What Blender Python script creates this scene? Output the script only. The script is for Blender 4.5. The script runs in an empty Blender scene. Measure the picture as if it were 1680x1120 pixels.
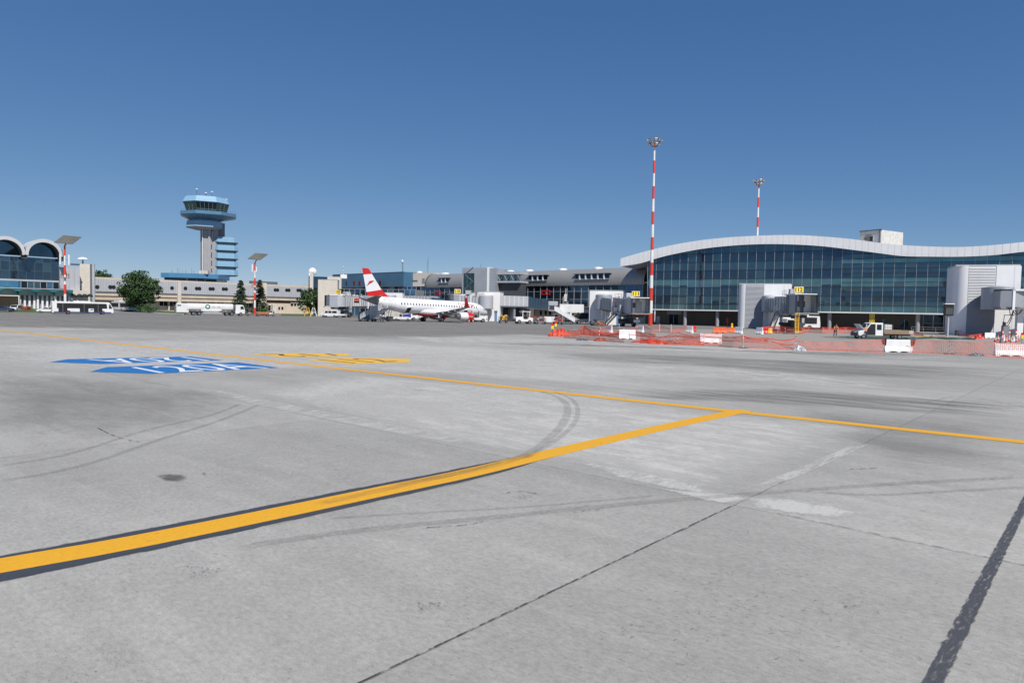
import bpy, bmesh, math, random
from math import sin, cos, pi, radians, sqrt, atan2, atan
from mathutils import Vector, Matrix
random.seed(7)
S = bpy.context.scene
# ---------------------------------------------------------------- camera
EYE = Vector((0.0, 0.0, 2.7)); FPX = 1120.0; ROLL = .019; PITCH = atan(49.4/FPX)
_f = Vector((0, cos(PITCH), -sin(PITCH))); _r0 = Vector((1, 0, 0)); _u0 = _r0.cross(_f)
_r = cos(ROLL)*_r0 + sin(ROLL)*_u0; _u = -sin(ROLL)*_r0 + cos(ROLL)*_u0
cd = bpy.data.cameras.new('camera'); cam = bpy.data.objects.new('camera', cd); S.collection.objects.link(cam)
cd.sensor_width = 36.0; cd.lens = 36.0*FPX/1680.0; cd.clip_start = .1; cd.clip_end = 12000
mw = Matrix.Identity(4)
for i in range(3):
    mw[i][0] = _r[i]; mw[i][1] = _u[i]; mw[i][2] = -_f[i]; mw[i][3] = EYE[i]
cam.matrix_world = mw
S.camera = cam
# ---------------------------------------------------------------- sky, sun, exposure
SUN_EL = radians(50); SUN_AZ = radians(157)          # azimuth clockwise from +Y
w = bpy.data.worlds.new('World'); S.world = w; w.use_nodes = True
nt = w.node_tree; bg = nt.nodes['Background']; sk = nt.nodes.new('ShaderNodeTexSky')
sk.sky_type = 'NISHITA'; sk.sun_disc = False; sk.sun_elevation = SUN_EL; sk.sun_rotation = SUN_AZ
sk.altitude = 3000; sk.air_density = .8; sk.dust_density = 0.0; sk.ozone_density = 4.0
sp = nt.nodes.new('ShaderNodeSeparateColor'); cb = nt.nodes.new('ShaderNodeCombineColor'); nt.links.new(sk.outputs[0], sp.inputs[0])
for ch, (ex, gain) in enumerate(((.93, .96), (.69, 1.45), (.45, 2.60))):      # film response of the camera to the blue sky
    pw = nt.nodes.new('ShaderNodeMath'); pw.operation = 'POWER'; pw.inputs[1].default_value = ex; nt.links.new(sp.outputs[ch], pw.inputs[0])
    ml = nt.nodes.new('ShaderNodeMath'); ml.operation = 'MULTIPLY'; ml.inputs[1].default_value = gain; nt.links.new(pw.outputs[0], ml.inputs[0]); nt.links.new(ml.outputs[0], cb.inputs[ch])
nt.links.new(cb.outputs[0], bg.inputs[0]); bg.inputs[1].default_value = .085
sd = bpy.data.lights.new('sun', 'SUN'); sd.energy = 4.8; sd.angle = radians(.5); sd.color = (1, .95, .87)
so = bpy.data.objects.new('sun', sd); S.collection.objects.link(so)
sv = Vector((sin(SUN_AZ)*cos(SUN_EL), cos(SUN_AZ)*cos(SUN_EL), sin(SUN_EL)))
so.rotation_euler = sv.to_track_quat('Z', 'Y').to_euler(); so.location = (60, -80, 120)
S.view_settings.view_transform = 'Standard'; S.view_settings.look = 'None'
S.cycles.transparent_max_bounces = 48
S.view_settings.exposure = 0.07; S.view_settings.gamma = 1.0
# ---------------------------------------------------------------- survey: photo pixel -> place
def ray(px, py): return _f*FPX + _r*(px-840) + _u*(560-py)
def hor(px): return 494.6 + .019*px
def G(px, py, z=0.0):
    d = ray(px, py); t = (z-EYE.z)/d.z; return EYE + d*t
def at(px, dist):
    d = ray(px, hor(px)); return (d.x/d.y*dist, dist)
class PL:
    """vertical plane through a ground point, local x along the wall, y into it"""
    def __init__(s, p, rz): s.p = Vector((p[0], p[1])); s.rz = rz; s.c = cos(rz); s.s = sin(rz)
    def up(s, px, py, off=0.0):
        d = ray(px, py); n = (-s.s, s.c)
        den = d.x*n[0]+d.y*n[1]; t = (off - ((EYE.x-s.p.x)*n[0]+(EYE.y-s.p.y)*n[1]))/den
        q = EYE+d*t; return ((q.x-s.p.x)*s.c+(q.y-s.p.y)*s.s, q.z)
    def local(s, X, Y):
        a, b = X-s.p.x, Y-s.p.y; return (a*s.c+b*s.s, -a*s.s+b*s.c)
    def world(s, x, y): return (s.p.x+x*s.c-y*s.s, s.p.y+x*s.s+y*s.c)
# ---------------------------------------------------------------- materials
MATS = {}
def mk(name, rgb, rough=.6, metal=0.0, var=.14, scale=.5, spec=.5, bump=0.0, bscale=8.0, stretch=None):
    m = bpy.data.materials.new(name); m.use_nodes = True; n = m.node_tree.nodes; l = m.node_tree.links
    b = n['Principled BSDF']; b.inputs['Roughness'].default_value = rough; b.inputs['Metallic'].default_value = metal
    b.inputs['Specular IOR Level'].default_value = spec
    geo = n.new('ShaderNodeTexCoord'); co = geo.outputs['Object']
    if stretch:
        mp = n.new('ShaderNodeMapping'); mp.inputs['Scale'].default_value = stretch; l.new(co, mp.inputs[0]); co = mp.outputs[0]
    nz = n.new('ShaderNodeTexNoise'); nz.inputs['Scale'].default_value = scale; nz.inputs['Detail'].default_value = 6
    nz.inputs['Roughness'].default_value = .65; l.new(co, nz.inputs['Vector'])
    mr = n.new('ShaderNodeMapRange'); mr.inputs[1].default_value = .3; mr.inputs[2].default_value = .7
    mr.inputs[3].default_value = 1-var; mr.inputs[4].default_value = 1+var*.6; l.new(nz.outputs[0], mr.inputs[0])
    mx = n.new('ShaderNodeMix'); mx.data_type = 'RGBA'; mx.blend_type = 'MULTIPLY'; mx.inputs[0].default_value = 1
    mx.inputs[6].default_value = (*rgb, 1); l.new(mr.outputs[0], mx.inputs[7]); l.new(mx.outputs[2], b.inputs['Base Color'])
    if bump:
        bz = n.new('ShaderNodeTexNoise'); bz.inputs['Scale'].default_value = bscale; bz.inputs['Detail'].default_value = 5
        l.new(co, bz.inputs['Vector']); bp = n.new('ShaderNodeBump'); bp.inputs['Strength'].default_value = bump
        bp.inputs['Distance'].default_value = .05; l.new(bz.outputs[0], bp.inputs['Height']); l.new(bp.outputs[0], b.inputs['Normal'])
    MATS[name] = m; return m
def glass(name, rgb, rough=.04, metal=.85, var=.25, scale=.25):
    return mk(name, rgb, rough, metal, var, scale, bump=.22, bscale=.45)
for a in [
 ('white_paint', (.74, .74, .74), .35), ('aircraft_white', (.80, .80, .82), .22, 0, .05), ('white_panel', (.80, .80, .81), .4, 0, .07, .3),
 ('gate_white', (.79, .78, .77), .6, 0, .10, .35), ('dirty_white', (.62, .60, .55), .6, 0, .25, 1.2), ('cream', (.56, .47, .37), .75, 0, .14, .4),
 ('pale_beige', (.60, .55, .48), .75, 0, .12, .4), ('panel_grey', (.38, .40, .43), .45, .25, .10, .3), ('louvre_grey', (.36, .37, .40), .5, .3, .08),
 ('light_grey', (.46, .47, .50), .5, .1, .1), ('mid_grey', (.25, .26, .28), .5, .1, .14), ('slate_grey', (.14, .16, .19), .45, .2, .1), ('dark_grey', (.07, .072, .077), .55, 0, .2),
 ('transom_navy', (.022, .032, .052), .5, 0, .1), ('black', (.012, .012, .014), .5, 0, .2), ('rubber', (.014, .014, .015), .85, 0, .3), ('steel', (.36, .37, .38), .35, .8, .15),
 ('tower_concrete', (.33, .33, .35), .8, 0, .12, .25), ('tower_concrete_shaded', (.23, .23, .25), .8, 0, .12, .25),  # second tone is the same concrete with shade painted in
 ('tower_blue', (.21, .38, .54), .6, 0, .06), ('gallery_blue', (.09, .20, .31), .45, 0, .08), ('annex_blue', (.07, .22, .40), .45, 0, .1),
 ('cladding_blue', (.075, .185, .29), .3, .3, .10, .3), ('teal_canopy', (.02, .17, .20), .4, 0, .2), ('awning_green', (.008, .03, .032), .8, 0, .2),
 ('barrel_roof', (.36, .345, .325), .42, .35, .06, .2), ('vault_white', (.55, .55, .57), .5, 0, .08), ('vault_under', (.10, .11, .11), .7, 0, .15),
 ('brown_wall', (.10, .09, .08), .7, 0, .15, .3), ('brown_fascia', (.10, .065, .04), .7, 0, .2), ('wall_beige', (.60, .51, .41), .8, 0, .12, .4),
 ('red_paint', (.62, .025, .02), .35, 0, .10), ('mast_red', (.66, .055, .03), .45, 0, .12, .8), ('old_red', (.36, .07, .05), .6, 0, .25, 1.5), ('belly_red', (.40, .012, .014), .3, 0, .1),
 ('orange', (.74, .12, .035), .6, 0, .12, 2), ('net_red', (.66, .085, .045), .7, 0, .2, 1.5), ('net_pink', (.80, .18, .13), .7, 0, .25, 1.0), ('hi_vis', (.95, .20, .04), .7, 0, .1),
 ('yellow', (.80, .46, .03), .5, 0, .12), ('sign_yellow', (.85, .62, .03), .5, 0, .03), ('bus_blue', (.04, .04, .13), .4), ('truck_blue', (.03, .05, .36), .4),
 ('door_blue', (.10, .26, .47), .5, 0, .1), ('navy', (.03, .04, .10), .4), ('brown', (.22, .085, .04), .6, 0, .3, 1.5), ('rust', (.42, .16, .07), .7, 0, .3, 2), ('maroon', (.25, .03, .03), .6, 0, .25, 2),
 ('skin', (.50, .30, .21), .6), ('trousers', (.05, .06, .09), .8), ('hair', (.03, .02, .015), .7), ('bp_green', (.02, .28, .08), .4, 0, .02), ('text_grey', (.35, .36, .36), .5, 0, .02),
 ('text_black', (.012, .012, .012), .6, 0, .02), ('solar_back', (.22, .20, .165), .5, 0, .1), ('hose_green', (.03, .10, .08), .6), ('timber', (.28, .20, .13), .8, 0, .25, 2), ('soot', (.045, .04, .035), .9, 0, .3, 1.5),
 ('bark', (.10, .075, .05), .9, 0, .3, 3), ('leaf_dark', (.022, .055, .014), .7, 0, .3, 1.0), ('leaf_mid', (.042, .095, .022), .7, 0, .3, 1.0), ('leaf_light', (.075, .14, .035), .65, 0, .3, 1.0),
 ('fir_dark', (.016, .036, .016), .8, 0, .3, 1.0), ('fir_mid', (.032, .062, .026), .8, 0, .3, 1.0), ('hedge', (.05, .12, .02), .8, 0, .3, 1),
 ('twig', (.13, .09, .05), .9, 0, .3, 20)]: mk(*a)
glass('glass_deep', (.095, .155, .19)); glass('glass_navy', (.065, .108, .15)); glass('glass_teal', (.135, .25, .27), .12, .75); glass('glass_pale', (.15, .24, .29), .1, .7)
glass('glass_blue', (.05, .115, .22)); glass('glass_dark', (.028, .042, .06)); glass('glass_tower', (.06, .11, .11)); glass('glass_panel', (.10, .21, .33), .2, .6); glass('window', (.035, .045, .055), .06, .5)
glass('glass_clear', (.42, .48, .48), .2, .4); glass('glass_sky', (.10, .30, .46), .15, .6)
glass('solar_glass', (.15, .14, .115), .35, .1)
# ---------------------------------------------------------------- mesh builder
_textcache = {}
def text2d(s):
    if s in _textcache: return _textcache[s]
    c = bpy.data.curves.new('t', 'FONT'); c.body = s.lstrip('*'); c.resolution_u = 3; c.offset = .035 if s[0] == '*' else 0
    o = bpy.data.objects.new('t', c); S.collection.objects.link(o)
    dg = bpy.context.evaluated_depsgraph_get(); me = bpy.data.meshes.new_from_object(o.evaluated_get(dg))
    vs = [(v.co.x, v.co.y) for v in me.vertices]; fs = [tuple(p.vertices) for p in me.polygons]
    bpy.data.objects.remove(o); bpy.data.curves.remove(c); bpy.data.meshes.remove(me)
    x0 = min(v[0] for v in vs); x1 = max(v[0] for v in vs); y0 = min(v[1] for v in vs); y1 = max(v[1] for v in vs)
    vs = [((x-x0)/(x1-x0), (y-y0)/(y1-y0)) for x, y in vs]
    _textcache[s] = (vs, fs); return vs, fs
class MB:
    def __init__(s, mat='white_paint', M=None): s.v = []; s.f = []; s.fm = []; s.names = []; s.attr = {}; s.M = M; s.use(mat)
    def use(s, mat):
        if mat not in s.names: s.names.append(mat)
        s.cur = s.names.index(mat); return s
    def add(s, vs, fs):
        b = len(s.v)
        for p in vs:
            p = Vector(p); s.v.append(s.M @ p if s.M else p)
        for f in fs: s.f.append([b+i for i in f]); s.fm.append(s.cur)
        return b
    def face(s, *pts): s.add(pts, [range(len(pts))]); return s
    def box(s, x0, y0, z0, x1, y1, z1):
        s.add([(x0, y0, z0), (x1, y0, z0), (x1, y1, z0), (x0, y1, z0), (x0, y0, z1), (x1, y0, z1), (x1, y1, z1), (x0, y1, z1)],
              [(0, 3, 2, 1), (4, 5, 6, 7), (0, 1, 5, 4), (1, 2, 6, 5), (2, 3, 7, 6), (3, 0, 4, 7)]); return s
    def cbox(s, c, d, R=None):
        x, y, z = d[0]/2, d[1]/2, d[2]/2; R = R or Matrix.Identity(3); c = Vector(c)
        s.add([c+R@Vector((a*x, b*y, e*z)) for e in (-1, 1) for b in (-1, 1) for a in (-1, 1)],
              [(0, 2, 3, 1), (4, 5, 7, 6), (0, 1, 5, 4), (1, 3, 7, 5), (3, 2, 6, 7), (2, 0, 4, 6)]); return s
    def prism(s, poly, a, b, ax='y', fn=None):
        n = len(poly); mp = {'y': lambda p, t: (p[0], t, p[1]), 'z': lambda p, t: (p[0], p[1], t), 'x': lambda p, t: (t, p[0], p[1])}[ax]
        vs = [mp(p, a) for p in poly]+[mp(p, b) for p in poly]
        if fn: vs = [fn(*q) for q in vs]
        s.add(vs, [tuple(range(n))[::-1], tuple(range(n, 2*n))]+[(i, (i+1) % n, n+(i+1) % n, n+i) for i in range(n)]); return s
    def loft(s, rings, caps=True, closed=True):
        n = len(rings[0]); vs = [p for r in rings for p in r]; fs = []
        for k in range(len(rings)-1):
            for i in range(n if closed else n-1):
                j = (i+1) % n; fs.append((k*n+i, k*n+j, (k+1)*n+j, (k+1)*n+i))
        if caps and closed: fs += [tuple(range(n))[::-1], tuple(range((len(rings)-1)*n, len(rings)*n))]
        s.add(vs, fs); return s
    def tube(s, p0, p1, r0, r1=None, n=8, caps=True):
        p0 = Vector(p0); p1 = Vector(p1); r1 = r0 if r1 is None else r1
        d = (p1-p0).normalized(); a = d.orthogonal().normalized(); b = d.cross(a)
        s.loft([[p+(a*cos(2*pi*i/n)+b*sin(2*pi*i/n))*r for i in range(n)] for p, r in ((p0, r0), (p1, r1))], caps); return s
    def path(s, pts, r, n=6):
        pts = [Vector(p) for p in pts]; rings = []
        for k, p in enumerate(pts):
            d = (pts[min(k+1, len(pts)-1)]-pts[max(k-1, 0)]).normalized(); a = d.cross(Vector((.13, .21, .97))).normalized(); b = d.cross(a)
            rings.append([p+(a*cos(2*pi*i/n)+b*sin(2*pi*i/n))*r for i in range(n)])
        s.loft(rings); return s
    def lathe(s, prof, c=(0, 0, 0), n=16, a0=0, ax='z', caps=True):
        c = Vector(c); rings = []
        for r, z in prof:
            if ax == 'z': rings.append([c+Vector((r*cos(a0+2*pi*i/n), r*sin(a0+2*pi*i/n), z)) for i in range(n)])
            elif ax == 'y': rings.append([c+Vector((r*cos(a0+2*pi*i/n), z, r*sin(a0+2*pi*i/n))) for i in range(n)])
            else: rings.append([c+Vector((z, r*cos(a0+2*pi*i/n), r*sin(a0+2*pi*i/n))) for i in range(n)])
        s.loft(rings, caps); return s
    def text(s, t, fn):
        vs, fs = text2d(t); s.add([fn(u, v) for u, v in vs], fs); return s
    def build(s, name, parent=None, smooth=False, bevel=0.0, recalc=True, fade=None):
        me = bpy.data.meshes.new(name); me.from_pydata([tuple(p) for p in s.v], [], s.f)
        for m in s.names: me.materials.append(MATS[m])
        me.polygons.foreach_set('material_index', s.fm)
        if recalc:
            bm = bmesh.new(); bm.from_mesh(me); bmesh.ops.recalc_face_normals(bm, faces=bm.faces)
            if bevel: bmesh.ops.bevel(bm, geom=bm.edges[:], offset=bevel, segments=2, affect='EDGES', clamp_overlap=True)
            bm.to_mesh(me); bm.free()
        if fade is not None:
            at_ = me.attributes.new('fade', 'FLOAT', 'POINT'); at_.data.foreach_set('value', fade)
        if smooth:
            me.polygons.foreach_set('use_smooth', [True]*len(me.polygons))
            if smooth != 'all': me.set_sharp_from_angle(angle=radians(38))
        o = bpy.data.objects.new(name, me); S.collection.objects.link(o)
        if parent: o.parent = parent
        return o
def thing(name, label, cat, loc=(0, 0, 0), rz=0.0, group=None, ry=0.0):
    o = bpy.data.objects.new(name, None); S.collection.objects.link(o); o.empty_display_size = .5
    o.location = (loc[0], loc[1], loc[2] if len(loc) > 2 else 0.0); o.rotation_euler = (0, ry, rz)
    o['label'] = label; o['category'] = cat
    if group: o['group'] = group
    return o
def tag(o, label, cat, group=None, loc=None, rz=None):
    o['label'] = label; o['category'] = cat
    if group: o['group'] = group
    if loc is not None: o.location = (loc[0], loc[1], loc[2] if len(loc) > 2 else 0.0)
    if rz is not None: o.rotation_euler = (0, 0, rz)
    return o
def struct(o, kind='structure'): o['kind'] = kind; return o
def kids(o): return [c for c in S.objects if c.parent == o]
def dup(root, loc, rz, label, group=None):
    def rec(o, par):
        c = o.copy(); S.collection.objects.link(c)
        if par: c.parent = par
        for k in [x for x in bpy.data.objects if x.parent == o]: rec(k, c)
        return c
    r = rec(root, None); r.location = (loc[0], loc[1], loc[2] if len(loc) > 2 else 0.0); r.rotation_euler = (0, 0, rz)
    r['label'] = label
    if group: r['group'] = group
    return r
def interp(tab, x):
    """smooth (Catmull-Rom) interpolation through (x, y) knots, linear beyond the ends"""
    n = len(tab)
    if x <= tab[0][0]: i = 0; t = None
    elif x >= tab[-1][0]: i = n-2; t = None
    else:
        i = max(k for k in range(n-1) if tab[k][0] <= x); t = 1
    (x0, y0), (x1, y1) = tab[i], tab[i+1]; u = (x-x0)/(x1-x0)
    if t is None: return y0+(y1-y0)*u
    sl = lambda a, b: (tab[b][1]-tab[a][1])/(tab[b][0]-tab[a][0])
    m0 = sl(max(i-1, 0), i+1)*(x1-x0); m1 = sl(i, min(i+2, n-1))*(x1-x0)
    return (2*u**3-3*u**2+1)*y0+(u**3-2*u**2+u)*m0+(-2*u**3+3*u**2)*y1+(u**3-u**2)*m1
# ================================================================ GROUND
GA = radians(48.5); E1 = Vector((cos(GA), sin(GA))); E2 = Vector((-sin(GA), cos(GA))); GO = Vector((3.22, 9.64))
def ground_material():
    m = bpy.data.materials.new('concrete_apron'); m.use_nodes = True; n = m.node_tree.nodes; l = m.node_tree.links; b = n['Principled BSDF']
    b.inputs['Roughness'].default_value = .85; b.inputs['Specular IOR Level'].default_value = .3
    geo = n.new('ShaderNodeNewGeometry')
    mp = n.new('ShaderNodeMapping'); mp.vector_type = 'TEXTURE'; mp.inputs['Location'].default_value = (GO.x, GO.y, 0); mp.inputs['Rotation'].default_value = (0, 0, GA)
    l.new(geo.outputs['Position'], mp.inputs[0]); P = mp.outputs[0]
    def noise(sc, det=6, rough=.6, stretch=(1, 1, 1), src=P):
        s = n.new('ShaderNodeMapping'); s.inputs['Scale'].default_value = stretch; l.new(src, s.inputs[0])
        z = n.new('ShaderNodeTexNoise'); z.inputs['Scale'].default_value = sc; z.inputs['Detail'].default_value = det; z.inputs['Roughness'].default_value = rough
        l.new(s.outputs[0], z.inputs['Vector']); return z.outputs[0]
    def rng(x, a, b_, c, d, st=False):
        r = n.new('ShaderNodeMapRange'); r.inputs[1].default_value = a; r.inputs[2].default_value = b_; r.inputs[3].default_value = c; r.inputs[4].default_value = d
        if st: r.interpolation_type = 'SMOOTHSTEP'
        l.new(x, r.inputs[0]); return r.outputs[0]
    def mth(op, x, y=None):
        k = n.new('ShaderNodeMath'); k.operation = op
        for i, q in enumerate((x, y)):
            if q is None: continue
            if isinstance(q, (int, float)): k.inputs[i].default_value = q
            else: l.new(q, k.inputs[i])
        return k.outputs[0]
    val = rng(noise(.09, 7, .62), .3, .7, .84, 1.12)
    val = mth('MULTIPLY', val, rng(noise(.55, 8, .7, (1.2, .3, 1)), .3, .7, .86, 1.11))
    val = mth('MULTIPLY', val, rng(noise(3.5, 6, .7), .3, .7, .93, 1.06))
    val = mth('MULTIPLY', val, rng(noise(22, 4, .75, (1, .5, 1)), .32, .7, .80, 1.13))
    val = mth('MULTIPLY', val, rng(noise(120, 3, .75), .3, .7, .72, 1.24))
    # light worn streaks along the traffic direction
    stk = rng(noise(.7, 8, .72, (1.5, .2, 1)), .52, .66, 0, 1, True)
    val = mth('MULTIPLY', val, rng(stk, 0, 1, 1, 1.12))
    # small dark pits, in drifts
    pit = rng(noise(48, 3, .6, (1, .4, 1)), .62, .70, 0, 1); drift = rng(noise(.45, 5, .6), .38, .62, .15, 1)
    val = mth('MULTIPLY', val, mth('SUBTRACT', 1, mth('MULTIPLY', mth('MULTIPLY', pit, drift), .55)))
    fl = n.new('ShaderNodeVectorMath'); fl.operation = 'FLOOR'; dv = n.new('ShaderNodeVectorMath'); dv.operation = 'SCALE'; dv.inputs['Scale'].default_value = 1/10.4
    l.new(P, dv.inputs[0]); l.new(dv.outputs[0], fl.inputs[0]); wn = n.new('ShaderNodeTexWhiteNoise'); l.new(fl.outputs[0], wn.inputs['Vector']); val = mth('MULTIPLY', val, rng(wn.outputs[0], 0, 1, .93, 1.06))
    # joints of the slabs: 10.4 m grid, unevenly sealed
    sep = n.new('ShaderNodeSeparateXYZ'); wob = n.new('ShaderNodeVectorMath'); wob.operation = 'ADD'
    wz = n.new('ShaderNodeTexNoise'); wz.inputs['Scale'].default_value = 3.0; wz.inputs['Detail'].default_value = 5; l.new(P, wz.inputs['Vector'])
    ws = n.new('ShaderNodeVectorMath'); ws.operation = 'MULTIPLY_ADD'; l.new(wz.outputs['Color'], ws.inputs[0]); ws.inputs[1].default_value = (.05, .05, 0); ws.inputs[2].default_value = (-.025, -.025, 0)
    l.new(P, wob.inputs[0]); l.new(ws.outputs[0], wob.inputs[1]); l.new(wob.outputs[0], sep.inputs[0])
    jn = rng(noise(1.6, 5, .7), .3, .65, .25, 1)
    for ax in (0, 1):
        d = mth('PINGPONG', mth('ADD', sep.outputs[ax], 1040.0), 5.2)
        ln = rng(d, .006, .016, 1, 0)
        val = mth('MULTIPLY', val, mth('SUBTRACT', 1, mth('MULTIPLY', mth('MULTIPLY', ln, jn), .62)))
    mx = n.new('ShaderNodeMix'); mx.data_type = 'RGBA'; mx.blend_type = 'MULTIPLY'; mx.inputs[0].default_value = 1
    mx.inputs[6].default_value = (.372, .362, .337, 1); l.new(val, mx.inputs[7]); l.new(mx.outputs[2], b.inputs['Base Color'])
    h = mth('ADD', mth('MULTIPLY', noise(60, 4, .7, (1, .4, 1)), .6), mth('MULTIPLY', noise(9, 5, .7), .8))
    bp = n.new('ShaderNodeBump'); bp.inputs['Strength'].default_value = .5; bp.inputs['Distance'].default_value = .012; l.new(h, bp.inputs['Height']); l.new(bp.outputs[0], b.inputs['Normal'])
    MATS['concrete_apron'] = m
ground_material()
def worn(name, rgb, lo=.3, hi=.5, nsc=2.0, stretch=(1, 1, 1), strength=1.0, rough=.75, var=.2, gain=1.0, fine=18.0, amp=1.5):
    """a coat on the concrete: covers where fade*gain + noise passes a threshold"""
    m = bpy.data.materials.new(name); m.use_nodes = True; n = m.node_tree.nodes; l = m.node_tree.links; b = n['Principled BSDF']
    b.inputs['Roughness'].default_value = rough; b.inputs['Specular IOR Level'].default_value = .3
    at_ = n.new('ShaderNodeAttribute'); at_.attribute_name = 'fade'; geo = n.new('ShaderNodeNewGeometry')
    mp = n.new('ShaderNodeMapping'); mp.vector_type = 'TEXTURE'; mp.inputs['Rotation'].default_value = (0, 0, GA); mp.inputs['Scale'].default_value = tuple(1/q for q in stretch); l.new(geo.outputs['Position'], mp.inputs[0])
    z = n.new('ShaderNodeTexNoise'); z.inputs['Scale'].default_value = nsc; z.inputs['Detail'].default_value = 9; z.inputs['Roughness'].default_value = .72; l.new(mp.outputs[0], z.inputs['Vector'])
    z2 = n.new('ShaderNodeTexNoise'); z2.inputs['Scale'].default_value = fine; z2.inputs['Detail'].default_value = 4; l.new(mp.outputs[0], z2.inputs['Vector'])
    def mth(op, *q):
        k = n.new('ShaderNodeMath'); k.operation = op
        for i, x in enumerate(q):
            if isinstance(x, (int, float)): k.inputs[i].default_value = x
            else: l.new(x, k.inputs[i])
        return k.outputs[0]
    f = mth('MULTIPLY', at_.outputs['Fac'], gain); f = mth('ADD', f, mth('MULTIPLY', mth('SUBTRACT', z.outputs[0], .5), amp)); f = mth('ADD', f, mth('MULTIPLY', mth('SUBTRACT', z2.outputs[0], .5), .35))
    r = n.new('ShaderNodeMapRange'); r.interpolation_type = 'SMOOTHSTEP'; r.inputs[1].default_value = lo; r.inputs[2].default_value = hi; r.inputs[4].default_value = strength; l.new(f, r.inputs[0])
    cm = n.new('ShaderNodeMapRange'); cm.inputs[1].default_value = .3; cm.inputs[2].default_value = .7; cm.inputs[3].default_value = 1-var; cm.inputs[4].default_value = 1+var*.5; l.new(z2.outputs[0], cm.inputs[0])
    mx = n.new('ShaderNodeMix'); mx.data_type = 'RGBA'; mx.blend_type = 'MULTIPLY'; mx.inputs[0].default_value = 1; mx.inputs[6].default_value = (*rgb, 1); l.new(cm.outputs[0], mx.inputs[7]); l.new(mx.outputs[2], b.inputs['Base Color'])
    t = n.new('ShaderNodeBsdfTransparent'); ms = n.new('ShaderNodeMixShader'); l.new(r.outputs[0], ms.inputs[0]); l.new(t.outputs[0], ms.inputs[1]); l.new(b.outputs[0], ms.inputs[2]); l.new(ms.outputs[0], n['Material Output'].inputs[0])
    MATS[name] = m
worn('line_yellow', (.74, .375, .016), .50, .72, 3.0, (1, 3, 1), 1, .55, .14, 1.55)
worn('line_black', (.058, .064, .078), .55, .85, 3.5, (.5, 4, 1), .95, .6, .25, 1.15)
worn('line_faint', (.66, .40, .14), .35, .8, 2.0, (1, 1, 1), .55, .7, .2, 1.0)
worn('mark_blue', (.022, .155, .42), .95, 1.2, 3.0, (1, 1, 1), 1, .5, .16, 1.7)
worn('mark_white', (.74, .74, .74), .95, 1.2, 3.0, (1, 1, 1), 1, .5, .06, 1.7)
worn('mark_black', (.05, .05, .055), .95, 1.2, 3.0, (1, 1, 1), 1, .5, .06, 1.7)
worn('mark_yellow', (.80, .46, .035), .95, 1.2, 3.0, (1, 1, 1), 1, .5, .12, 1.7)
worn('tyre_rubber', (.15, .148, .145), .40, 1.8, 3.2, (.7, 3, 1), .38, .75, .3, 1.0)
worn('bitumen', (.075, .080, .092), .66, .98, 16.0, (.45, 2.2, 1), .76, .6, .35, 1.0, 70, 2.1)
worn('dust_light', (.54, .528, .50), .40, 1.8, 1.1, (1.5, .5, 1), .9, .9, .12, 1.0, 14, 3.2)
worn('dust_base', (.56, .55, .525), .0, 1.2, .5, (1.4, .5, 1), .74, .9, .12, 1.0, 5, 1.3)
worn('dust_white', (.60, .59, .56), .40, 1.0, 2.4, (.5, 1.3, 1), .75, .9, .08, 1.1)
worn('dirt_dark', (.20, .198, .195), .35, 1.6, .9, (2.0, .2, 1), .66, .9, .2, 1.0, 18, 2.8) #, .85, .2, 1.0)
worn('dirt_soft', (.215, .212, .205), .2, 1.5, .5, (1.5, .5, 1), .55, .85, .2, 1.0, 6, 1.4)
worn('asphalt', (.235, .226, .214), .15, 1.3, .3, (1.8, .18, 1), .60, .9, .22, 1.1, 2, 2.4)
worn('oil', (.13, .11, .092), .40, 1.5, 5.0, (1, 1, 1), .85, .6, .25, 1.1)
worn('crack', (.06, .06, .06), .82, 1.02, 5.0, (1, 1, 1), .85, .9, .2, .95)
worn('grooves', (.22, .215, .20), .40, .75, 1.6, (.03, 9, 1), .26, .9, .1, .9, 30)
ap = MB('concrete_apron')
ap.face((-2600, -1200, 0), (2600, -1200, 0), (2600, 5200, 0), (-2600, 5200, 0)); struct(ap.build('apron'))
LAYER = [0.0]
def zl(): LAYER[0] += .00015; return .004+LAYER[0]
def strip(name, mat, pts, wid, px=True, edge=.25, soft_ends=False, z=None, jit=0.0, sub=1):
    """ribbon on the ground; fade 0 at both edges, 1 inside"""
    P = [Vector(G(*p)[:2]) if px else Vector(p) for p in pts]
    if sub > 1:
        Q = []
        cl = [0.0]
        for a, b in zip(P, P[1:]): cl.append(cl[-1]+(b-a).length)
        xs = [(c, p.x) for c, p in zip(cl, P)]; ys = [(c, p.y) for c, p in zip(cl, P)]; m = (len(P)-1)*sub
        for k in range(m+1): Q.append(Vector((interp(xs, cl[-1]*k/m), interp(ys, cl[-1]*k/m))))
        P = Q
    n = len(P); W = wid if isinstance(wid, (list, tuple)) else [wid]*n
    if len(W) != n: W = [interp([(i/(len(W)-1), q) for i, q in enumerate(W)], k/(n-1)) for k in range(n)]
    z = zl() if z is None else z; mb = MB(mat); fade = []; rows = []
    for k, p in enumerate(P):
        d = (P[min(k+1, n-1)]-P[max(k-1, 0)]).normalized(); nn = Vector((-d.y, d.x)); e = W[k]/2; s = 0 if soft_ends and k in (0, n-1) else 1
        rows.append([(p+nn*(e*q), fd*s) for q, fd in ((-1, 0), (-1+2*edge, 1), (0, 1), (1-2*edge, 1), (1, 0))])
    vs = [(q.x, q.y, z) for r in rows for q, _ in r]; fade = [fd for r in rows for _, fd in r]
    mb.add(vs, [(k*5+i, k*5+i+1, k*5+5+i+1, k*5+5+i) for k in range(n-1) for i in range(4)])
    return struct(mb.build(name, fade=fade))
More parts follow.
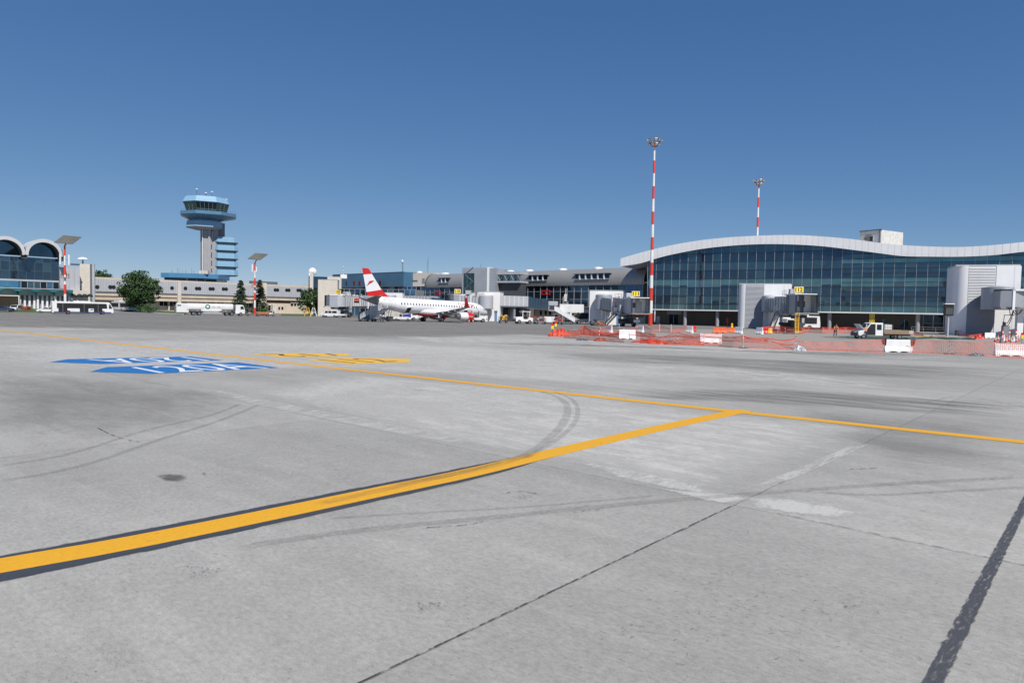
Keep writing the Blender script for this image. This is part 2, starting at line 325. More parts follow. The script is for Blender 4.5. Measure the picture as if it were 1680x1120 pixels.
def patch(name, mat, pts, px=True, inner=.62, z=None, top=1.0):
    P = [Vector(G(*p)[:2]) if px else Vector(p) for p in pts]; n = len(P); z = zl() if z is None else z
    c = sum(P, Vector((0, 0)))/n; mb = MB(mat); vs = [(c.x, c.y, z)]; fade = [top]
    for k, fd in ((inner, top), ((1+inner)/2, top*.6), (1, 0)):
        for p in P: q = c+(p-c)*k; vs.append((q.x, q.y, z)); fade.append(fd)
    fs = [(0, 1+i, 1+(i+1) % n) for i in range(n)]
    for r in range(2):
        for i in range(n): j = (i+1) % n; fs.append((1+r*n+i, 1+r*n+j, 1+(r+1)*n+j, 1+(r+1)*n+i))
    mb.add(vs, fs); return struct(mb.build(name, fade=fade))
def decal(name, mat, poly, px=True, z=None):
    P = [Vector(G(*p)[:2]) if px else Vector(p) for p in poly]; z = zl() if z is None else z
    mb = MB(mat); mb.face(*[(p.x, p.y, z) for p in P]); return struct(mb.build(name, fade=[1.0]*len(P)))
def gtext(name, mat, s, bl, br, tl, tr):
    a, b, c, d = [Vector(G(*p)[:2]) for p in (bl, br, tl, tr)]; z = zl(); mb = MB(mat)
    def fn(u, v): q = (a*(1-u)+b*u)*(1-v)+(c*(1-u)+d*u)*v; return (q.x, q.y, z)
    mb.text(s, fn); return struct(mb.build(name, fade=[1.0]*len(mb.v)))
# old surfaces, dust and dirt
patch('asphalt', 'asphalt', [(-300, 534), (150, 541), (620, 560), (880, 551), (1000, 558), (1250, 574), (1480, 583), (1760, 590), (1760, 540), (1200, 529), (840, 517), (300, 506), (-300, 500)], inner=.90)
patch('stain', 'dirt_dark', [(780, 574), (1000, 577), (1300, 589), (1720, 606), (1720, 632), (1400, 622), (1100, 600), (820, 588)], inner=.6, top=.95)
patch('stain', 'dirt_dark', [(1000, 634), (1250, 634), (1450, 646), (1720, 662), (1720, 692), (1500, 680), (1250, 664), (960, 650)], inner=.6, top=.95)
strip('tyre_mark', 'tyre_rubber', [(1120, 648), (1280, 650), (1400, 654), (1520, 662), (1700, 672)], .55, sub=4, soft_ends=True)
strip('tyre_mark', 'tyre_rubber', [(1240, 636), (1380, 645), (1520, 660), (1600, 668)], .4, sub=4, soft_ends=True)
strip('tyre_mark', 'tyre_rubber', [(1540, 655), (1620, 664), (1720, 668)], .35, sub=4, soft_ends=True)
patch('dust', 'dust_light', [(840, 592), (1100, 594), (1350, 611), (1620, 640), (1570, 650), (1300, 632), (1050, 618), (840, 612)], inner=.6, top=1.25)
patch('dust', 'dust_light', [(560, 548), (900, 555), (1250, 571), (1720, 589), (1720, 599), (1300, 584), (900, 569), (600, 562)], inner=.7, top=1.3)
patch('stain', 'dirt_soft', [(-120, 605), (200, 612), (470, 640), (420, 700), (180, 750), (-120, 720)], inner=.4, top=.9)
patch('stain', 'dirt_soft', [(1250, 650), (1700, 690), (1720, 790), (1500, 800), (1330, 720)], inner=.4, top=.8)
patch('dust', 'dust_base', [(380, 640), (560, 610), (900, 640), (1205, 678), (1470, 705), (1400, 745), (1230, 826), (1190, 826), (860, 752), (640, 706)], inner=.75, top=1.15)
patch('dust', 'dust_base', [(-200, 560), (300, 552), (640, 556), (950, 572), (1100, 600), (1350, 625), (1200, 655), (900, 630), (500, 608), (100, 620), (-200, 600)], inner=.6, top=1.05)
patch('dust', 'dust_light', [(420, 650), (650, 620), (900, 645), (1180, 676), (1460, 706), (1400, 750), (1250, 828), (1150, 820), (880, 752), (700, 715)], inner=.7, top=1.35)
patch('dust', 'dust_light', [(640, 560), (900, 562), (1250, 578), (1700, 600), (1720, 585), (1450, 592), (1160, 575), (900, 556)], inner=.6, top=1.1)
patch('dust', 'dust_light', [(0, 556), (300, 556), (700, 575), (1000, 590), (1100, 640), (850, 620), (500, 610), (200, 600)], inner=.5, top=.8)
patch('dust', 'dust_light', [(560, 640), (800, 660), (820, 700), (620, 690), (480, 660)], inner=.5, top=.8)
patch('dust', 'dust_white', [(1190, 810), (1290, 814), (1400, 832), (1455, 847), (1390, 857), (1290, 844), (1210, 833)], inner=.4, top=.95)
patch('dust', 'dust_white', [(1060, 799), (1150, 806), (1240, 812), (1270, 824), (1190, 830), (1110, 815)], inner=.4, top=.95)
patch('dust', 'dust_white', [(880, 741), (1050, 768), (1200, 806), (1225, 824), (1150, 816), (1000, 785)], inner=.5, top=.72)
patch('dust', 'dust_white', [(300, 628), (430, 655), (640, 694), (850, 738), (830, 746), (600, 702), (380, 658)], inner=.75, top=.62)
patch('dust', 'dust_white', [(1190, 815), (1290, 775), (1400, 728), (1440, 724), (1380, 752), (1280, 796)], inner=.7, top=.68)
patch('dust', 'dust_white', [(620, 640), (760, 628), (960, 650), (930, 700), (760, 700)], inner=.5, top=.62)
# painted lines
strip('border_line', 'line_black', [(900, 742), (885, 748), (760, 778), (640, 803), (400, 853), (200, 893), (0, 933), (-160, 965)], [.3, .72, .86, .92, .95, .97, .97, .97], edge=.14, sub=4)
strip('yellow_line', 'line_yellow', [(1222, 673), (1120, 694), (1000, 721), (885, 748), (760, 778), (640, 803), (400, 853), (200, 893), (0, 928), (-160, 956)], [.50, .50, .49, .48, .50, .50, .50, .50, .50, .50], edge=.025, sub=4)
strip('yellow_line', 'line_yellow', [(-400, 512), (-150, 527), (0, 541.7), (187, 563), (560, 605), (880, 640), (1205, 675), (1460, 702), (1680, 725), (1900, 750), (2500, 818)], .48, edge=.03, sub=3)
strip('yellow_line', 'line_faint', [(-100, 531), (40, 533), (90, 537)], .3)
strip('yellow_line', 'line_faint', [(640, 584), (760, 579), (900, 576.5), (1080, 571)], .22)
# tyre marks
strip('tyre_mark', 'tyre_rubber', [(880, 641), (912, 650), (930, 665), (926, 690), (898, 722), (850, 752), (760, 775), (620, 800)], .34, sub=5, soft_ends=True)
strip('tyre_mark', 'tyre_rubber', [(885, 742), (820, 757), (740, 779), (640, 801), (500, 832)], .3, sub=4, soft_ends=True)
strip('tyre_mark', 'tyre_rubber', [(860, 762), (780, 786), (660, 812), (540, 838), (420, 868)], .16, sub=4, soft_ends=True)
strip('tyre_mark', 'tyre_rubber', [(905, 641), (938, 655), (948, 676), (938, 700), (905, 727), (850, 758)], .22, sub=5, soft_ends=True)
strip('tyre_mark', 'tyre_rubber', [(350, 905), (560, 874), (800, 850), (1020, 828), (1200, 813), (1420, 797), (1690, 782)], .30, sub=5, soft_ends=True)
strip('tyre_mark', 'tyre_rubber', [(520, 852), (700, 841), (860, 832), (1000, 820), (1090, 812)], .12, sub=5, soft_ends=True)
strip('tyre_mark', 'tyre_rubber', [(1300, 805), (1420, 812), (1560, 806), (1700, 798)], .2, sub=4, soft_ends=True)
strip('tyre_mark', 'tyre_rubber', [(-40, 796), (120, 768), (260, 722), (360, 690), (430, 662)], .24, sub=5, soft_ends=True)
strip('tyre_mark', 'tyre_rubber', [(-40, 770), (100, 748), (240, 706), (350, 680), (400, 660)], .2, sub=5, soft_ends=True)
decal('stand_marking', 'mark_blue', [(147, 610), (175, 602.3), (390, 594.3), (458, 603.3), (250, 613.3)])
decal('stand_marking', 'mark_blue', [(81, 594.3), (110, 589.3), (312, 584.7), (365, 591), (167, 597.3)])
decal('stand_marking', 'mark_yellow', [(499, 589.5), (580, 586.8), (671.5, 588.6), (671.5, 594.3), (570.5, 597.7)])
decal('stand_marking', 'mark_yellow', [(408.6, 580.6), (486.7, 579.4), (572.4, 580), (572.4, 583.8), (465.7, 586.3)])
gtext('stand_number', 'mark_white', '120A', (262, 612), (444, 603.8), (214, 602.6), (374, 595.6))
gtext('stand_number', 'mark_white', '120A', (302, 585.6), (140, 589.6), (346, 591.5), (186, 596.6))
gtext('stand_number', 'mark_black', '112', (580, 596), (655, 593), (516, 589.6), (600, 587.8))
gtext('stand_number', 'mark_black', '112', (540, 580.3), (426, 581.2), (556, 583.4), (482, 585.6))
# sealed joint strip, grooved slab, cracks, oil
def along(s, o): q = GO+E1*s+E2*o; return (q.x, q.y)
strip('bitumen_strip', 'bitumen', [along(t, -3.07) for t in (-8, -4, -2, 0, 1.4, 3, 4.6)], [.19, .19, .185, .18, .17, .16, .15], px=False, edge=.22)
patch('grooved_slab', 'grooves', [along(-9, -3.4), along(14, -3.4), along(14, -13.6), along(-9, -13.6)], px=False, inner=.93)
strip('crack', 'crack', [along(t, .0) for t in (-8, -4, -1.5, -.1)], .034, px=False, edge=.3)
strip('crack', 'crack', [along(.02, -t) for t in (.6, 1.4, 2.2, 3.2, 5, 10)], .03, px=False, edge=.3)
for pts in ([(160, 702), (180, 712), (205, 721), (228, 725)], [(700, 866), (760, 862), (800, 855)], [(820, 812), (850, 806), (880, 810)], [(1520, 660), (1580, 650), (1680, 668)], [(1395, 770), (1440, 768)]):
    strip('crack', 'crack', pts, .04, sub=3)
patch('oil_stain', 'oil', [(246, 780), (275, 776), (305, 778), (316, 786), (295, 793), (266, 790)], inner=.55)
patch('oil_stain', 'oil', [(326, 775), (336, 773), (342, 780), (334, 783)], inner=.3, top=.8)
worn('works_dirt', (.36, .335, .30), .0, .9, .6, (.4, 1.4, 1), .85, .9, .2, 1.1, 4)
# dug-up works area behind the nets
patch('works_ground', 'works_dirt', [(905, 552), (1010, 563), (1200, 569), (1450, 577), (1720, 584), (1720, 548), (1400, 541), (1100, 540), (930, 540)], inner=.92, top=1.1)
patch('stain', 'dirt_dark', [(1320, 552), (1420, 549), (1560, 553), (1500, 559), (1360, 557)], inner=.6, top=1.1)
worn('pits', (.13, .128, .125), 1.02, 1.25, 30.0, (1, .5, 1), .6, .9, .2, 1.0, 60, 1.9)
for pts in ([(790, 820), (860, 798), (920, 802), (900, 826), (830, 834)], [(820, 850), (980, 828), (1120, 812), (1110, 824), (960, 846), (830, 866)], [(1340, 960), (1440, 940), (1480, 1020), (1400, 1060), (1330, 1020)], [(600, 980), (760, 950), (800, 1010), (640, 1050)], [(200, 920), (420, 890), (460, 950), (240, 1000)], [(950, 1010), (1100, 990), (1130, 1060), (980, 1090)], [(640, 640), (690, 632), (740, 640), (690, 650)]):
    patch('pitting', 'pits', pts, inner=.15, top=.98)
# twigs and grit near the camera
tw = MB('twig')
for i in range(420):
    q = GO+E1*random.uniform(-7, 5)+E2*random.uniform(-6, 8) if i % 3 else Vector((random.gauss(2.2, .7), random.gauss(6.1, .7)))
    a = random.uniform(0, pi); l_ = random.uniform(.010, .034); d = Vector((cos(a), sin(a), 0))
    c = Vector((q.x, q.y, .012)); tw.tube(c-d*l_, c+d*l_+Vector((0, 0, random.uniform(-.003, .004))), .0013, .0008, 4)
struct(tw.build('twig_litter', recalc=False), 'stuff')['label'] = 'dry twigs and grit scattered over the concrete'
# side road, kerb and grass at the left
rd = MB('dark_grey'); mk('road_grey', (.20, .20, .20), .85, 0, .15, .3); rd = MB('road_grey')
rd.add([(*at(150, 184), .03), (*at(300, 188), .03), (*at(215, 226), .9), (*at(160, 222), .9)], [(0, 1, 2, 3)]); struct(rd.build('road'))
mk('grass', (.065, .12, .025), .9, 0, .35, 2.5); mk('kerb', (.42, .40, .37), .8, 0, .15)
gl = MB('grass')
for pts in ([(-30, 181, .02), (84, 181, .02), (96, 195, .9), (-30, 187, .9)], [(84, 181, .02), (140, 178, .02), (150, 190, .7), (96, 195, .9)], [(206, 192, .05), (300, 190, .02), (310, 214, .6), (222, 228, .9)], [(460, 210, .03), (520, 213, .03), (520, 226, .4), (462, 226, .4)]):
    gl.add([(*at(px, d), z) for px, d, z in pts], [(0, 1, 2, 3)])
struct(gl.build('lawn'))
kb = MB('kerb')
P = [Vector((*at(px, d), z)) for px, d, z in ((186, 222, .85), (230, 204, .5), (262, 194, .15), (300, 188.5, 0))]
for p, q in zip(P, P[1:]):
    d = (q-p).normalized(); nn = Vector((-d.y, d.x, 0))*.35; up = Vector((0, 0, .28))
    kb.loft([[p-nn, p+nn, p+nn+up, p-nn+up], [q-nn, q+nn, q+nn+up, q-nn+up]])
struct(kb.build('kerb'))
# ================================================================ RIGHT TERMINAL
TP = PL((35.7, 176.0), radians(-31.6))
def terminal():
    T = thing('terminal_building', 'long glass fronted terminal under a white wave shaped roof edge', 'terminal', (*TP.p, 0), TP.rz)
    topx = [(1018, 424), (1060, 412), (1100, 402.5), (1150, 394), (1200, 389), (1250, 386.5), (1300, 385.5), (1350, 388), (1400, 392.5), (1440, 398), (1480, 402), (1530, 404.5), (1580, 405), (1630, 402), (1680, 397)]
    botx = [(1018, 437), (1050, 432), (1075, 424.5), (1100, 418), (1150, 408.5), (1200, 403), (1250, 400.5), (1300, 401), (1350, 404), (1400, 410), (1440, 415), (1480, 420), (1530, 421), (1580, 421), (1630, 418.5), (1680, 413)]
    top = [TP.up(*p, -.9) for p in topx]; bot = [TP.up(*p, -.9) for p in botx]
    u0 = top[0][0]; uE = 112.0
    top += [(uE-14, top[-1][1]+1.6), (uE, top[-1][1]+2.6)]; bot += [(uE-14, bot[-1][1]+1.6), (uE, bot[-1][1]+2.6)]
    zt = lambda u: interp(top, u); zb = lambda u: interp(bot, u)
    fa = MB('white_panel'); n = int((uE-u0)/1.25); st = (uE-u0)/n
    for i in range(n):
        a = u0+i*st+.018; b = u0+(i+1)*st-.018
        fa.add([(a, -.9, zb(a)), (b, -.9, zb(b)), (b, -.9, zt(b)), (a, -.9, zt(a)), (a, -.84, zb(a)), (b, -.84, zb(b)), (b, -.84, zt(b)), (a, -.84, zt(a))],
               [(0, 1, 2, 3), (0, 3, 7, 4), (1, 5, 6, 2), (3, 2, 6, 7), (0, 4, 5, 1)])
    fa.build('fascia', T)
    rf = MB('light_grey'); N = 70; us = [u0+.05+(uE-u0-.1)*i/N for i in range(N+1)]
    rf.loft([[(u, -.82, zb(u)+.02), (u, -.82, zt(u)-.03), (u, 44, zt(u)-.4), (u, 44, zb(u)-.4)] for u in us]); rf.build('roof', T)
    # glazing: rows 2.07 m high, bays 2.05 m wide
    zr = [4.0, 5.40, 7.45, 9.50, 11.55, 13.60, 15.68, 17.75, 19.8, 21.9]
    uL = -1.0; nb = 52; bw = 2.05; gl = MB('glass_deep'); fr = MB('light_grey'); dk = MB('transom_navy'); rnd = random.Random(4)
    def pane(a, b, z0, z1, mat):
        za, zbb = zb(a)+.15, zb(b)+.15
        if min(za, zbb) <= z0+.05: return
        t0, t1 = min(z1, za), min(z1, zbb); tx, tz = rnd.gauss(0, .006), rnd.gauss(0, .006)
        la = a+(-.35*(t0-4)/12 if a < uL+.1 else 0); lb0 = a+(-.35*(z0-4)/12 if a < uL+.1 else 0)
        gl.use(mat).face((lb0, tx-tz, z0), (b, -tx-tz, z0), (b, -tx+tz, t1), (la, tx+tz, t0))
    for i in range(nb):
        a = uL+i*bw; b = a+bw; half = a > 44
        for r in range(len(zr)-1):
            z0, z1 = zr[r], zr[r+1]
            if r == 0: mats = ['glass_teal'] if a < 66 else ['glass_pale']
            elif r == 1: mats = ['glass_deep', 'glass_deep']
            elif r == 2: mats = ['glass_deep', 'glass_navy']
            elif r == 3: mats = ['glass_teal', 'glass_teal']
            else: mats = [['glass_navy', 'glass_deep'][r % 2]]*5+['glass_deep']
            if r == 3 and rnd.random() < .25: mats = ['glass_pale', 'glass_teal']
            if half and r > 0:
                zm = (z0+z1)/2; lo_, hi_ = [('glass_deep', 'glass_navy'), ('glass_navy', 'glass_deep'), ('glass_teal', 'glass_teal'), ('glass_navy', 'glass_deep'), ('glass_deep', 'glass_teal')][(r-1) % 5]; q = rnd.random(); pane(a, b, z0, zm, lo_ if q < .8 else 'glass_deep'); pane(a, b, zm, z1, hi_ if q > .15 else 'glass_navy')
            elif r == 3:
                pane(a, b, z0, z0+.55, 'glass_navy' if rnd.random() < .5 else 'glass_pale'); pane(a, b, z0+.55, z1, rnd.choice(mats))
            else: pane(a, b, z0, z1, rnd.choice(mats))
    gl.build('glazing', T, recalc=False)
    for i in range(nb+1):
        a = uL+i*bw; zt_ = zb(a)+.1; s = -.35*(zt_-4)/12 if i == 0 else 0
        fr.loft([[(a-.026, -.10, 4), (a+.026, -.10, 4), (a+.026, -.012, 4), (a-.026, -.012, 4)], [(a-.026+s, -.10, zt_), (a+.026+s, -.10, zt_), (a+.026+s, -.012, zt_), (a-.026+s, -.012, zt_)]])
    fr.build('glazing_frame', T)
    for r, z in enumerate(zr[1:]):
        segs = [uL+i*bw for i in range(nb+1) if zb(uL+i*bw) > z+.1]
        runs = []; 
        for a in segs:
            if runs and a-runs[-1][1] < bw+.1: runs[-1][1] = a
            else: runs.append([a, a])
        for a, b in runs:
            if b > a: dk.box(a, -.11, z-.055, b, -.016, z+.07)
    for r in range(1, len(zr)-1):
        z = (zr[r]+zr[r+1])/2
        segs = [uL+i*bw for i in range(nb+1) if uL+i*bw > 43.5 and zb(uL+i*bw) > z+.1]; runs = []
        for a in segs:
            if runs and a-runs[-1][1] < bw+.1: runs[-1][1] = a
            else: runs.append([a, a])
        for a, b in runs:
            if b > a: dk.box(a, -.08, z-.035, b, -.016, z+.05)
    dk.build('transom', T)
    MB('white_panel').box(uL-.1, -.3, 3.72, uL+nb*bw+.1, 5.2, 3.99).build('soffit_slab', T)
    MB('mid_grey').box(uL+.05, .25, 4.0, uL+nb*bw, 44, 4.4).build('floor_slab', T)
    # upper volume behind the glass and the gable end
    sd_ = MB('panel_grey'); P = [(uL+.05, .3), (uL+.05, 40)]
    sd_.face((uL-.02, .02, 4), (uL-.02, 40, 4), (uL-.35, 40, zb(uL)), (uL-.35, .02, zb(uL))); sd_.build('gable_wall', T)
    sl = MB('mid_grey'); sl.box(uL+.2, .5, 9.2, 101, 30, 9.5); sl.build('upper_floor', T)
    bk = MB('dark_grey'); bk.face((uL+.1, 16, 4), (104, 16, 4), (104, 16, 15), (uL+.1, 16, 10)); bk.build('inner_wall', T)
    # recessed ground floor
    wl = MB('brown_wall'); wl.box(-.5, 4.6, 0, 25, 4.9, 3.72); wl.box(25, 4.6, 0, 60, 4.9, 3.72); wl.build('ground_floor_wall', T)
    sh = MB('glass_dark'); x = 60.0
    while x < 104:
        sh.box(x+.06, 4.6, .1, x+1.84, 4.66, 1.85); sh.box(x+.06, 4.6, 1.95, x+1.84, 4.66, 3.7); x += 1.9
    sh.build('shopfront_glazing', T)
    sf = MB('mid_grey'); x = 60.0
    while x < 104: sf.box(x-.05, 4.5, 0, x+.05, 4.72, 3.72); x += 1.9
    sf.box(60, 4.53, 1.85, 104, 4.7, 1.95); sf.build('shopfront_frame', T)
    def door(px0, px1, py, mat, h=2.5):
        a = TP.up(px0, py, 4.5)[0]; b = TP.up(px1, py, 4.5)[0]; d = MB(mat).box(a, 4.52, .02, b, 4.6, h).build('door', T)
        m = (a+b)/2; f = MB('steel'); f.box(m-.06, 4.49, .02, m+.02, 4.52, h); f.build('door_frame', d)
    door(1098, 1112, 525, 'glass_dark', 2.6); door(1190, 1197, 525, 'old_red', 2.1); door(1077, 1082, 525, 'light_grey', 2.1)
    door(1444, 1454, 530, 'glass_dark', 2.5); door(1478, 1490, 530, 'glass_dark', 2.5)
    MB('mid_grey').box(*(TP.up(1094, 520, 4.5)[0], 4.50, 2.7), TP.up(1118, 520, 4.5)[0], 4.6, 3.7).build('overdoor_panel', T)
    for px in (1124, 1177, 1361, 1431, 1506, 1600, 1690):
        u = TP.up(px, 520, .9)[0]; c = MB('tower_concrete'); c.lathe([(.42, 0), (.42, 3.72)], (u, .9, 0), 14); cc = c.build('column', T, smooth=True)
        if px == 1431:
            k = MB('sign_yellow'); 
            for z in (1.75, 2.75): k.box(u-.5, .40, z, u+.5, .46, z+.8)
            s = k.build('sign_panel', cc)
            for z in (1.9, 2.9): t = MB('text_black'); t.text('*112', lambda a, b, z=z: (u-.36+a*.72, .395, z+b*.5)); t.build('sign_number', s)
    rl = MB('tower_concrete'); u = 58
    while u < 84: rl.tube((u, -.3, 0), (u, -.3, 1.0), .03); u += 2.2
    rl.tube((58, -.3, 1.0), (84, -.3, 1.0), .03); rl.tube((58, -.3, .55), (84, -.3, .55), .025); rl.build('railing', T)
    return T, zt
TERM, ZT = terminal()
def roof_box():
    pa = TP.up(1409, 380, 9)[0]; pb = TP.up(1446, 380, 9)[0]; z0 = ZT(pb)-2.5; zt = TP.up(1446, 377, 9)[1]; x, y = TP.world(pb, 9); RZ = radians(-60); w_ = 5.2; x -= w_*cos(RZ); y -= w_*sin(RZ)
    R = thing('rooftop_plant_room', 'white plant room box on the terminal roof with a sooty vent opening', 'plant room', (x, y, z0), RZ); h = zt-z0; q = PL((x, y), RZ)
    b = MB('dirty_white'); b.box(0, 0, 0, w_, 8.6, h); b.build('body', R, bevel=.03)
    t = MB('slate_grey'); t.box(-.08, -.1, h-.02, w_+.08, .25, h+.22); t.box(w_-.5, -.05, 0, w_-.28, .02, h); t.build('roof_trim', R)
    s = MB('soot'); v0, v1 = q.up(1421, 388.5), q.up(1432, 395.5); a, bb = v0[0], v1[0]; zb_, zt_ = v1[1]-z0, v0[1]-z0
    s.box(a, -.03, zb_, bb, .05, zt_); v = s.build('vent', R)
    mm = MB('dirty_white'); mm.box(a-.2, -.06, zt_, bb+.15, -.005, zt_+.12); mm.box(bb, -.06, zb_, bb+.12, -.005, zt_)
    for k in range(4): mm.box(a, -.05, zb_+.15+k*.24, a+(bb-a)*.55, -.03, zb_+.22+k*.24)
    mm.build('vent_louvre', v)
    d = worn; 
    if 'soot_smear' not in MATS: worn('soot_smear', (.16, .14, .12), .35, 1.3, 1.2, (1, 1, 1), .7, .9)
    sm = MB('soot_smear'); c = ((a+bb)/2-.3, (zb_+zt_)/2+.3); vs = [(c[0], -.008, c[1])]; fd = [1]
    for k, f in ((.6, .9), (1, 0)):
        for i in range(16): vs.append((c[0]+k*1.5*cos(i*pi/8), -.008, max(.05, c[1]+k*1.15*sin(i*pi/8)))); fd.append(f)
    sm.add(vs, [(0, 1+i, 1+(i+1) % 16) for i in range(16)]+[(1+i, 1+(i+1) % 16, 17+(i+1) % 16, 17+i) for i in range(16)]); sm.build('soot_stain', R, fade=fd)
    k = MB('brown'); k.box(w_+.0, 2.6, 1.1, w_+.04, 2.8, 1.4); k.box(w_, 3.1, 1.1, w_+.04, 3.4, 1.5); k.build('bracket', R)
roof_box()

# ---------------------------------------------------------------- gate towers standing before the terminal
def gate_tower(label, pl0, dist, x0, xl, xr, xe, ytop, rz, curve=True):
    """curved white end, louvred panel, white plain part; pixel columns x0..xl curve, xl..xr louvre, xr..xe plain"""
    P = PL(at(pl0, dist), rz); T = thing('gate_tower', label, 'gate building', (*P.p, 0), rz, 'louvred gate towers of the terminal')
    u = [P.up(x, 500, 0)[0] for x in (x0, xl, xr, xe)]; zt = P.up(xl, ytop, 0)[1]; dp = 6.5; r = u[1]-u[0]
    w_ = MB('white_panel'); ring = [(u[1]-r*sin(t), r-r*cos(t)) for t in [i*pi/2/10 for i in range(11)]]
    poly = [(u[1], 0)]+ring[1:]+[(u[0], dp), (u[1], dp)]; w_.prism(poly, 0, zt, 'z'); w_.build('curved_end', T, smooth=True)
    m = MB('white_panel'); m.box(u[2], 0, 0, u[3], dp, zt); m.build('wall', T, bevel=.04)
    l_ = MB('panel_grey'); l_.box(u[1]+.01, .10, 0, u[2]-.01, dp, zt-.01); l_.use('louvre_grey'); z = .25
    while z < zt-.35:
        l_.add([(u[1]+.05, -.015, z), (u[2]-.05, -.015, z), (u[2]-.05, .09, z+.24), (u[1]+.05, .09, z+.24), (u[1]+.05, .09, z), (u[2]-.05, .09, z)], [(0, 1, 2, 3), (0, 4, 5, 1), (0, 3, 4), (1, 5, 2)]); z += .27
    l_.build('louvre_panel', T)
    MB('light_grey').box(u[0]+.1, .2, zt+.003, u[3]-.1, dp-.1, zt+.25).build('parapet', T)
    j = MB('light_grey'); j.box(u[2]+(u[3]-u[2])*.72, -.012, .1, u[2]+(u[3]-u[2])*.72+.05, -.002, zt-.1); j.build('panel_joint', T)
    return P, T, u, zt
G112 = gate_tower('gate tower with curved white end behind the jet bridge signed 112', 1212, 150, 1211, 1222.5, 1252.5, 1298, 466.5, radians(-20))
G114 = gate_tower('tall gate tower with wide louvred panel at the right edge of the terminal', 1565, 119, 1564.5, 1586.5, 1632, 1673, 436.5, radians(-22))
bn = MB('dark_grey'); bn.lathe([(.28, 0), (.33, .85), (.33, .9), (.1, .95)], (0, 0, 0), 12); tag(bn.build('waste_bin'), 'black round bin at the foot of the right louvred gate tower', 'bin', None, at(1571, 117))
# rear wall links from gate towers to the terminal (fixed bridges at upper level)
def link(label, px, d0, L, rz, w_=3.4, z0=4.2, z1=7.2):
    L_ = thing('fixed_bridge', label, 'walkway', (*at(px, d0), 0), rz, 'fixed bridges between towers and terminal')
    b = MB('glass_deep'); b.box(0, -w_/2, z0+.3, L, w_/2, z1-.2); b.build('glazing', L_)
    f = MB('light_grey'); f.box(-.02, -w_/2-.1, z0, L, w_/2+.1, z0+.3); f.box(-.02, -w_/2-.1, z1-.2, L, w_/2+.1, z1)
    for k in range(int(L/1.5)+1): f.box(k*1.5-.04, -w_/2-.05, z0+.31, k*1.5+.04, w_/2+.05, z1-.21)
    f.build('frame', L_)
link('glazed bridge joining gate tower 112 to the terminal front', 1250, 158, 8.5, radians(62))
link('glazed bridge joining the right edge gate tower to the terminal', 1615, 123.5, 9, radians(60))
# the docking display on its pole
def docking():
    D = thing('docking_display', 'black docking display box on a grey pole beside the curved gate tower', 'display', at(1555.5, 106), radians(-10))
    p = MB('light_grey'); p.tube((0, 0, 0), (0, 0, 3.4), .16, .15, 12); p.build('pole', D, smooth=True)
    b = MB('black'); b.box(-.62, -.3, 3.3, .62, .3, 5.05); b.build('display_box', D, bevel=.03)
    MB('white_panel').box(-.68, -.4, 5.06, .68, .35, 5.2).build('hood', D)
    s = MB('dark_grey'); s.box(-.5, -.32, 3.5, .5, -.302, 4.5); s.build('screen', D)
docking()
# ---------------------------------------------------------------- floodlight masts
def mast(label, px, d, h, seg, n=30, lean=.0045):
    X = thing('floodlight_mast', label, 'light mast', at(px, d), 0, 'tall red and white floodlight masts'); k = int(math.ceil(h/seg))
    p = MB('mast_red'); rb, rt = .47, .20
    for i in range(k):
        z0 = seg*i; z1 = min(seg*(i+1), h); p.use('mast_red' if i % 2 == 0 else 'white_paint')
        p.tube((-lean*z0, 0, z0), (-lean*z1, 0, z1-.002), rb+(rt-rb)*z0/h, rb+(rt-rb)*z1/h, 16, caps=(i == k-1))
    p.build('pole', X, smooth=True, recalc=False)
    hx = -lean*h; f = MB('steel')
    for r, z in ((.9, h+.1), (1.35, h+1.1)):
        for i in range(24):
            a, b = i*pi/12, (i+1)*pi/12; f.tube((hx+r*cos(a), r*sin(a), z), (hx+r*cos(b), r*sin(b), z), .05, n=5)
    for i in range(6):
        a = i*pi/3; f.tube((hx+.15*cos(a), .15*sin(a), h-.6), (hx+1.35*cos(a), 1.35*sin(a), h+1.1), .045, n=5)
    f.tube((hx, 0, h), (hx, 0, h+1.2), .2, .15); f.tube((hx, 0, h+1.2), (hx, 0, h+4.0), .03, .015); f.tube((hx+.8, -.4, h+1.1), (hx+.8, -.4, h+2.2), .03); f.build('head_frame', X)
    for r, z, m, ph in ((1.05, h+.05, 8, .2), (1.5, h+.95, 12, 0)):
        for i in range(m):
            a = ph+2*pi*i/m; c = Vector((hx+r*cos(a), r*sin(a), z)); R = Matrix.Rotation(a, 3, 'Z') @ Matrix.Rotation(radians(55), 3, 'Y')
            q = MB('slate_grey' if i % 3 else 'light_grey'); q.cbox(c, (.22, .62, .62), R); q.use('white_panel'); q.cbox(c+R@Vector((.12, 0, 0)), (.03, .52, .52), R); q.build('floodlight', X)
mast('nearer taller looking red and white mast beside the jet bridge signed 111', 1067.5, 156, 40.8, 2.87)
mast('farther smaller looking red and white mast rising behind the white roof edge', 1238.5, 200, 40.9, 2.85, lean=.004)
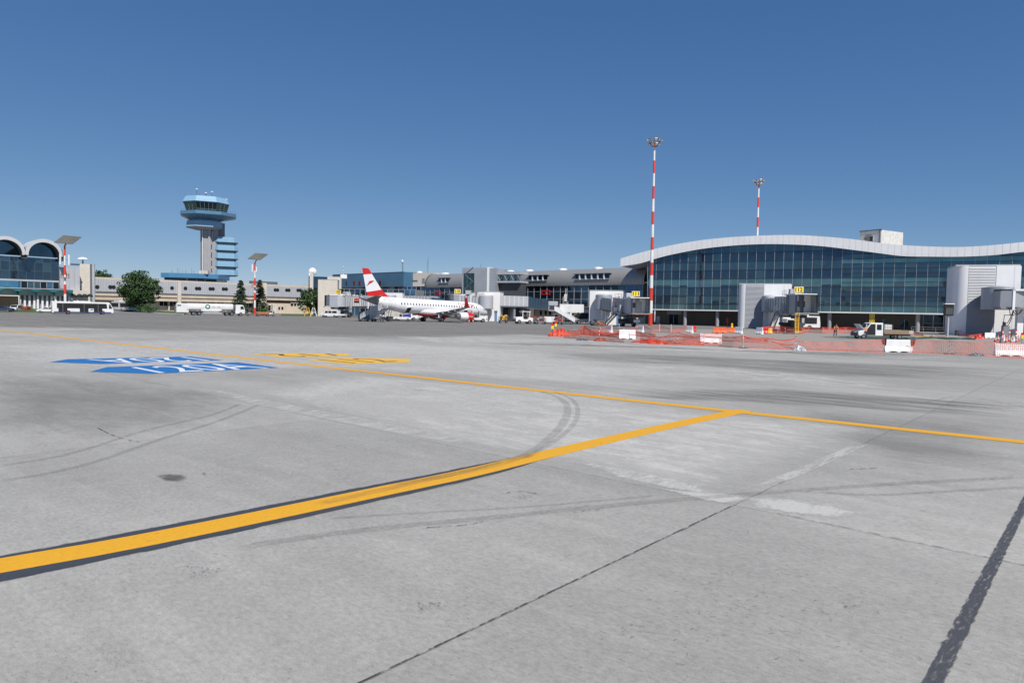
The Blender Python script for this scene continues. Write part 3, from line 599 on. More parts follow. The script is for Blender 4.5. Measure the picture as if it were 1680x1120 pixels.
# ================================================================ CONCOURSE behind the aircraft
B0 = at(1053, 186); B1 = at(553, 287.5); BANG = atan2(B0[1]-B1[1], B0[0]-B1[0]); BP = PL(B1, BANG)
def glass_wall(T, P, u0, u1, rows, bw, mats, name='glazing', frame='light_grey', y=0.0, seed=1, fw=.05):
    rnd = random.Random(seed); g = MB(mats[0]); f = MB(frame); n = max(1, int(round((u1-u0)/bw))); b = (u1-u0)/n
    for i in range(n):
        for z0, z1 in zip(rows, rows[1:]):
            a0, a1 = u0+i*b, u0+(i+1)*b; tx, tz = rnd.gauss(0, .006), rnd.gauss(0, .006)
            g.use(rnd.choice(mats)).face((a0, y+tx-tz, z0), (a1, y-tx-tz, z0), (a1, y-tx+tz, z1), (a0, y+tx+tz, z1))
    for i in range(n+1): f.box(u0+i*b-fw, y-.12, rows[0], u0+i*b+fw, y-.014, rows[-1])
    for z in rows: f.box(u0, y-.09, z-fw, u1, y-.016, z+fw)
    g.build(name, T, recalc=False); f.build(name+'_frame', T)
def concourse():
    T = thing('concourse_building', 'long dark glass concourse under a grey barrel roof with dormer windows', 'terminal', (*BP.p, 0), BANG)
    uE = BP.up(1055, 480)[0]; uB = BP.up(700, 470)[0]
    zg0, zg1 = 4.4, 11.2
    glass_wall(T, BP, 0, uE, [4.4, 6.6, 8.9, 11.2], 2.6, ['glass_navy', 'glass_blue', 'glass_navy', 'glass_dark'], seed=3)
    MB('mid_grey').box(0, .3, 3.9, uE, 22, 11.2).build('core', T)
    MB('brown_fascia').box(0, -.15, 3.6, uE, 8, 4.36).build('fascia', T)
    # barrel roof: semicircle in section, set at the wall line
    r = 4.0; c = (3.6, 11.6); n = 20; br = MB('barrel_roof')
    sec = [(c[0]-r*cos(t)*1.02, c[1]+r*sin(t)) for t in [-.25+(pi+.25)*i/n for i in range(n+1)]]
    holes = [(867, 901), (943, 1003), (720, 739)]; hu = [(BP.up(a, 455, 0)[0], BP.up(b, 455, 0)[0]) for a, b in holes]
    br.loft([[(u, y, z) for y, z in sec] for u in (uB, uE+.5)], caps=False, closed=False)
    ro = br.build('barrel_roof', T, smooth='all', recalc=False)
    rb = MB('mid_grey'); 
    u = uB
    while u < uE: 
        rb.loft([[(u+k, c[0]+(y-c[0])*1.006, c[1]+(z-c[1])*1.006) for y, z in sec] for k in (0, .05)], caps=False, closed=False); u += 1.3
    rb.build('roof_seam', ro, recalc=False)
    e = MB('dark_grey'); e.prism([(y, z) for y, z in sec], uB-.15, uB, 'x'); e.build('end_wall', T)
    e = MB('slate_grey'); e.loft([[(uB-.35, c[0]+(y-c[0])*k, c[1]+(z-c[1])*k) for y, z in sec] for k in (1.06,)]+[[(uB+.3, c[0]+(y-c[0])*1.06, c[1]+(z-c[1])*1.06) for y, z in sec]], caps=False, closed=False); e.build('end_trim', T)
    for (a, b), k in zip(hu, (4, 6, 3)):
        d = MB('glass_dark'); d.box(a+.5, c[0]-r*.99, 12.3, b-.5, c[0]-1, 13.9); dd = d.build('dormer_window', T)
        q = MB('slate_grey'); q.box(a, c[0]-r*1.10, 13.9, b, c[0]-.5, 14.05); q.box(a+.4, c[0]-r*1.08, 12.1, b-.4, c[0]-r*.9, 12.3); q.build('dormer_frame', dd)
        fn = MB('white_panel'); 
        for i in range(1, k): x = a+(b-a)*i/k; fn.box(x-.18, c[0]-r*1.06, 12.3, x+.18, c[0]-r*.98, 13.9)
        fn.build('dormer_fin', dd)
    for px in (727, 729, 835, 866, 921, 979):
        u_ = BP.up(px, 445, 3)[0]; k = MB('white_panel'); k.lathe([(1.3, 15.3), (1.3, 15.75), (1.1, 16.0), (.3, 16.15)], (u_, 3.8, 0), 12); k.build('roof_vent', T)
    # ground floor wall with small windows
    w0 = BP.up(858, 520, 1.5)[0]; w1 = uE; wl = MB('wall_beige'); wl.box(w0, 1.5, 0, w1, 6, 3.6); wl.build('ground_floor_wall', T)
    for px in (868, 875, 887, 895, 902, 862): u_ = BP.up(px, 516, 1.4)[0]; MB('window').box(u_-.45, 1.46, 1.75, u_+.45, 1.52, 3.0).build('window', T)
    v = MB('mid_grey')
    for a, b in ((867, 878), (903, 910)): ua, ub = BP.up(a, 508, 1)[0], BP.up(b, 508, 1)[0]; v.box(ua, 1.2, 3.0, ub, 1.5, 3.58)
    v.build('canopy', T)
    # red framed panels in the glazing
    for x0, x1, y0, y1, m in ((889, 896, 476, 483.5, 2), (896.2, 903, 476, 483.5, 2), (714, 724, 477, 484, 1), (832, 838, 476, 482, 1)):
        a, b = BP.up(x0, y1), BP.up(x1, y0); q = MB('red_paint'); 
        for s in ((a[0], a[1], b[0], a[1]+.25), (a[0], b[1]-.25, b[0], b[1]), (a[0], a[1]+.25, a[0]+.25, b[1]-.25), (b[0]-.25, a[1]+.25, b[0], b[1]-.25)): q.box(s[0], -.2, s[1], s[2], -.125, s[3])
        q.build('red_frame', T)
concourse()
def blue_building():
    T = thing('office_building', 'blue clad office block with small red framed windows above the concourse', 'building', (*BP.p, 0), BANG)
    u1 = BP.up(662, 460, -.4)[0]; u2 = u1+2.2; zt = BP.up(640, 447, -.4)[1]; zb = 11.3
    b = MB('cladding_blue'); b.prism([(-3, -.4), (u1, -.4), (u2, 1.6), (u2, 16), (-3, 16)], zb, zt, 'z'); b.build('cladding', T)
    s = MB('slate_grey')
    z = zb
    while z < zt: 
        s.box(-3, -.415, z, u1, -.402, z+.035); z += .82
    u = 0
    while u < u1: s.box(u, -.415, zb, u+.035, -.402, zt); u += 2.4
    s.build('panel_joint', T)
    MB('slate_grey').box(-3, -.5, zt+.003, u1, .2, zt+.15).build('coping', T)
    for px in (568.5, 581, 590, 623.5):
        u_, z_ = BP.up(px, 464.5, -.45); w_ = MB('old_red'); w_.box(u_-.75, -.47, z_-1.0, u_+.75, -.42, z_+1.0); ww = w_.build('window_frame', T); MB('window').box(u_-.55, -.50, z_-.8, u_+.55, -.471, z_+.8).build('pane', ww)
    # mast with dish on the roof
    u_ = BP.up(657, 447, 2)[0]; m = MB('steel'); 
    for a in (-.25, .25): m.tube((u_+a, 3, zt), (u_+a, 3, zt+4.2), .07)
    for k in range(6): m.tube((u_-.25, 3, zt+.5+k*.7), (u_+.25, 3, zt+1.2+k*.7), .05)
    m.use('white_panel').lathe([(.05, -.3), (.6, 0), (.65, .1)], (u_, 2.7, zt+4.3), 12, ax='y'); m.build('roof_mast', T)
blue_building()
def annex_white():
    P = PL(BP.world(BP.up(662, 460, -.4)[0]+2.3, 2.2), BANG+radians(12)); T = thing('service_block', 'cream block with dark louvres between the blue offices and the barrel roof', 'building', (*P.p, 0), P.rz)
    u1 = P.up(712, 455)[0]; zt = P.up(690, 447.5)[1]; MB('pale_beige').box(0, 0, 11.3, u1, 10, zt).build('wall', T)
    a, b = P.up(674, 462), P.up(685, 459.5); l_ = MB('slate_grey'); l_.box(a[0], -.06, a[1], b[0], .05, b[1]); l_.build('louvre', T)
    a, b = P.up(692.5, 465), P.up(697, 456.5); l_ = MB('mid_grey'); l_.box(a[0], -.06, a[1], b[0], .05, b[1]); l_.build('louvre', T)
    k = MB('white_panel'); c = P.up(683, 447); k.lathe([(1.1, zt), (1.1, zt+.4), (.4, zt+.75)], (c[0], 2, 0), 12); k.build('roof_vent', T)
    k = MB('steel'); 
    for px, h in ((698, 4.8), (699.5, 6.0)): c = P.up(px, 447); k.tube((c[0], 1, zt), (c[0], 1, zt+h), .06)
    k.build('aerial', T)
annex_white()
def grey_block():
    P = PL(at(800, 205), BANG+radians(20)); T = thing('stair_block', 'grey panelled stair block with a tall glass panel and white corner strip', 'building', (*P.p, 0), P.rz)
    a = P.up(758, 460)[0]; zt = P.up(790, 439.2)[1]; e = P.up(812.5, 460)[0]
    b = MB('panel_grey'); b.box(a, 0, 0, -.35, 9, zt); b.box(.35, -.05, 0, e, 9, zt-.1); b.build('wall', T)
    MB('white_panel').box(-.35, -.2, 0, .35, 8, zt+.15).build('corner_strip', T)
    j = MB('mid_grey'); z = 1.0
    while z < zt-.3: j.box(a, -.012, z, -.36, -.002, z+.04); j.box(.36, -.062, z, e, -.052, z+.04); z += .9
    j.build('panel_joint', T)
    g0, g1 = P.up(760, 486), P.up(778.5, 447.8); g = MB('glass_tower'); n = 3; m = 5
    for i in range(n):
        for k in range(m):
            x0, x1 = g0[0]+(g1[0]-g0[0])*i/n, g0[0]+(g1[0]-g0[0])*(i+1)/n; z0, z1 = g0[1]+(g1[1]-g0[1])*k/m, g0[1]+(g1[1]-g0[1])*(k+1)/m
            g.face((x0+.03, -.03+random.gauss(0, .01), z0+.03), (x1-.03, -.03+random.gauss(0, .01), z0+.03), (x1-.03, -.03, z1-.03), (x0+.03, -.03, z1-.03))
    gg = g.build('glass_panel', T, recalc=False)
    d = MB('slate_grey')
    for k in range(4): 
        z0 = g0[1]+k*2.2; x0, x1 = (g0[0]+.4, g1[0]-.4) if k % 2 else (g1[0]-.4, g0[0]+.4); d.tube((x0, -.06, z0), (x1, -.06, z0+2.2), .12)
    d.build('stair_brace', gg)
    MB('steel').tube((a*.45, 3, zt), (a*.45, 3, zt+1.5), .07).build('aerial', T)
grey_block()
def glass_link():
    P = PL(at(814, 206), BANG+radians(14)); T = thing('glazed_link', 'glazed high level link with steel trusses beside the grey stair block', 'walkway', (*P.p, 0), P.rz)
    e = P.up(854, 456)[0]; zt = P.up(816, 445.5)[1]; zb = P.up(816, 463.8)[1]
    MB('light_grey').box(0, -.2, zt-.9, e, 5, zt).build('roof', T); MB('light_grey').box(0, -.2, zb, e, 5, zb+.5).build('floor', T)
    g = MB('glass_tower'); n = 7
    for i in range(n): g.use('glass_tower' if i % 2 else 'glass_pale').box(e*i/n+.04, 0, zb+.52, e*(i+1)/n-.04, .05, zt-.92)
    g.build('glazing', T); t = MB('steel')
    for i in range(n): t.tube((e*i/n, -.08, zb+.5 if i % 2 else zt-.9), (e*(i+1)/n, -.08, zt-.9 if i % 2 else zb+.5), .09)
    t.build('truss', T); MB('dark_grey').box(.2, 1, 0, e-.2, 4, zb-.01).build('support_wall', T)
glass_link()
def gate_house(label, px0, px1, d, ytop, rz, depth=6.0, door=None, mat='gate_white', group='plain white gate houses'):
    P = PL(at(px0, d), rz); T = thing('gate_house', label, 'gate building', (*P.p, 0), rz, group); u1 = P.up(px1, 500)[0]; zt = P.up((px0+px1)/2, ytop)[1]
    b = MB(mat); b.box(0, 0, 0, u1, depth, zt); b.build('wall', T, bevel=.04)
    MB('light_grey').box(-.06, -.06, zt+.003, u1+.06, depth+.06, zt+.12).build('coping', T)
    if door:
        a, b_ = P.up(door[0], 520)[0], P.up(door[1], 520)[0]; h = P.up(door[0], door[2])[1]; dd = MB('door_blue').box(a, -.05, .02, b_, .02, h).build('door', T)
        MB('slate_grey').box(a-.06, -.07, h, b_+.06, .02, h+.55).build('transom', dd); MB('steel').box(b_-.22, -.08, 1.0, b_-.12, -.051, 1.2).build('handle', dd)
    return P, T, u1, zt
H110 = gate_house('white gate house with a blue door in front of the grey stair block', 783, 820, 178, 478.7, radians(-8), door=(811.3, 815.5, 513))
H111 = gate_house('white gate house behind the jet bridge signed 111', 966.5, 1021, 157, 476.8, radians(-12), door=(1011.5, 1016, 517))
H109 = gate_house('tall beige gate house behind the parked white van', 521.5, 553.5, 214, 459, radians(10), 7, mat='pale_beige')
def walkway(label, A, B, z0, z1, w_, mat, parts='ribs', piers=(), group='fixed walkways along the concourse', zend=None):
    d = Vector((B[0]-A[0], B[1]-A[1])); L = d.length; rz = atan2(d.y, d.x); T = thing('elevated_walkway', label, 'walkway', (*A, 0), rz, group)
    dz = 0 if zend is None else zend
    b = MB(mat); b.add([(0, 0, z0), (L, 0, z0), (L, w_, z0), (0, w_, z0), (0, 0, z1), (L, 0, z1+dz), (L, w_, z1+dz), (0, w_, z1)], [(0, 3, 2, 1), (4, 5, 6, 7), (0, 1, 5, 4), (1, 2, 6, 5), (2, 3, 7, 6), (3, 0, 4, 7)]); b.build('wall', T)
    r = MB('white_panel' if parts == 'ribs' else 'slate_grey'); n = int(L/1.25)
    for i in range(n+1): x = i*L/n; r.box(x-.05, -.045, z0, x+.05, -.002, z1+dz*i/n)
    r.build('rib', T)
    t = MB('slate_grey'); t.box(0, -.08, z0-.3, L, w_, z0-.005); t.build('floor_edge', T)
    for p in piers: q = MB('mid_grey'); q.box(p-.3, .4, 0, p+.3, w_-.4, z0-.3); q.build('pier', T)
    return T
A = at(820, 178); Bq = at(866, 182); walkway('grey ribbed walkway running right from the white gate house with blue door', A, Bq, 4.1, 6.75, 4, 'light_grey', piers=(4.6,))
walkway('blue glass walkway sloping down to the concourse glazing', Bq, at(908, 203), 3.6, 6.75, 3.2, 'glass_panel', 'dark', zend=-.9)
ud = MB('black'); ud.box(0, 0, 0, 5.4, 2, 3.7); dk_ = thing('undercroft_wall', 'bay filled with black as painted shade under the grey ribbed walkway', 'wall', at(821, 183), radians(3)); ud.build('bay', dk_); MB('mid_grey').box(5.4, -.1, 0, 6.0, 2, 3.75).build('pier', dk_); MB('brown_wall').box(6.0, 0, 0, 9.0, 2, 3.7).build('wall', dk_)  # solid black block paints the shade of the opening under the walkway
# walkway behind the aircraft tail
walkway('pale walkway passing behind the red and white aircraft tail', at(660, 222), at(707, 215), 4.2, 7.0, 3.5, 'light_grey', piers=(3, 8))
walkway('short blue walkway behind the aircraft fuselage', at(707, 215), at(752, 222), 3.9, 6.6, 3.2, 'glass_panel', 'dark', zend=-.7)
bx = gate_house('white box housing beside the tail of the aircraft', 630, 660, 221, 480.3, radians(0), 5)
cr = MB('pale_beige'); W109 = thing('service_wing', 'low blue glass wing behind the left jet bridge', 'building', at(556, 238), radians(-20))
glass_wall(W109, None, 0, 30, [0.2, 3.5, 5.3, 7.2, 9.3], 2.2, ['glass_panel', 'glass_navy', 'glass_blue'], seed=8); MB('mid_grey').box(0, .3, 0, 30, 6, 9.2).build('core', W109)
tw_ = PL(at(508, 262), radians(20)); ST = thing('stair_tower', 'cream and dark blue stair tower behind the beige gate house', 'building', (*tw_.p, 0), tw_.rz)
zt = tw_.up(512, 452)[1]; a = tw_.up(514, 460)[0]; e = tw_.up(560, 460)[0]; MB('pale_beige').box(0, 0, 0, a, 8, zt).build('wall', ST); MB('glass_navy').box(a+.02, .2, 0, e*.55, 8, zt-.3).build('glazing', ST)
MB('pale_beige').box(e*.55+.02, -.3, 0, e, 8, zt-.2).build('side_wall', ST)
k = MB('white_panel'); k.lathe([(.1, -.6), (1.3, 0), (1.5, .3)], (a*.9, 2, zt+1.6), 14, ax='y'); k.tube((a*.9, 2, zt), (a*.9, 2.3, zt+1.6), .1); k.box(-.2, 2, zt, .2, 2.4, zt+1); k.build('dish', ST)
k = MB('white_panel'); x = tw_.up(565, 452)[0]; k.box(x-1.2, 2, zt-.6, x+1.2, 4, zt+.9)
for i in range(5): k.use('red_paint' if i % 2 else 'white_paint').tube((x, 3, zt+.9+i*.7), (x, 3, zt+1.6+i*.7), .09)
k.build('beacon_mast', ST)
# ================================================================ LEFT SIDE
D45 = radians(45.5)
DP = PL(at(0, 192), D45)                                  # front of the vaulted hall
def vaulted_hall():
    T = thing('arched_terminal', 'blue glass hall under white barrel vaults at the left edge', 'terminal', (*DP.p, 0), D45)
    ue = DP.up(97, 450, 3)[0]
    px2 = DP.up(72.5, 395)[0]; half = (DP.up(103, 425)[0]-DP.up(42, 420)[0])/2
    ztop = DP.up(73, 392)[1]; zs = DP.up(60, 418.5)[1]; rx = half; rz_ = ztop-zs
    cs = [px2, px2-2*half, px2-4*half, px2-6*half]
    for i, c in enumerate(cs):
        ps = [(c-rx*cos(t), zs+rz_*sin(t)**.9) for t in [pi*k/22 for k in range(23)]]
        pi_ = [(c-rx*.84*cos(t), zs-.2+rz_*.84*sin(t)**.9) for t in [pi*k/22 for k in range(23)]]
        v = MB('vault_white')
        rim = [(x, 0, z) for x, z in ps]; rin = [(x, 0, z) for x, z in pi_]; bk_o = [(x, 9, z) for x, z in ps]
        v.loft([rin, rim], closed=False, caps=False); v.loft([rim, bk_o], closed=False, caps=False); vo = v.build('vault', T, smooth='all', recalc=False)
        q = MB('vault_under'); q.loft([rin, [(x, 4.2, z) for x, z in pi_]], closed=False, caps=False); q.build('vault_lining', vo, smooth='all', recalc=False)
        g = MB('glass_navy'); g.face(*[(x, 4.0, z) for x, z in pi_]); g.build('vault_glazing', T, recalc=False)
        d = MB('dark_grey'); d.prism([(c+rx*.86, zs-1.2), (c+rx*1.14, zs-1.2), (c+rx, zs+2.2)], .6, 4, 'y'); d.build('vault_foot', T)
    z1 = DP.up(50, 461.5, 3)[1]; z2 = DP.up(50, 476.5, 3)[1]; zc = zs-.6
    glass_wall(T, DP, cs[-1]-half, ue, [z1+.5, z1+3, z1+5.6, zc], 2.0, ['glass_navy', 'glass_navy', 'glass_deep'], seed=11, y=3.4, fw=.03, frame='slate_grey')
    glass_wall(T, DP, cs[-1]-half, ue, [z2, z1-.02], 1.6, ['glass_dark', 'glass_deep', 'glass_panel'], name='lower_glazing', seed=12, y=3.2)
    k = DP.up(30, 470, 3.1)[0]; sk_ = MB('glass_sky'); sk_.box(cs[-1]-half, 3.0, z2, k, 3.1, z1); sk_.build('blue_glazing', T)
    MB('light_grey').box(cs[-1]-half, 3.0, z1, ue, 3.3, z1+.48).build('sill_band', T)
    MB('slate_grey').box(cs[-1]-half, 4.2, 0, ue-.1, 30, zc).build('core', T)
    # arcade of round green awnings over white piers
    zt = DP.up(60, 474, -1)[1]; za = DP.up(60, 483, -1)[1]
    can = MB('teal_canopy'); can.box(cs[-1], -.4, zt-.8, ue+2.8, 3, zt); can.build('canopy', T)
    MB('light_grey').box(cs[-1], -.5, zt+.003, ue+2.8, 0, zt+.2).build('canopy_trim', T)
    wl = MB('dirty_white'); wl.box(cs[-1], .6, 0, ue+2.8, 2.9, za).build('arcade_wall', T)
    for c in (14, 45.5, 74.5, 103.5, -17):
        u_ = DP.up(c, 480, -1)[0]; hw = 2.15; a = MB('awning_green')
        rings = []
        for t in range(13):
            th = pi*t/12; rings.append([(u_-hw*cos(th), -1.2-.5*sin(th), za-.3), (u_-hw*cos(th), -1.0, za+2.0*sin(th)*.55), (u_-hw*cos(th), .5, za+2.0*sin(th))])
        a.loft(rings, caps=False, closed=False); a.prism([(u_-hw*cos(pi*t/12), za-.02+2.0*sin(pi*t/12)) for t in range(13)], .3, .55, 'y'); a.build('awning', T, smooth='all', recalc=False)
        for k in (-1.75, -.62, .52, 1.65):
            MB('white_panel').box(u_+k-.24, -.5, .02, u_+k+.24, .58, za-.02).build('pier', T)
        b = MB('mid_grey'); b.box(u_-1.45, .40, .8, u_-.95, .58, za-.2); b.box(u_-.32, .40, .8, u_+.22, .58, za-.2); b.box(u_+.80, .40, .8, u_+1.35, .58, za-.2); b.build('shutter', T)
    # grey end wing with curved parapet
    e2 = DP.up(131, 460, 4)[0]; zw = DP.up(110, 438.5, 4)[1]; g = MB('panel_grey'); g.use('light_grey').box(ue+.02, 4, 0, e2, 16, zw); g.build('end_wall', T)
    j = MB('mid_grey')
    for i in range(1, 4): x = ue+(e2-ue)*i/4; j.box(x-.03, 3.98, 4.5, x+.03, 3.995, zw)
    j.build('panel_joint', T)
    MB('pale_beige').box(ue+2.9, 1.2, 2.9, e2+1.5, 3.9, DP.up(120, 476, 1.2)[1]).build('lower_fascia', T)
    for px in (120.5, 131, 139.5, 148):
        u_ = DP.up(px, 485, .6)[0]; z_ = DP.up(px, 487, .6)[1]; a = MB('awning_green'); r = .95
        a.lathe([(r, -.0), (r*.8, .55), (r*.4, .85), (.05, .95)], (u_, 1.0, z_), 12); a.build('awning', T, smooth='all')
    MB('brown').box(ue+3, 2.4, 0, e2+1.5, 3.8, 2.88).build('shopfront', T)
vaulted_hall()
def stair_tower():
    P = PL(at(131, 212), D45-radians(14)); T = thing('stair_tower', 'cream stair tower with two round corner columns beside the arched hall', 'building', (*P.p, 0), P.rz)
    a, b, c, d = [P.up(x, 460)[0] for x in (131, 147.8, 150.5, 156)]; zt = P.up(140, 433)[1]
    MB('pale_beige').box(a, 0, 0, b, 7, zt).build('wall', T, bevel=.05); MB('slate_grey').box(b+.005, .5, 0, c, 6, zt-.2).build('recess', T)
    k = MB('light_grey'); k.lathe([((d-c)/2, 0), ((d-c)/2, zt)], ((c+d)/2, .8, 0), 16); k.build('corner_column', T, smooth=True)
    MB('slate_grey').box(a-2.6, .5, zt-.25, d, 6, zt+.05).build('roof_edge', T)
    for z in (4.6, 9.0): q = MB('slate_grey'); q.box(a+.3, -.1, z, a+.7, -.004, z+.4); q.build('lamp', T)
    m = thing('mushroom_antenna', 'white mushroom shaped antenna on the cream stair tower roof', 'antenna', (*P.world(P.up(132, 430)[0]+.6, 2), zt+.05))
    q = MB('slate_grey'); q.tube((0, 0, 0), (0, 0, 1.3), .22, .16); q.build('stem', m); q = MB('white_panel'); q.lathe([(.1, 1.2), (1.55, 1.35), (1.5, 1.6), (.9, 2.0), (.05, 2.15)], n=18); q.build('dome', m, smooth=True)
stair_tower()
CP = PL(at(157, 231), atan2(at(520, 290)[1]-at(157, 231)[1], at(520, 290)[0]-at(157, 231)[0]))
def long_building():
    T = thing('long_building', 'long low cream building with grey ribbed band and paired portholes', 'building', (*CP.p, 0), CP.rz)
    ue = CP.up(530, 480)[0]; zt = CP.up(300, 460.3)[1]; zp0 = CP.up(300, 482)[1]; zc0 = CP.up(320, 489)[1]; zp1 = zt-.55
    w_ = MB('cream'); w_.box(-2, .25, zc0, ue, 14, zt); w_.build('upper_wall', T)
    p = MB('light_grey'); p.box(0, 0, zp0, ue, .24, zp1); p.build('ribbed_band', T)
    r = MB('panel_grey'); x = 0
    while x < ue: r.box(x, -.05, zp0, x+.07, -.002, zp1); x += .8
    r.build('band_rib', T)
    MB('slate_grey').box(0, .05, zp0-.35, ue, .24, zp0-.005).build('shadow_gap', T)
    for px, py in ((159.5, 470.6), (181, 470.8), (186.5, 470.9), (262, 472), (282.3, 472.4), (304.3, 472.9), (322.7, 473.2), (327.4, 473.3), (345, 473.7), (349.6, 473.8), (366.6, 474), (371.2, 474.1), (451.6, 475.5), (455.5, 475.6), (470.4, 475.8), (474.2, 475.9), (488.7, 476), (492.6, 476.1)):
        u_, z_ = CP.up(px, py, -.1); q = MB('black'); q.lathe([(.66, -.12), (.66, -.01)], (u_, 0, z_), 16, ax='y'); w1 = q.build('porthole', T)
    for a, b, y in ((291.5, 297.3, 462), (432.5, 437.5, 464)):
        ua, ub = CP.up(a, 480, -.5)[0], CP.up(b, 480, -.5)[0]; MB('pale_beige').box(ua, -.6, 0, ub, .24, CP.up(a, y, -.5)[1]).build('pilaster', T)
    ua, ub = CP.up(424, 470, 0)[0], CP.up(432, 470, 0)[0]; MB('cream').box(ua, -.4, 0, ub, .24, CP.up(428, 463.5)[1]).build('pilaster', T)
    # recessed ground floor
    u1 = CP.up(437, 490)[0]; g = MB('wall_beige'); g.box(-1, 3.2, 0, u1, 4, zc0-.01); g.box(u1, .9, 0, ue, 4, zc0-1.25); g.build('ground_floor_wall', T)
    MB('brown_fascia').box(u1, .95, zc0-1.24, ue, 4, zc0-.005).build('fascia', T); MB('cream').box(0, .6, zc0-1.4, u1-.02, .9, zc0-.005).build('beam', T)
    z0, z1 = CP.up(330, 500, 3)[1], CP.up(330, 492, 3)[1]
    for i in range(11):
        a = CP.up(262+i*15.5, 495, 3.1)[0]; b = CP.up(262+i*15.5+12.5, 495, 3.1)[0]; q = MB('glass_dark').box(a, 3.08, z0-.6, b, 3.19, z1); qo = q.build('window', T); f = MB('white_panel'); m = (a+b)/2; f.box(m-.06, 3.04, z0-.6, m+.06, 3.075, z1); f.build('mullion', qo)
        MB('pale_beige').box(b+.05, 2.0, 0, b+.45, 3.0, zc0-1.42).build('pier', T)
    for a, b, y0, y1, m in ((456.8, 459.5, 508, 503, 'window'), (461.7, 464.8, 508, 503, 'window'), (440.5, 444, 511.5, 500.5, 'glass_dark'), (447, 449.5, 511.5, 500.5, 'glass_dark'), (477, 481, 501.8, 497, 'window'), (482.6, 486, 501.8, 497, 'window'), (487.5, 491, 501.8, 497, 'window')):
        p0, p1 = CP.up(a, y0, .85), CP.up(b, y1, .85); qo = MB(m).box(p0[0], .82, max(.05, p0[1]), p1[0], .895, p1[1]).build('door' if y0 > 510 else 'window', T); f = MB('white_panel'); f.box(p0[0]-.12, .80, p1[1], p1[0]+.12, .9, p1[1]+.15); f.build('lintel', qo)
    q = MB('dirty_white'); p0 = CP.up(446.5, 500); q.box(p0[0], -.5, .02, p0[0]+1.6, .8, 3.6); q.build('porch', T)
    for i in range(16): x = random.uniform(4, ue-4); c = MB('steel'); c.tube((x, 5, zt), (x, 5, zt+random.uniform(.5, 1.6)), .04); c.build('roof_aerial', T)
    vb = MB('slate_grey'); x = CP.up(440, 463)[0]; vb.box(x-6, 2, zt, x+5, 4, zt+1.2); vb.build('roof_tank', T)
long_building()
def blue_annex():
    P = PL(at(262, 318), radians(8)); T = thing('blue_annex', 'low block with a flat blue roof band at the foot of the control tower', 'building', (*P.p, 0), P.rz)
    e = P.up(352, 450)[0]; z1 = P.up(300, 448)[1]; z0 = P.up(300, 455.5)[1]; zb = P.up(300, 461)[1]; c = P.up(320, 450)[0]
    b = MB('annex_blue'); b.prism([(0, 1.5), (4, 0), (c, 0), (e, 6), (e, 26), (0, 26)], z0, z1, 'z'); b.build('roof_band', T)
    g = MB('glass_dark'); g.prism([(1, 3), (4, 1.4), (c-.5, 1.4), (e-1, 7), (e-1, 25), (1, 25)], 0, z0-.01, 'z'); g.build('glazing', T)
    k = MB('slate_grey')
    for i in range(13): x = 4+(c-4.5)*i/12; k.box(x, 1.28, 0, x+.18, 1.39, z0-.02)
    k.build('glazing_frame', T)
    for i in range(9): x = random.uniform(2, c); a = MB('steel'); a.tube((x, 3, z1), (x, 3, z1+random.uniform(1, 2.6)), .06); a.build('roof_aerial', T)
    bx = MB('pale_beige'); u0, u1 = P.up(324, 447)[0], P.up(339, 447)[0]
    for i in range(3): bx.box(u0+(u1-u0)*i/3+.1, 2, z1, u0+(u1-u0)*(i+1)/3-.1, 5, P.up(330, 443.4)[1])
    bx.build('roof_unit', T)
blue_annex()
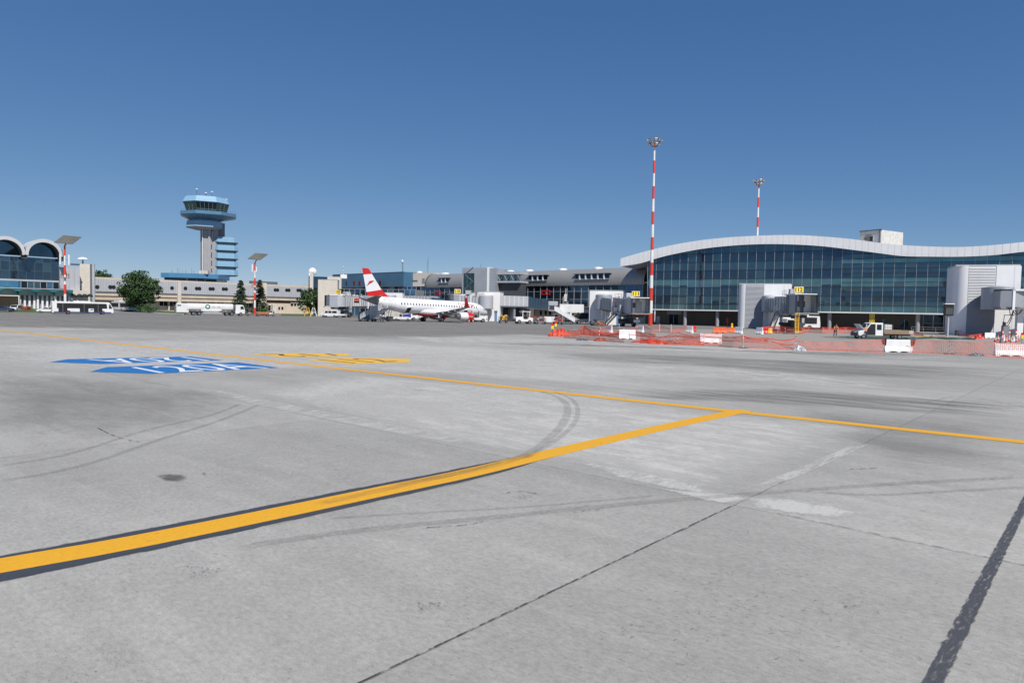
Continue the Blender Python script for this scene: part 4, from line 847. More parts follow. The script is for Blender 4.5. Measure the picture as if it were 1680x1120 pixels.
def control_tower():
    d = 380.0; k = d/FPX; cx = 345.0; X = at(cx, d); T = thing('control_tower', 'tall concrete control tower with light blue rings and glazed top cabin', 'control tower', (*X, 0), atan(495/FPX))
    fx = lambda px: (px-cx)*k*.915; fz = lambda py: EYE.z+(hor(cx)-py)*k
    def octa(xl, xr, dep, ch=.30, a=0, cy=0.0):
        w_ = xr-xl; c = min(w_, dep)*ch; x0, x1, y0, y1 = xl, xr, cy-dep/2, cy+dep/2
        return [(x0+c, y0), (x1-c, y0), (x1, y0+c), (x1, y1-c), (x1-c, y1), (x0+c, y1), (x0, y1-c), (x0, y0+c)]
    def ring(mat, name, b, t, zb, zt, par=T, **kw):
        q = MB(mat); q.loft([[(x, y, zb) for x, y in b], [(x, y, zt) for x, y in t]]); return q.build(name, par, **kw)
    R = lambda l, r, dp, ch=.29: octa(fx(l), fx(r), dp*k, ch)
    # shaft
    s = MB('tower_concrete'); s.box(fx(334), -3.5, 0, fx(346.5), 6, fz(376)); s.use('tower_concrete_shaded').prism([(fx(329), -1.5), (fx(334), -3.4), (fx(334), 6), (fx(329), 4)], 0, fz(376), 'z')  # left face painted in a darker copy of the concrete, as if shaded
    s.use('tower_concrete').box(fx(341.5), -4.3, 0, fx(345), -3.51, fz(376)); s.use('tower_concrete').box(fx(348), -2.0, 0, fx(358), 5, fz(378)); s.use('tower_concrete_shaded').box(fx(358.02), 0, 0, fx(369), 6, fz(366)); s.build('shaft', T)
    st = MB('white_panel'); st.box(fx(332.2), -3.9, 0, fx(333.2), -2.6, fz(376)); st.build('rib', T)
    for y0, y1 in ((378, 396), (402, 410), (415, 424), (428, 437), (441, 448)):
        MB('glass_dark').box(fx(345.2), -2.4, fz(y1), fx(347.7), -1.0, fz(y0)).build('stair_window', T)
    # lower ring, windows, gallery, cabin, roof band
    ring('tower_blue', 'lower_ring', R(306, 365, 50), R(308, 365, 50), fz(375.5), fz(366)); ring('tower_concrete', 'ring_soffit', R(322, 355, 30), R(306.2, 364.8, 49.6), fz(379), fz(375.6))
    ring('glass_navy', 'ring_window', R(311, 361, 44), R(311, 361, 44), fz(366), fz(360)); f = MB('mid_grey')
    for i in range(16): x = 313+i*3; f.box(fx(x)-.1, -22.2*k, fz(366), fx(x)+.1, -21.9*k, fz(360.5))
    f.build('ring_mullion', T)
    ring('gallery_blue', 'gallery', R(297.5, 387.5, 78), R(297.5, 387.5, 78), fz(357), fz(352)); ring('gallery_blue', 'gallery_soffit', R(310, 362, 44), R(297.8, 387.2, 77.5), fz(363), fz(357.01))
    ring('glass_tower', 'cabin_glazing', R(307.5, 371, 52), R(303, 375, 60), fz(352), fz(338))
    fr = MB('slate_grey'); b_, t_ = R(307.5, 371, 52.6), R(303, 375, 60.6)
    for i in range(8):
        p, q, pt, qt = b_[i], b_[(i+1) % 8], t_[i], t_[(i+1) % 8]; m = 5 if i in (0, 4) else 3
        for j in range(m+1): t = j/m; fr.tube((p[0]+(q[0]-p[0])*t, p[1]+(q[1]-p[1])*t, fz(352)), (pt[0]+(qt[0]-pt[0])*t, pt[1]+(qt[1]-pt[1])*t, fz(338)), .14, n=4)
    fr.build('cabin_frame', T)
    cab_c = MB('white_panel'); cab_c.box(fx(340), -24*k, fz(352), fx(349), -22*k, fz(350)); cab_c.build('console', T)
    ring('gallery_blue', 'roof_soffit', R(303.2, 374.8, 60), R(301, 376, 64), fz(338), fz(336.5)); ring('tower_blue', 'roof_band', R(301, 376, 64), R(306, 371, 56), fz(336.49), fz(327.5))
    rl = MB('steel'); pr = R(299, 386.5, 76)
    for i in range(8):
        p, q = pr[i], pr[(i+1) % 8]; rl.tube((p[0], p[1], fz(349.4)), (q[0], q[1], fz(349.4)), .05, n=4)
        for j in range(4): t = j/4; rl.tube((p[0]+(q[0]-p[0])*t, p[1]+(q[1]-p[1])*t, fz(352)), (p[0]+(q[0]-p[0])*t, p[1]+(q[1]-p[1])*t, fz(349.4)), .05, n=4)
    rl.build('gallery_railing', T)
    for px, y, r, ty in ((305, 321.5, .06, 0), (323.3, 315, .16, 1), (327.5, 320, .1, 0), (338, 320, .3, 1), (347.7, 317.5, .10, 2), (364.5, 319, .05, 0), (372, 328, .08, 2)):
        a = MB('slate_grey'); z0 = fz(328 if px < 366 else 331); a.tube((fx(px), 0, z0), (fx(px), 0, fz(y)), r*1.6, r)
        if ty: a.use('white_panel').lathe([(.05, -.5), (.75, 0), (.05, .5)], (fx(px), 0, fz(y)+.3), 10)
        a.build('aerial', T)
    # office floors beside the shaft
    zs = [(388.8, 398.4), (402, 411.6), (415, 424.8), (428.3, 438), (442, 451.8)]
    o = lambda l, r, dp: octa(fx(l), fx(r), dp*k, .16, cy=3.5)
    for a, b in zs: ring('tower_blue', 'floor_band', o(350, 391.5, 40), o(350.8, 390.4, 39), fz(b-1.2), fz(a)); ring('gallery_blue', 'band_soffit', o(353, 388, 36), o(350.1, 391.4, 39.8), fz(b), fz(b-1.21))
    for (a, b), (c, e) in zip(zs, zs[1:]):
        w_ = ring('glass_navy', 'window_band', o(352.2, 387.5, 35), o(352.2, 387.5, 35), fz(c), fz(b)); f = MB('slate_grey')
        for i in range(12): x = 355+i*2.6; f.box(fx(x)-.09, 3.5-17.8*k, fz(c), fx(x)+.09, 3.5-17.45*k, fz(b))
        f.build('window_mullion', w_)
    b = MB('tower_concrete'); b.box(fx(355), -1, 0, fx(362), 8, fz(452)); b.use('tower_concrete_shaded').box(fx(362.6), 0, 0, fx(366), 8, fz(452)); b.use('tower_concrete').box(fx(366.1), -1, 0, fx(369), 8, fz(452)); b.build('office_support', T)
    a = MB('steel')
    for px in (369, 376, 382): a.tube((fx(px), 3, fz(389)), (fx(px), 3, fz(386)), .08)
    a.build('roof_aerial', T)
control_tower()
# ---------------------------------------------------------------- solar posts
def solar_post(label, px, d, ytop, ybase_pan, pan, rz, antennas):
    T = thing('solar_mast', label, 'mast', at(px, d), 0, 'red and white posts with solar panels on top'); k = d/FPX
    zz = lambda y: EYE.z+(hor(px)-y)*k
    zt = zz(ytop); seg = zt/7.0; p = MB('white_paint')
    for i in range(7): p.use('mast_red' if i % 2 == 0 else 'white_paint').tube((0, 0, i*seg), (0, 0, (i+1)*seg-.003), .34-.02*i, .32-.02*i, 14)
    p.build('pole', T, smooth=True, recalc=False)
    P = PL(at(px, d), 0); q = [P.up(*c, 0) for c in pan]; cxm = sum(a for a, _ in q)/4; czm = sum(b for _, b in q)/4
    # panel: rectangle tilted to the sun, its underside towards us
    u = Vector((q[1][0]-q[0][0], .6, q[1][1]-q[0][1])); v = Vector((q[3][0]-q[0][0], -2.4, q[3][1]-q[0][1])); c = Vector((cxm, 0, czm)); nrm = u.cross(v).normalized()
    if nrm.z < 0: nrm = -nrm
    s = MB('solar_back'); c4 = [c+u*a+v*b for a, b in ((-.5, -.5), (.5, -.5), (.5, .5), (-.5, .5))]; s.loft([c4, [w_+nrm*.12 for w_ in c4]]); so_ = s.build('solar_panel', T)
    f = MB('slate_grey')
    for i in range(5): a = -.5+i/4; f.tube(c+u*a-v*.5+nrm*.135, c+u*a+v*.5+nrm*.135, .045, n=4)
    for b in (-.5, 0, .5): f.tube(c-u*.5+v*b+nrm*.135, c+u*.5+v*b+nrm*.135, .045, n=4)
    f.build('panel_frame', so_)
    g = MB('solar_glass'); g.face(*[c+(w_-c)*.96+nrm*.125 for w_ in c4]); g.build('solar_cells', so_)
    b = MB('old_red'); b.tube((0, 0, zt), (c.x, c.y, c.z-.05), .16); b.build('panel_bracket', T)
    for dx, y0, y1 in antennas:
        a = MB('white_panel'); a.box(dx-.16, -.3, zz(y1), dx+.16, -.02, zz(y0)); ao = a.build('antenna_panel', T); b = MB('steel'); b.tube((0, 0, zz((y0+y1)/2)), (dx, -.05, zz((y0+y1)/2)), .04); b.build('arm', ao)
    r = MB('old_red'); z = zz((ytop+hor(px))/2+.0); 
    for i in range(10): a = i*pi/5; r.tube((.95*cos(a), .95*sin(a), z), (.95*cos(a+pi/5), .95*sin(a+pi/5), z), .04, n=4); r.tube((.95*cos(a), .95*sin(a), z-.9), (.95*cos(a), .95*sin(a), z+.3), .03, n=4)
    r.lathe([(.95, z-.9), (.95, z-.82)], n=12); r.build('ring_platform', T)
solar_post('solar panel post behind the white and blue apron bus', 107, 178, 404, 494, [(100.7, 386.4), (127.9, 388.6), (122, 400.7), (95.4, 399.3)], 0, ((-1.05, 417, 434), (1.25, 418, 435)))
solar_post('solar panel post beside the two fir trees', 418, 212, 432, 516, [(417.9, 415.4), (437, 417), (427.9, 426.7), (409.7, 425.7)], 0, ((-.7, 434, 446), (.55, 438, 446)))
# ---------------------------------------------------------------- trees
def leaves(mb, c, r, n, s, mats, rnd, flat=1.0):
    for i in range(n):
        while True:
            q = Vector((rnd.uniform(-1, 1), rnd.uniform(-1, 1), rnd.uniform(-1, 1)))
            if q.length < 1: break
        p = Vector(c)+Vector((q.x*r[0], q.y*r[1], q.z*r[2])); a = Vector((rnd.gauss(0, 1), rnd.gauss(0, 1), rnd.gauss(0, 1)*flat)).normalized(); b = a.orthogonal().normalized(); b.rotate(Matrix.Rotation(rnd.uniform(0, 6.28), 3, a)); e = a.cross(b); k = s*rnd.uniform(.6, 1.3)
        mb.use(rnd.choice(mats)).face(p-b*k-e*k*.6, p+b*k-e*k*.6, p+b*k*.7+e*k*.6, p-b*k*.7+e*k*.6)
def broadleaf(label, px, d, xl, xr, yt, yb, n_clump, seed, z0=0.0, group='leafy trees by the buildings'):
    k = d/FPX; W = (xr-xl)*k/2; zt = EYE.z+(hor(px)-yt)*k; zb = max(.6, EYE.z+(hor(px)-yb)*k); H = (zt-zb)/2; zc = (zt+zb)/2; rnd = random.Random(seed); off = ((xl+xr)/2-px)*k
    T = thing('tree', label, 'tree', (*at(px, d), z0), rnd.uniform(0, .1), group)
    t = MB('bark'); t.tube((0, 0, 0), (off*.4, 0, zc*.75), W*.06+.12, W*.04+.08, 9)
    c = MB('leaf_mid'); 
    for i in range(n_clump):
        while True:
            q = Vector((rnd.uniform(-1, 1), rnd.uniform(-1, 1), rnd.uniform(-1, 1)))
            if .35 < q.length < 1: break
        sq = 1-.30*max(0, q.z)**2; p = Vector((off+q.x*W*.86*sq, q.y*W*.86*sq, zc+q.z*H*.88)); r = rnd.uniform(.13, .24)*W
        mats = rnd.choice([['leaf_dark', 'leaf_dark', 'leaf_mid'], ['leaf_mid', 'leaf_dark'], ['leaf_mid', 'leaf_light', 'leaf_mid']])
        leaves(c, p, (r*1.15, r*1.15, r*.8), 46, .17+W*.012, mats, rnd)
        if i % 5 == 0: t.tube((off*.4, 0, zc*.7), p, W*.02+.03, .03, 5)
    t.build('trunk', T, recalc=False); c.build('crown', T, recalc=False); return T
broadleaf('large round dark green tree between the apron bus and the tanker', 228, 202, 194.5, 263, 440, 508, 150, 3)
broadleaf('leafy tree beside the tall beige gate house', 509, 224, 485, 533, 471, 513, 90, 5)
broadleaf('distant tree crown showing above the long building by the stair tower', 168, 330, 150, 187, 440.5, 470, 60, 9)
def fir(label, px, d, xl, xr, yt, yb, seed):
    k = d/FPX; W = (xr-xl)*k/2; zt = EYE.z+(hor(px)-yt)*k; rnd = random.Random(seed); T = thing('fir_tree', label, 'tree', at(px, d), 0, 'dark fir trees by the solar post')
    t = MB('bark'); t.tube((0, 0, 0), (0, 0, zt*.97), .2, .03, 8); t.build('trunk', T); c = MB('fir_dark'); z = zt*.10
    while z < zt*.97:
        f = 1-(z/zt); R_ = W*(f**.8)*1.12+.15; m = max(5, int(9*f+4))
        for i in range(m):
            a = rnd.uniform(0, 2*pi); rr = R_*rnd.uniform(.7, 1.1); mats = rnd.choice([['fir_dark'], ['fir_dark', 'fir_mid'], ['fir_mid']])
            for j in range(4): q = (j+.6)/4; leaves(c, (rr*q*cos(a), rr*q*sin(a), z-.35*rr*q*q+rnd.gauss(0, .05)), (.28+.1*rr*q, .28+.1*rr*q, .14), 9, .15, mats, rnd, .4)
        z += .34+.30*f
    c.build('crown', T, recalc=False)
fir('slim fir tree left of the solar post behind the tanker cab', 395, 218, 379, 411, 457.5, 508, 21)
fir('broad fir tree standing right behind the solar post', 426, 222, 410, 444, 458, 510, 22)
def bush(label, px, d, xl, xr, yt, yb, seed, z0=0):
    k = d/FPX; W = (xr-xl)*k/2; H = (yb-yt)*k; rnd = random.Random(seed); c = MB('hedge')
    for i in range(26): a = rnd.uniform(0, 6.28); q = rnd.uniform(0, .8); leaves(c, (W*q*cos(a), W*q*sin(a), H*rnd.uniform(.25, .8)), (W*.3, W*.3, H*.25), 30, .12, ['hedge', 'leaf_mid'], rnd)
    leaves(c, (0, 0, H*.4), (W*.8, W*.8, H*.4), 200, .14, ['hedge', 'leaf_dark'], rnd)
    tag(c.build('bush', recalc=False), label, 'bush', 'clipped green bushes', (*at(px, d), z0))
bush('clipped green bush below the large round tree', 243, 197, 228, 262, 497.5, 512, 31, .3)
bush('small bright green bush behind the tanker cab', 433, 206, 421, 442, 503, 515, 32)
# ================================================================ AIRCRAFT
def aircraft():
    PHI = radians(50); AX = at(709, 155); PT = radians(1.1)
    A = thing('aircraft', 'white twin engine jet airliner with red and white tail parked at the gate', 'aircraft', AX, PHI, ry=PT)
    P = PL(AX, PHI)
    # fuselage: stations x, centre z, half width, half height
    st = [(18.45, 2.55, .04, .04), (18.2, 2.56, .30, .30), (17.7, 2.62, .62, .60), (17.0, 2.74, .90, .90), (16.2, 2.92, 1.13, 1.18), (15.3, 3.10, 1.30, 1.42), (14.2, 3.22, 1.43, 1.58), (12.8, 3.28, 1.50, 1.66), (11, 3.3, 1.51, 1.68),
          (5, 3.3, 1.51, 1.68), (0, 3.3, 1.51, 1.68), (-6, 3.3, 1.51, 1.68), (-8.5, 3.34, 1.50, 1.64), (-11, 3.52, 1.40, 1.48), (-13.5, 3.80, 1.18, 1.22), (-16, 4.12, .88, .92), (-18.2, 4.38, .56, .62), (-19.5, 4.52, .36, .42), (-20.3, 4.58, .2, .24)]
    n = 28; f = MB('aircraft_white'); rings = [[(x, hw*cos(2*pi*i/n), zc+hh*sin(2*pi*i/n)*(1 if sin(2*pi*i/n) > 0 else 1)) for i in range(n)] for x, zc, hw, hh in st]
    f.loft(rings[:-3]); f.use('mid_grey').loft(rings[-4:]); f.build('fuselage', A, smooth='all')
    def hull(x): return [interp([(a[0], a[i]) for a in reversed(st)], x) for i in (1, 2, 3)]
    def skin(x, z, o=.015):
        zc, hw, hh = hull(x); s = max(-1, min(1, (z-zc)/hh)); c = sqrt(max(0, 1-s*s)); return (x, -(hw*c+o*max(c, .2)), z+o*s)
    # belly fairing: white shoulders, dark red keel
    b = MB('aircraft_white'); rr = []
    for x, w_, lo in ((7.2, .5, 1.75), (5.5, 1.5, 1.35), (3, 1.9, 1.2), (0, 1.95, 1.15), (-2.5, 1.75, 1.25), (-4.5, 1.2, 1.5), (-5.8, .4, 1.75)):
        rr.append([(x, w_*cos(t), lo+.95+.95*sin(t)*(.9 if sin(t) > 0 else 1)) for t in [2*pi*i/20 for i in range(20)]])
    b.loft(rr); b.build('belly_fairing', A, smooth='all')
    k = MB('belly_red'); rr = []
    for x, w_, lo in ((5.0, .9, 1.28), (3, 1.5, 1.08), (0, 1.6, 1.03), (-2.5, 1.4, 1.12), (-5.5, .5, 1.5)): rr.append([(x, w_*cos(t), lo+.42+.42*sin(t)) for t in [2*pi*i/16 for i in range(16)]])
    k.loft(rr); k.build('keel_panel', A, smooth='all')
    def foil(c, t, m=9):
        u = [(1-cos(pi*i/m))/2 for i in range(m+1)]; th = lambda q: t*5*(.2969*sqrt(q)-.126*q-.3516*q*q+.2843*q**3-.1036*q**4)
        return [(-q*c, th(q)*c) for q in u]+[(-q*c, -th(q)*c*.7) for q in u[::-1][1:-1]]
    for s in (-1, 1):
        def sec(y, xle, c, z, t): return [(xle+a, s*y, z+bb) for a, bb in foil(c, t)]
        w_ = MB('light_grey'); w_.loft([sec(1.2, 5.4, 6.0, 2.05, .14), sec(4.6, 3.3, 4.0, 2.35, .12), sec(9.0, .75, 2.6, 2.85, .11), sec(13.2, -1.75, 1.5, 3.35, .10)]); w_.build('wing', A, smooth=True)
        le = MB('red_paint'); le.loft([[(xl+.03, s*y, z+.06), (xl-.25, s*y, z+.16), (xl-.25, s*y, z-.10), (xl+.03, s*y, z-.04)] for y, xl, z in ((9.0, .75, 2.85), (13.2, -1.75, 3.35))]); le.build('leading_edge', A)
        wl = MB('red_paint'); wl.loft([[(-1.7+.0, s*13.15, 3.30), (-2.2, s*13.10, 3.4), (-3.2, s*13.12, 3.38), (-2.6, s*13.2, 3.3)], [(-2.35, s*13.6, 3.75), (-2.5, s*13.52, 3.8), (-3.5, s*13.52, 3.8), (-2.9, s*13.62, 3.72)], [(-3.55, s*14.15, 5.3), (-3.7, s*14.10, 5.3), (-4.15, s*14.10, 5.3), (-3.85, s*14.16, 5.3)]]); wl.build('winglet', A, smooth=True)
        for y, xl, c, z in ((4.2, 3.6, 4.2, 2.15), (6.6, 2.1, 3.3, 2.4), (9.2, .6, 2.5, 2.70)):
            q = MB('light_grey'); q.loft([[(xl-c*.55, s*y+.16*a, z-.10+.16*e) for a, e in ((-1, 0), (0, -1), (1, 0), (0, 1))], [(xl-c*.85, s*y+.22*a, z-.22+.26*e) for a, e in ((-1, 0), (0, -1), (1, 0), (0, 1))], [(xl-c*1.12, s*y+.05*a, z-.12+.06*e) for a, e in ((-1, 0), (0, -1), (1, 0), (0, 1))]]); q.build('flap_fairing', A, smooth='all')
        # engine
        ey, ez = s*4.55, 1.42; e = MB('red_paint'); prof = [(.70, 8.25), (.86, 8.18), (.95, 7.9), (.99, 7.3), (.99, 6.7), (.98, 6.2)]; e.lathe([(r, x) for r, x in prof], (0, ey, ez), 24, ax='x', caps=False); e.use('aircraft_white').lathe([(.98, 6.2), (.95, 5.4), (.86, 4.6), (.74, 4.0)], (0, ey, ez), 24, ax='x', caps=False); e.use('steel').lathe([(.74, 4.0), (.60, 3.99), (.48, 3.4), (.42, 3.1), (.28, 3.1), (.08, 2.6)], (0, ey, ez), 20, ax='x'); eo = e.build('engine', A, smooth=True)
        i_ = MB('steel'); i_.lathe([(.86, 8.19), (.80, 8.27), (.70, 8.22), (.68, 7.6)], (0, ey, ez), 24, ax='x', caps=False); i_.use('dark_grey').lathe([(.68, 7.7), (.2, 7.75), (.03, 8.05)], (0, ey, ez), 24, ax='x'); i_.build('engine_intake', eo, smooth=True)
        if s < 0:
            t = MB('white_paint')
            def wrap(u, v): a = pi+(.02+(v-.5)*.34); R_ = 1.0; return (6.15+u*1.75, ey+R_*cos(a), ez-.05-R_*sin(a))
            t.text('Austrian', lambda u, v: (6.2+u*1.6, ey-1.0*cos((v-.5)*.36), ez+1.0*sin((v-.5)*.36)+.05)); t.build('engine_lettering', eo)
        py = MB('light_grey'); py.loft([[(6.9, ey-.14, ez+.85), (6.9, ey+.14, ez+.85), (3.2, ey+.14, ez+.7), (3.2, ey-.14, ez+.7)], [(4.4, ey-.12, 2.4), (4.4, ey+.12, 2.4), (2.2, ey+.12, 2.3), (2.2, ey-.12, 2.3)]]); py.build('engine_pylon', A)
        # tailplane
        h = MB('mid_grey'); h.loft([sec(.55, -15.9, 3.1, 4.35, .10), sec(5.7, -19.0, 1.4, 4.95, .09)]); h.build('tailplane', A, smooth=True)
        # main gear
        g = MB('steel'); g.tube((0, s*2.97, .45), (.0, s*2.6, 1.9), .13); g.tube((0, s*2.97, .45), (0, s*2.97, .46), .1); g.tube((.9, s*2.4, 1.6), (0, s*2.95, .8), .07); go = g.build('landing_gear', A)
        for dy in (-.36, .36): wheel(go, 0, s*2.97+dy, .50, .50, .30)
        d = MB('aircraft_white'); d.box(-.5, s*2.55-.03, .95, .5, s*2.55+.03, 1.75); d.build('gear_door', A)
    # nose gear
    g = MB('steel'); g.tube((14.64, 0, .62), (14.75, 0, 2.0), .1); g.tube((14.64, -.3, .65), (14.64, .3, .65), .06); go = g.build('landing_gear', A)
    for dy in (-.25, .25): wheel(go, 14.64, dy, .65, .36, .22)
    d = MB('aircraft_white'); 
    for s in (-1, 1): d.box(14.2, s*.42-.02, .95, 15.3, s*.42+.02, 1.6)
    d.build('gear_door', A)
    # fin: rows between leading and trailing edge
    rows = [(-11.6, -18.35, 4.9, 4.95), (-12.9, -18.37, 5.15, 5.1), (-14.75, -18.65, 6.45, 5.75), (-17.35, -19.55, 9.55, 9.25), (-17.95, -19.85, 10.35, 10.5), (-18.35, -19.9, 10.62, 10.6)]; th = [.14, .17, .17, .11, .07, .03]
    rngs = [[(xl, 0, zl_), (xl-.35*(xl-xt), -t, zl_+(zt-zl_)*.35), (xt, -.015, zt), (xt, .015, zt), (xl-.35*(xl-xt), t, zl_+(zt-zl_)*.35)] for (xl, xt, zl_, zt), t in zip(rows, th)]
    fin = MB('red_paint'); fin.loft(rngs[:3]); fin.use('aircraft_white').loft(rngs[2:4]); fin.use('red_paint').loft(rngs[3:]); fo = fin.build('tail_fin', A)
    em = MB('red_paint'); poly = [(600.4, 468.3), (604.8, 462.5), (605.6, 461.5), (601.8, 461.9), (607.3, 460.4), (613.2, 460.0), (609.0, 463.2), (606.2, 464.2)]; pv = []
    for a, b_ in poly: u, z = P.up(a, b_, -.2); pv.append((u, -.20, z-u*0+u*sin(PT)))
    em.face(*pv); em.build('tail_emblem', fo)
    # cabin windows, doors
    for i in range(29):
        x = 13.1-i*.836; q = MB('window'); z = 3.72; c = [skin(x+a, z+e, .02) for a, e in ((-.14, -.15), (-.09, -.21), (.09, -.21), (.14, -.15), (.14, .15), (.09, .21), (-.09, .21), (-.14, .15))]; q.face(*c); q.build('cabin_window', A)
    for x in (-12.4, 14.2):
        q = MB('mid_grey')
        for (x0, z0, x1, z1) in ((x-.45, 2.55, x-.42, 4.4), (x+.42, 2.55, x+.45, 4.4), (x-.45, 4.38, x+.45, 4.42), (x-.45, 2.5, x+.45, 2.54)):
            m = 8; 
            for j in range(m): za, zb_ = z0+(z1-z0)*j/m, z0+(z1-z0)*(j+1)/m; q.face(skin(x0, za), skin(x1, za), skin(x1, zb_), skin(x0, zb_))
        q.build('door_outline', A)
    # open cargo hold with raised door
    for x in (-8.2, 9.4):
        q = MB('black'); m = 5
        for j in range(m): za, zb_ = 1.85+1.0*j/m, 1.85+1.0*(j+1)/m; q.face(skin(x-.55, za), skin(x+.55, za), skin(x+.55, zb_), skin(x-.55, zb_))
        ho = q.build('cargo_opening', A)
        a, b_ = skin(x-.6, 2.88, .03), skin(x+.6, 2.88, .03); d = MB('aircraft_white'); d.loft([[a, b_, (b_[0], b_[1], b_[2]+.05), (a[0], a[1], a[2]+.05)], [(a[0], a[1]-1.1, a[2]+.12), (b_[0], b_[1]-1.1, b_[2]+.12), (b_[0], b_[1]-1.1, b_[2]+.17), (a[0], a[1]-1.1, a[2]+.17)]]); d.build('cargo_door', A)
    # cockpit glass
    for x0, x1, z0, z1 in ((16.35, 16.9, 3.05, 3.42), (15.75, 16.3, 3.12, 3.58)):
        q = MB('window'); q.face(skin(x0, z0), skin(x1, z0), skin(x1-.15, z1), skin(x0+.0, z1)); q.build('cockpit_window', A)
    t = MB('red_paint'); t.text('Austrian', lambda u, v: skin(6.8+u*4.6, 4.15+v*.42, .018)); t.build('lettering', A)
    t = MB('text_grey'); t.text('OE-LWQ', lambda u, v: skin(-15.2+u*2.2, 4.15+v*.34, .018)); t.build('registration', A)
    q = MB('navy'); q.face(*[skin(-14.7+a*.55, 4.72+b_*.28, .02) for a, b_ in ((0, 0), (1, 0), (1, 1), (0, 1))]); q.use('red_paint').face(*[skin(-13.9+a*.55, 4.72+b_*.28, .02) for a, b_ in ((0, 0), (1, 0), (1, 1), (0, 1))]); q.build('flags', A)
    q = MB('red_paint'); c = (11.6, 3.98)
    q.face(*[skin(c[0]+a*1.0, c[1]+e*1.0, .018) for a, e in ((-.75, -.42), (-.2, .05), (-.5, .28), (.2, .26), (.95, .34), (.25, -.02), (-.1, -.12))]); q.build('nose_emblem', A)
    p = MB('steel'); p.tube((-20.25, 0, 4.58), (-20.5, 0, 4.6), .16, .14); p.build('exhaust', A)
def wheel(par, x, y, z, r, w_, rim='steel'):
    t = MB('rubber'); t.lathe([(r*.62, -w_/2), (r*.92, -w_/2), (r, -w_*.3), (r, w_*.3), (r*.92, w_/2), (r*.62, w_/2)], (x, y, z), 16, ax='y'); to = t.build('wheel', par, smooth=True)
    if rim:
        m = MB(rim); m.lathe([(r*.6, -w_*.51), (r*.25, -w_*.40), (r*.05, -w_*.46)], (x, y, z), 12, ax='y'); m.lathe([(r*.6, w_*.51), (r*.25, w_*.40), (r*.05, w_*.46)], (x, y, z), 12, ax='y'); m.build('rim', to, smooth=True)
    return to
aircraft()
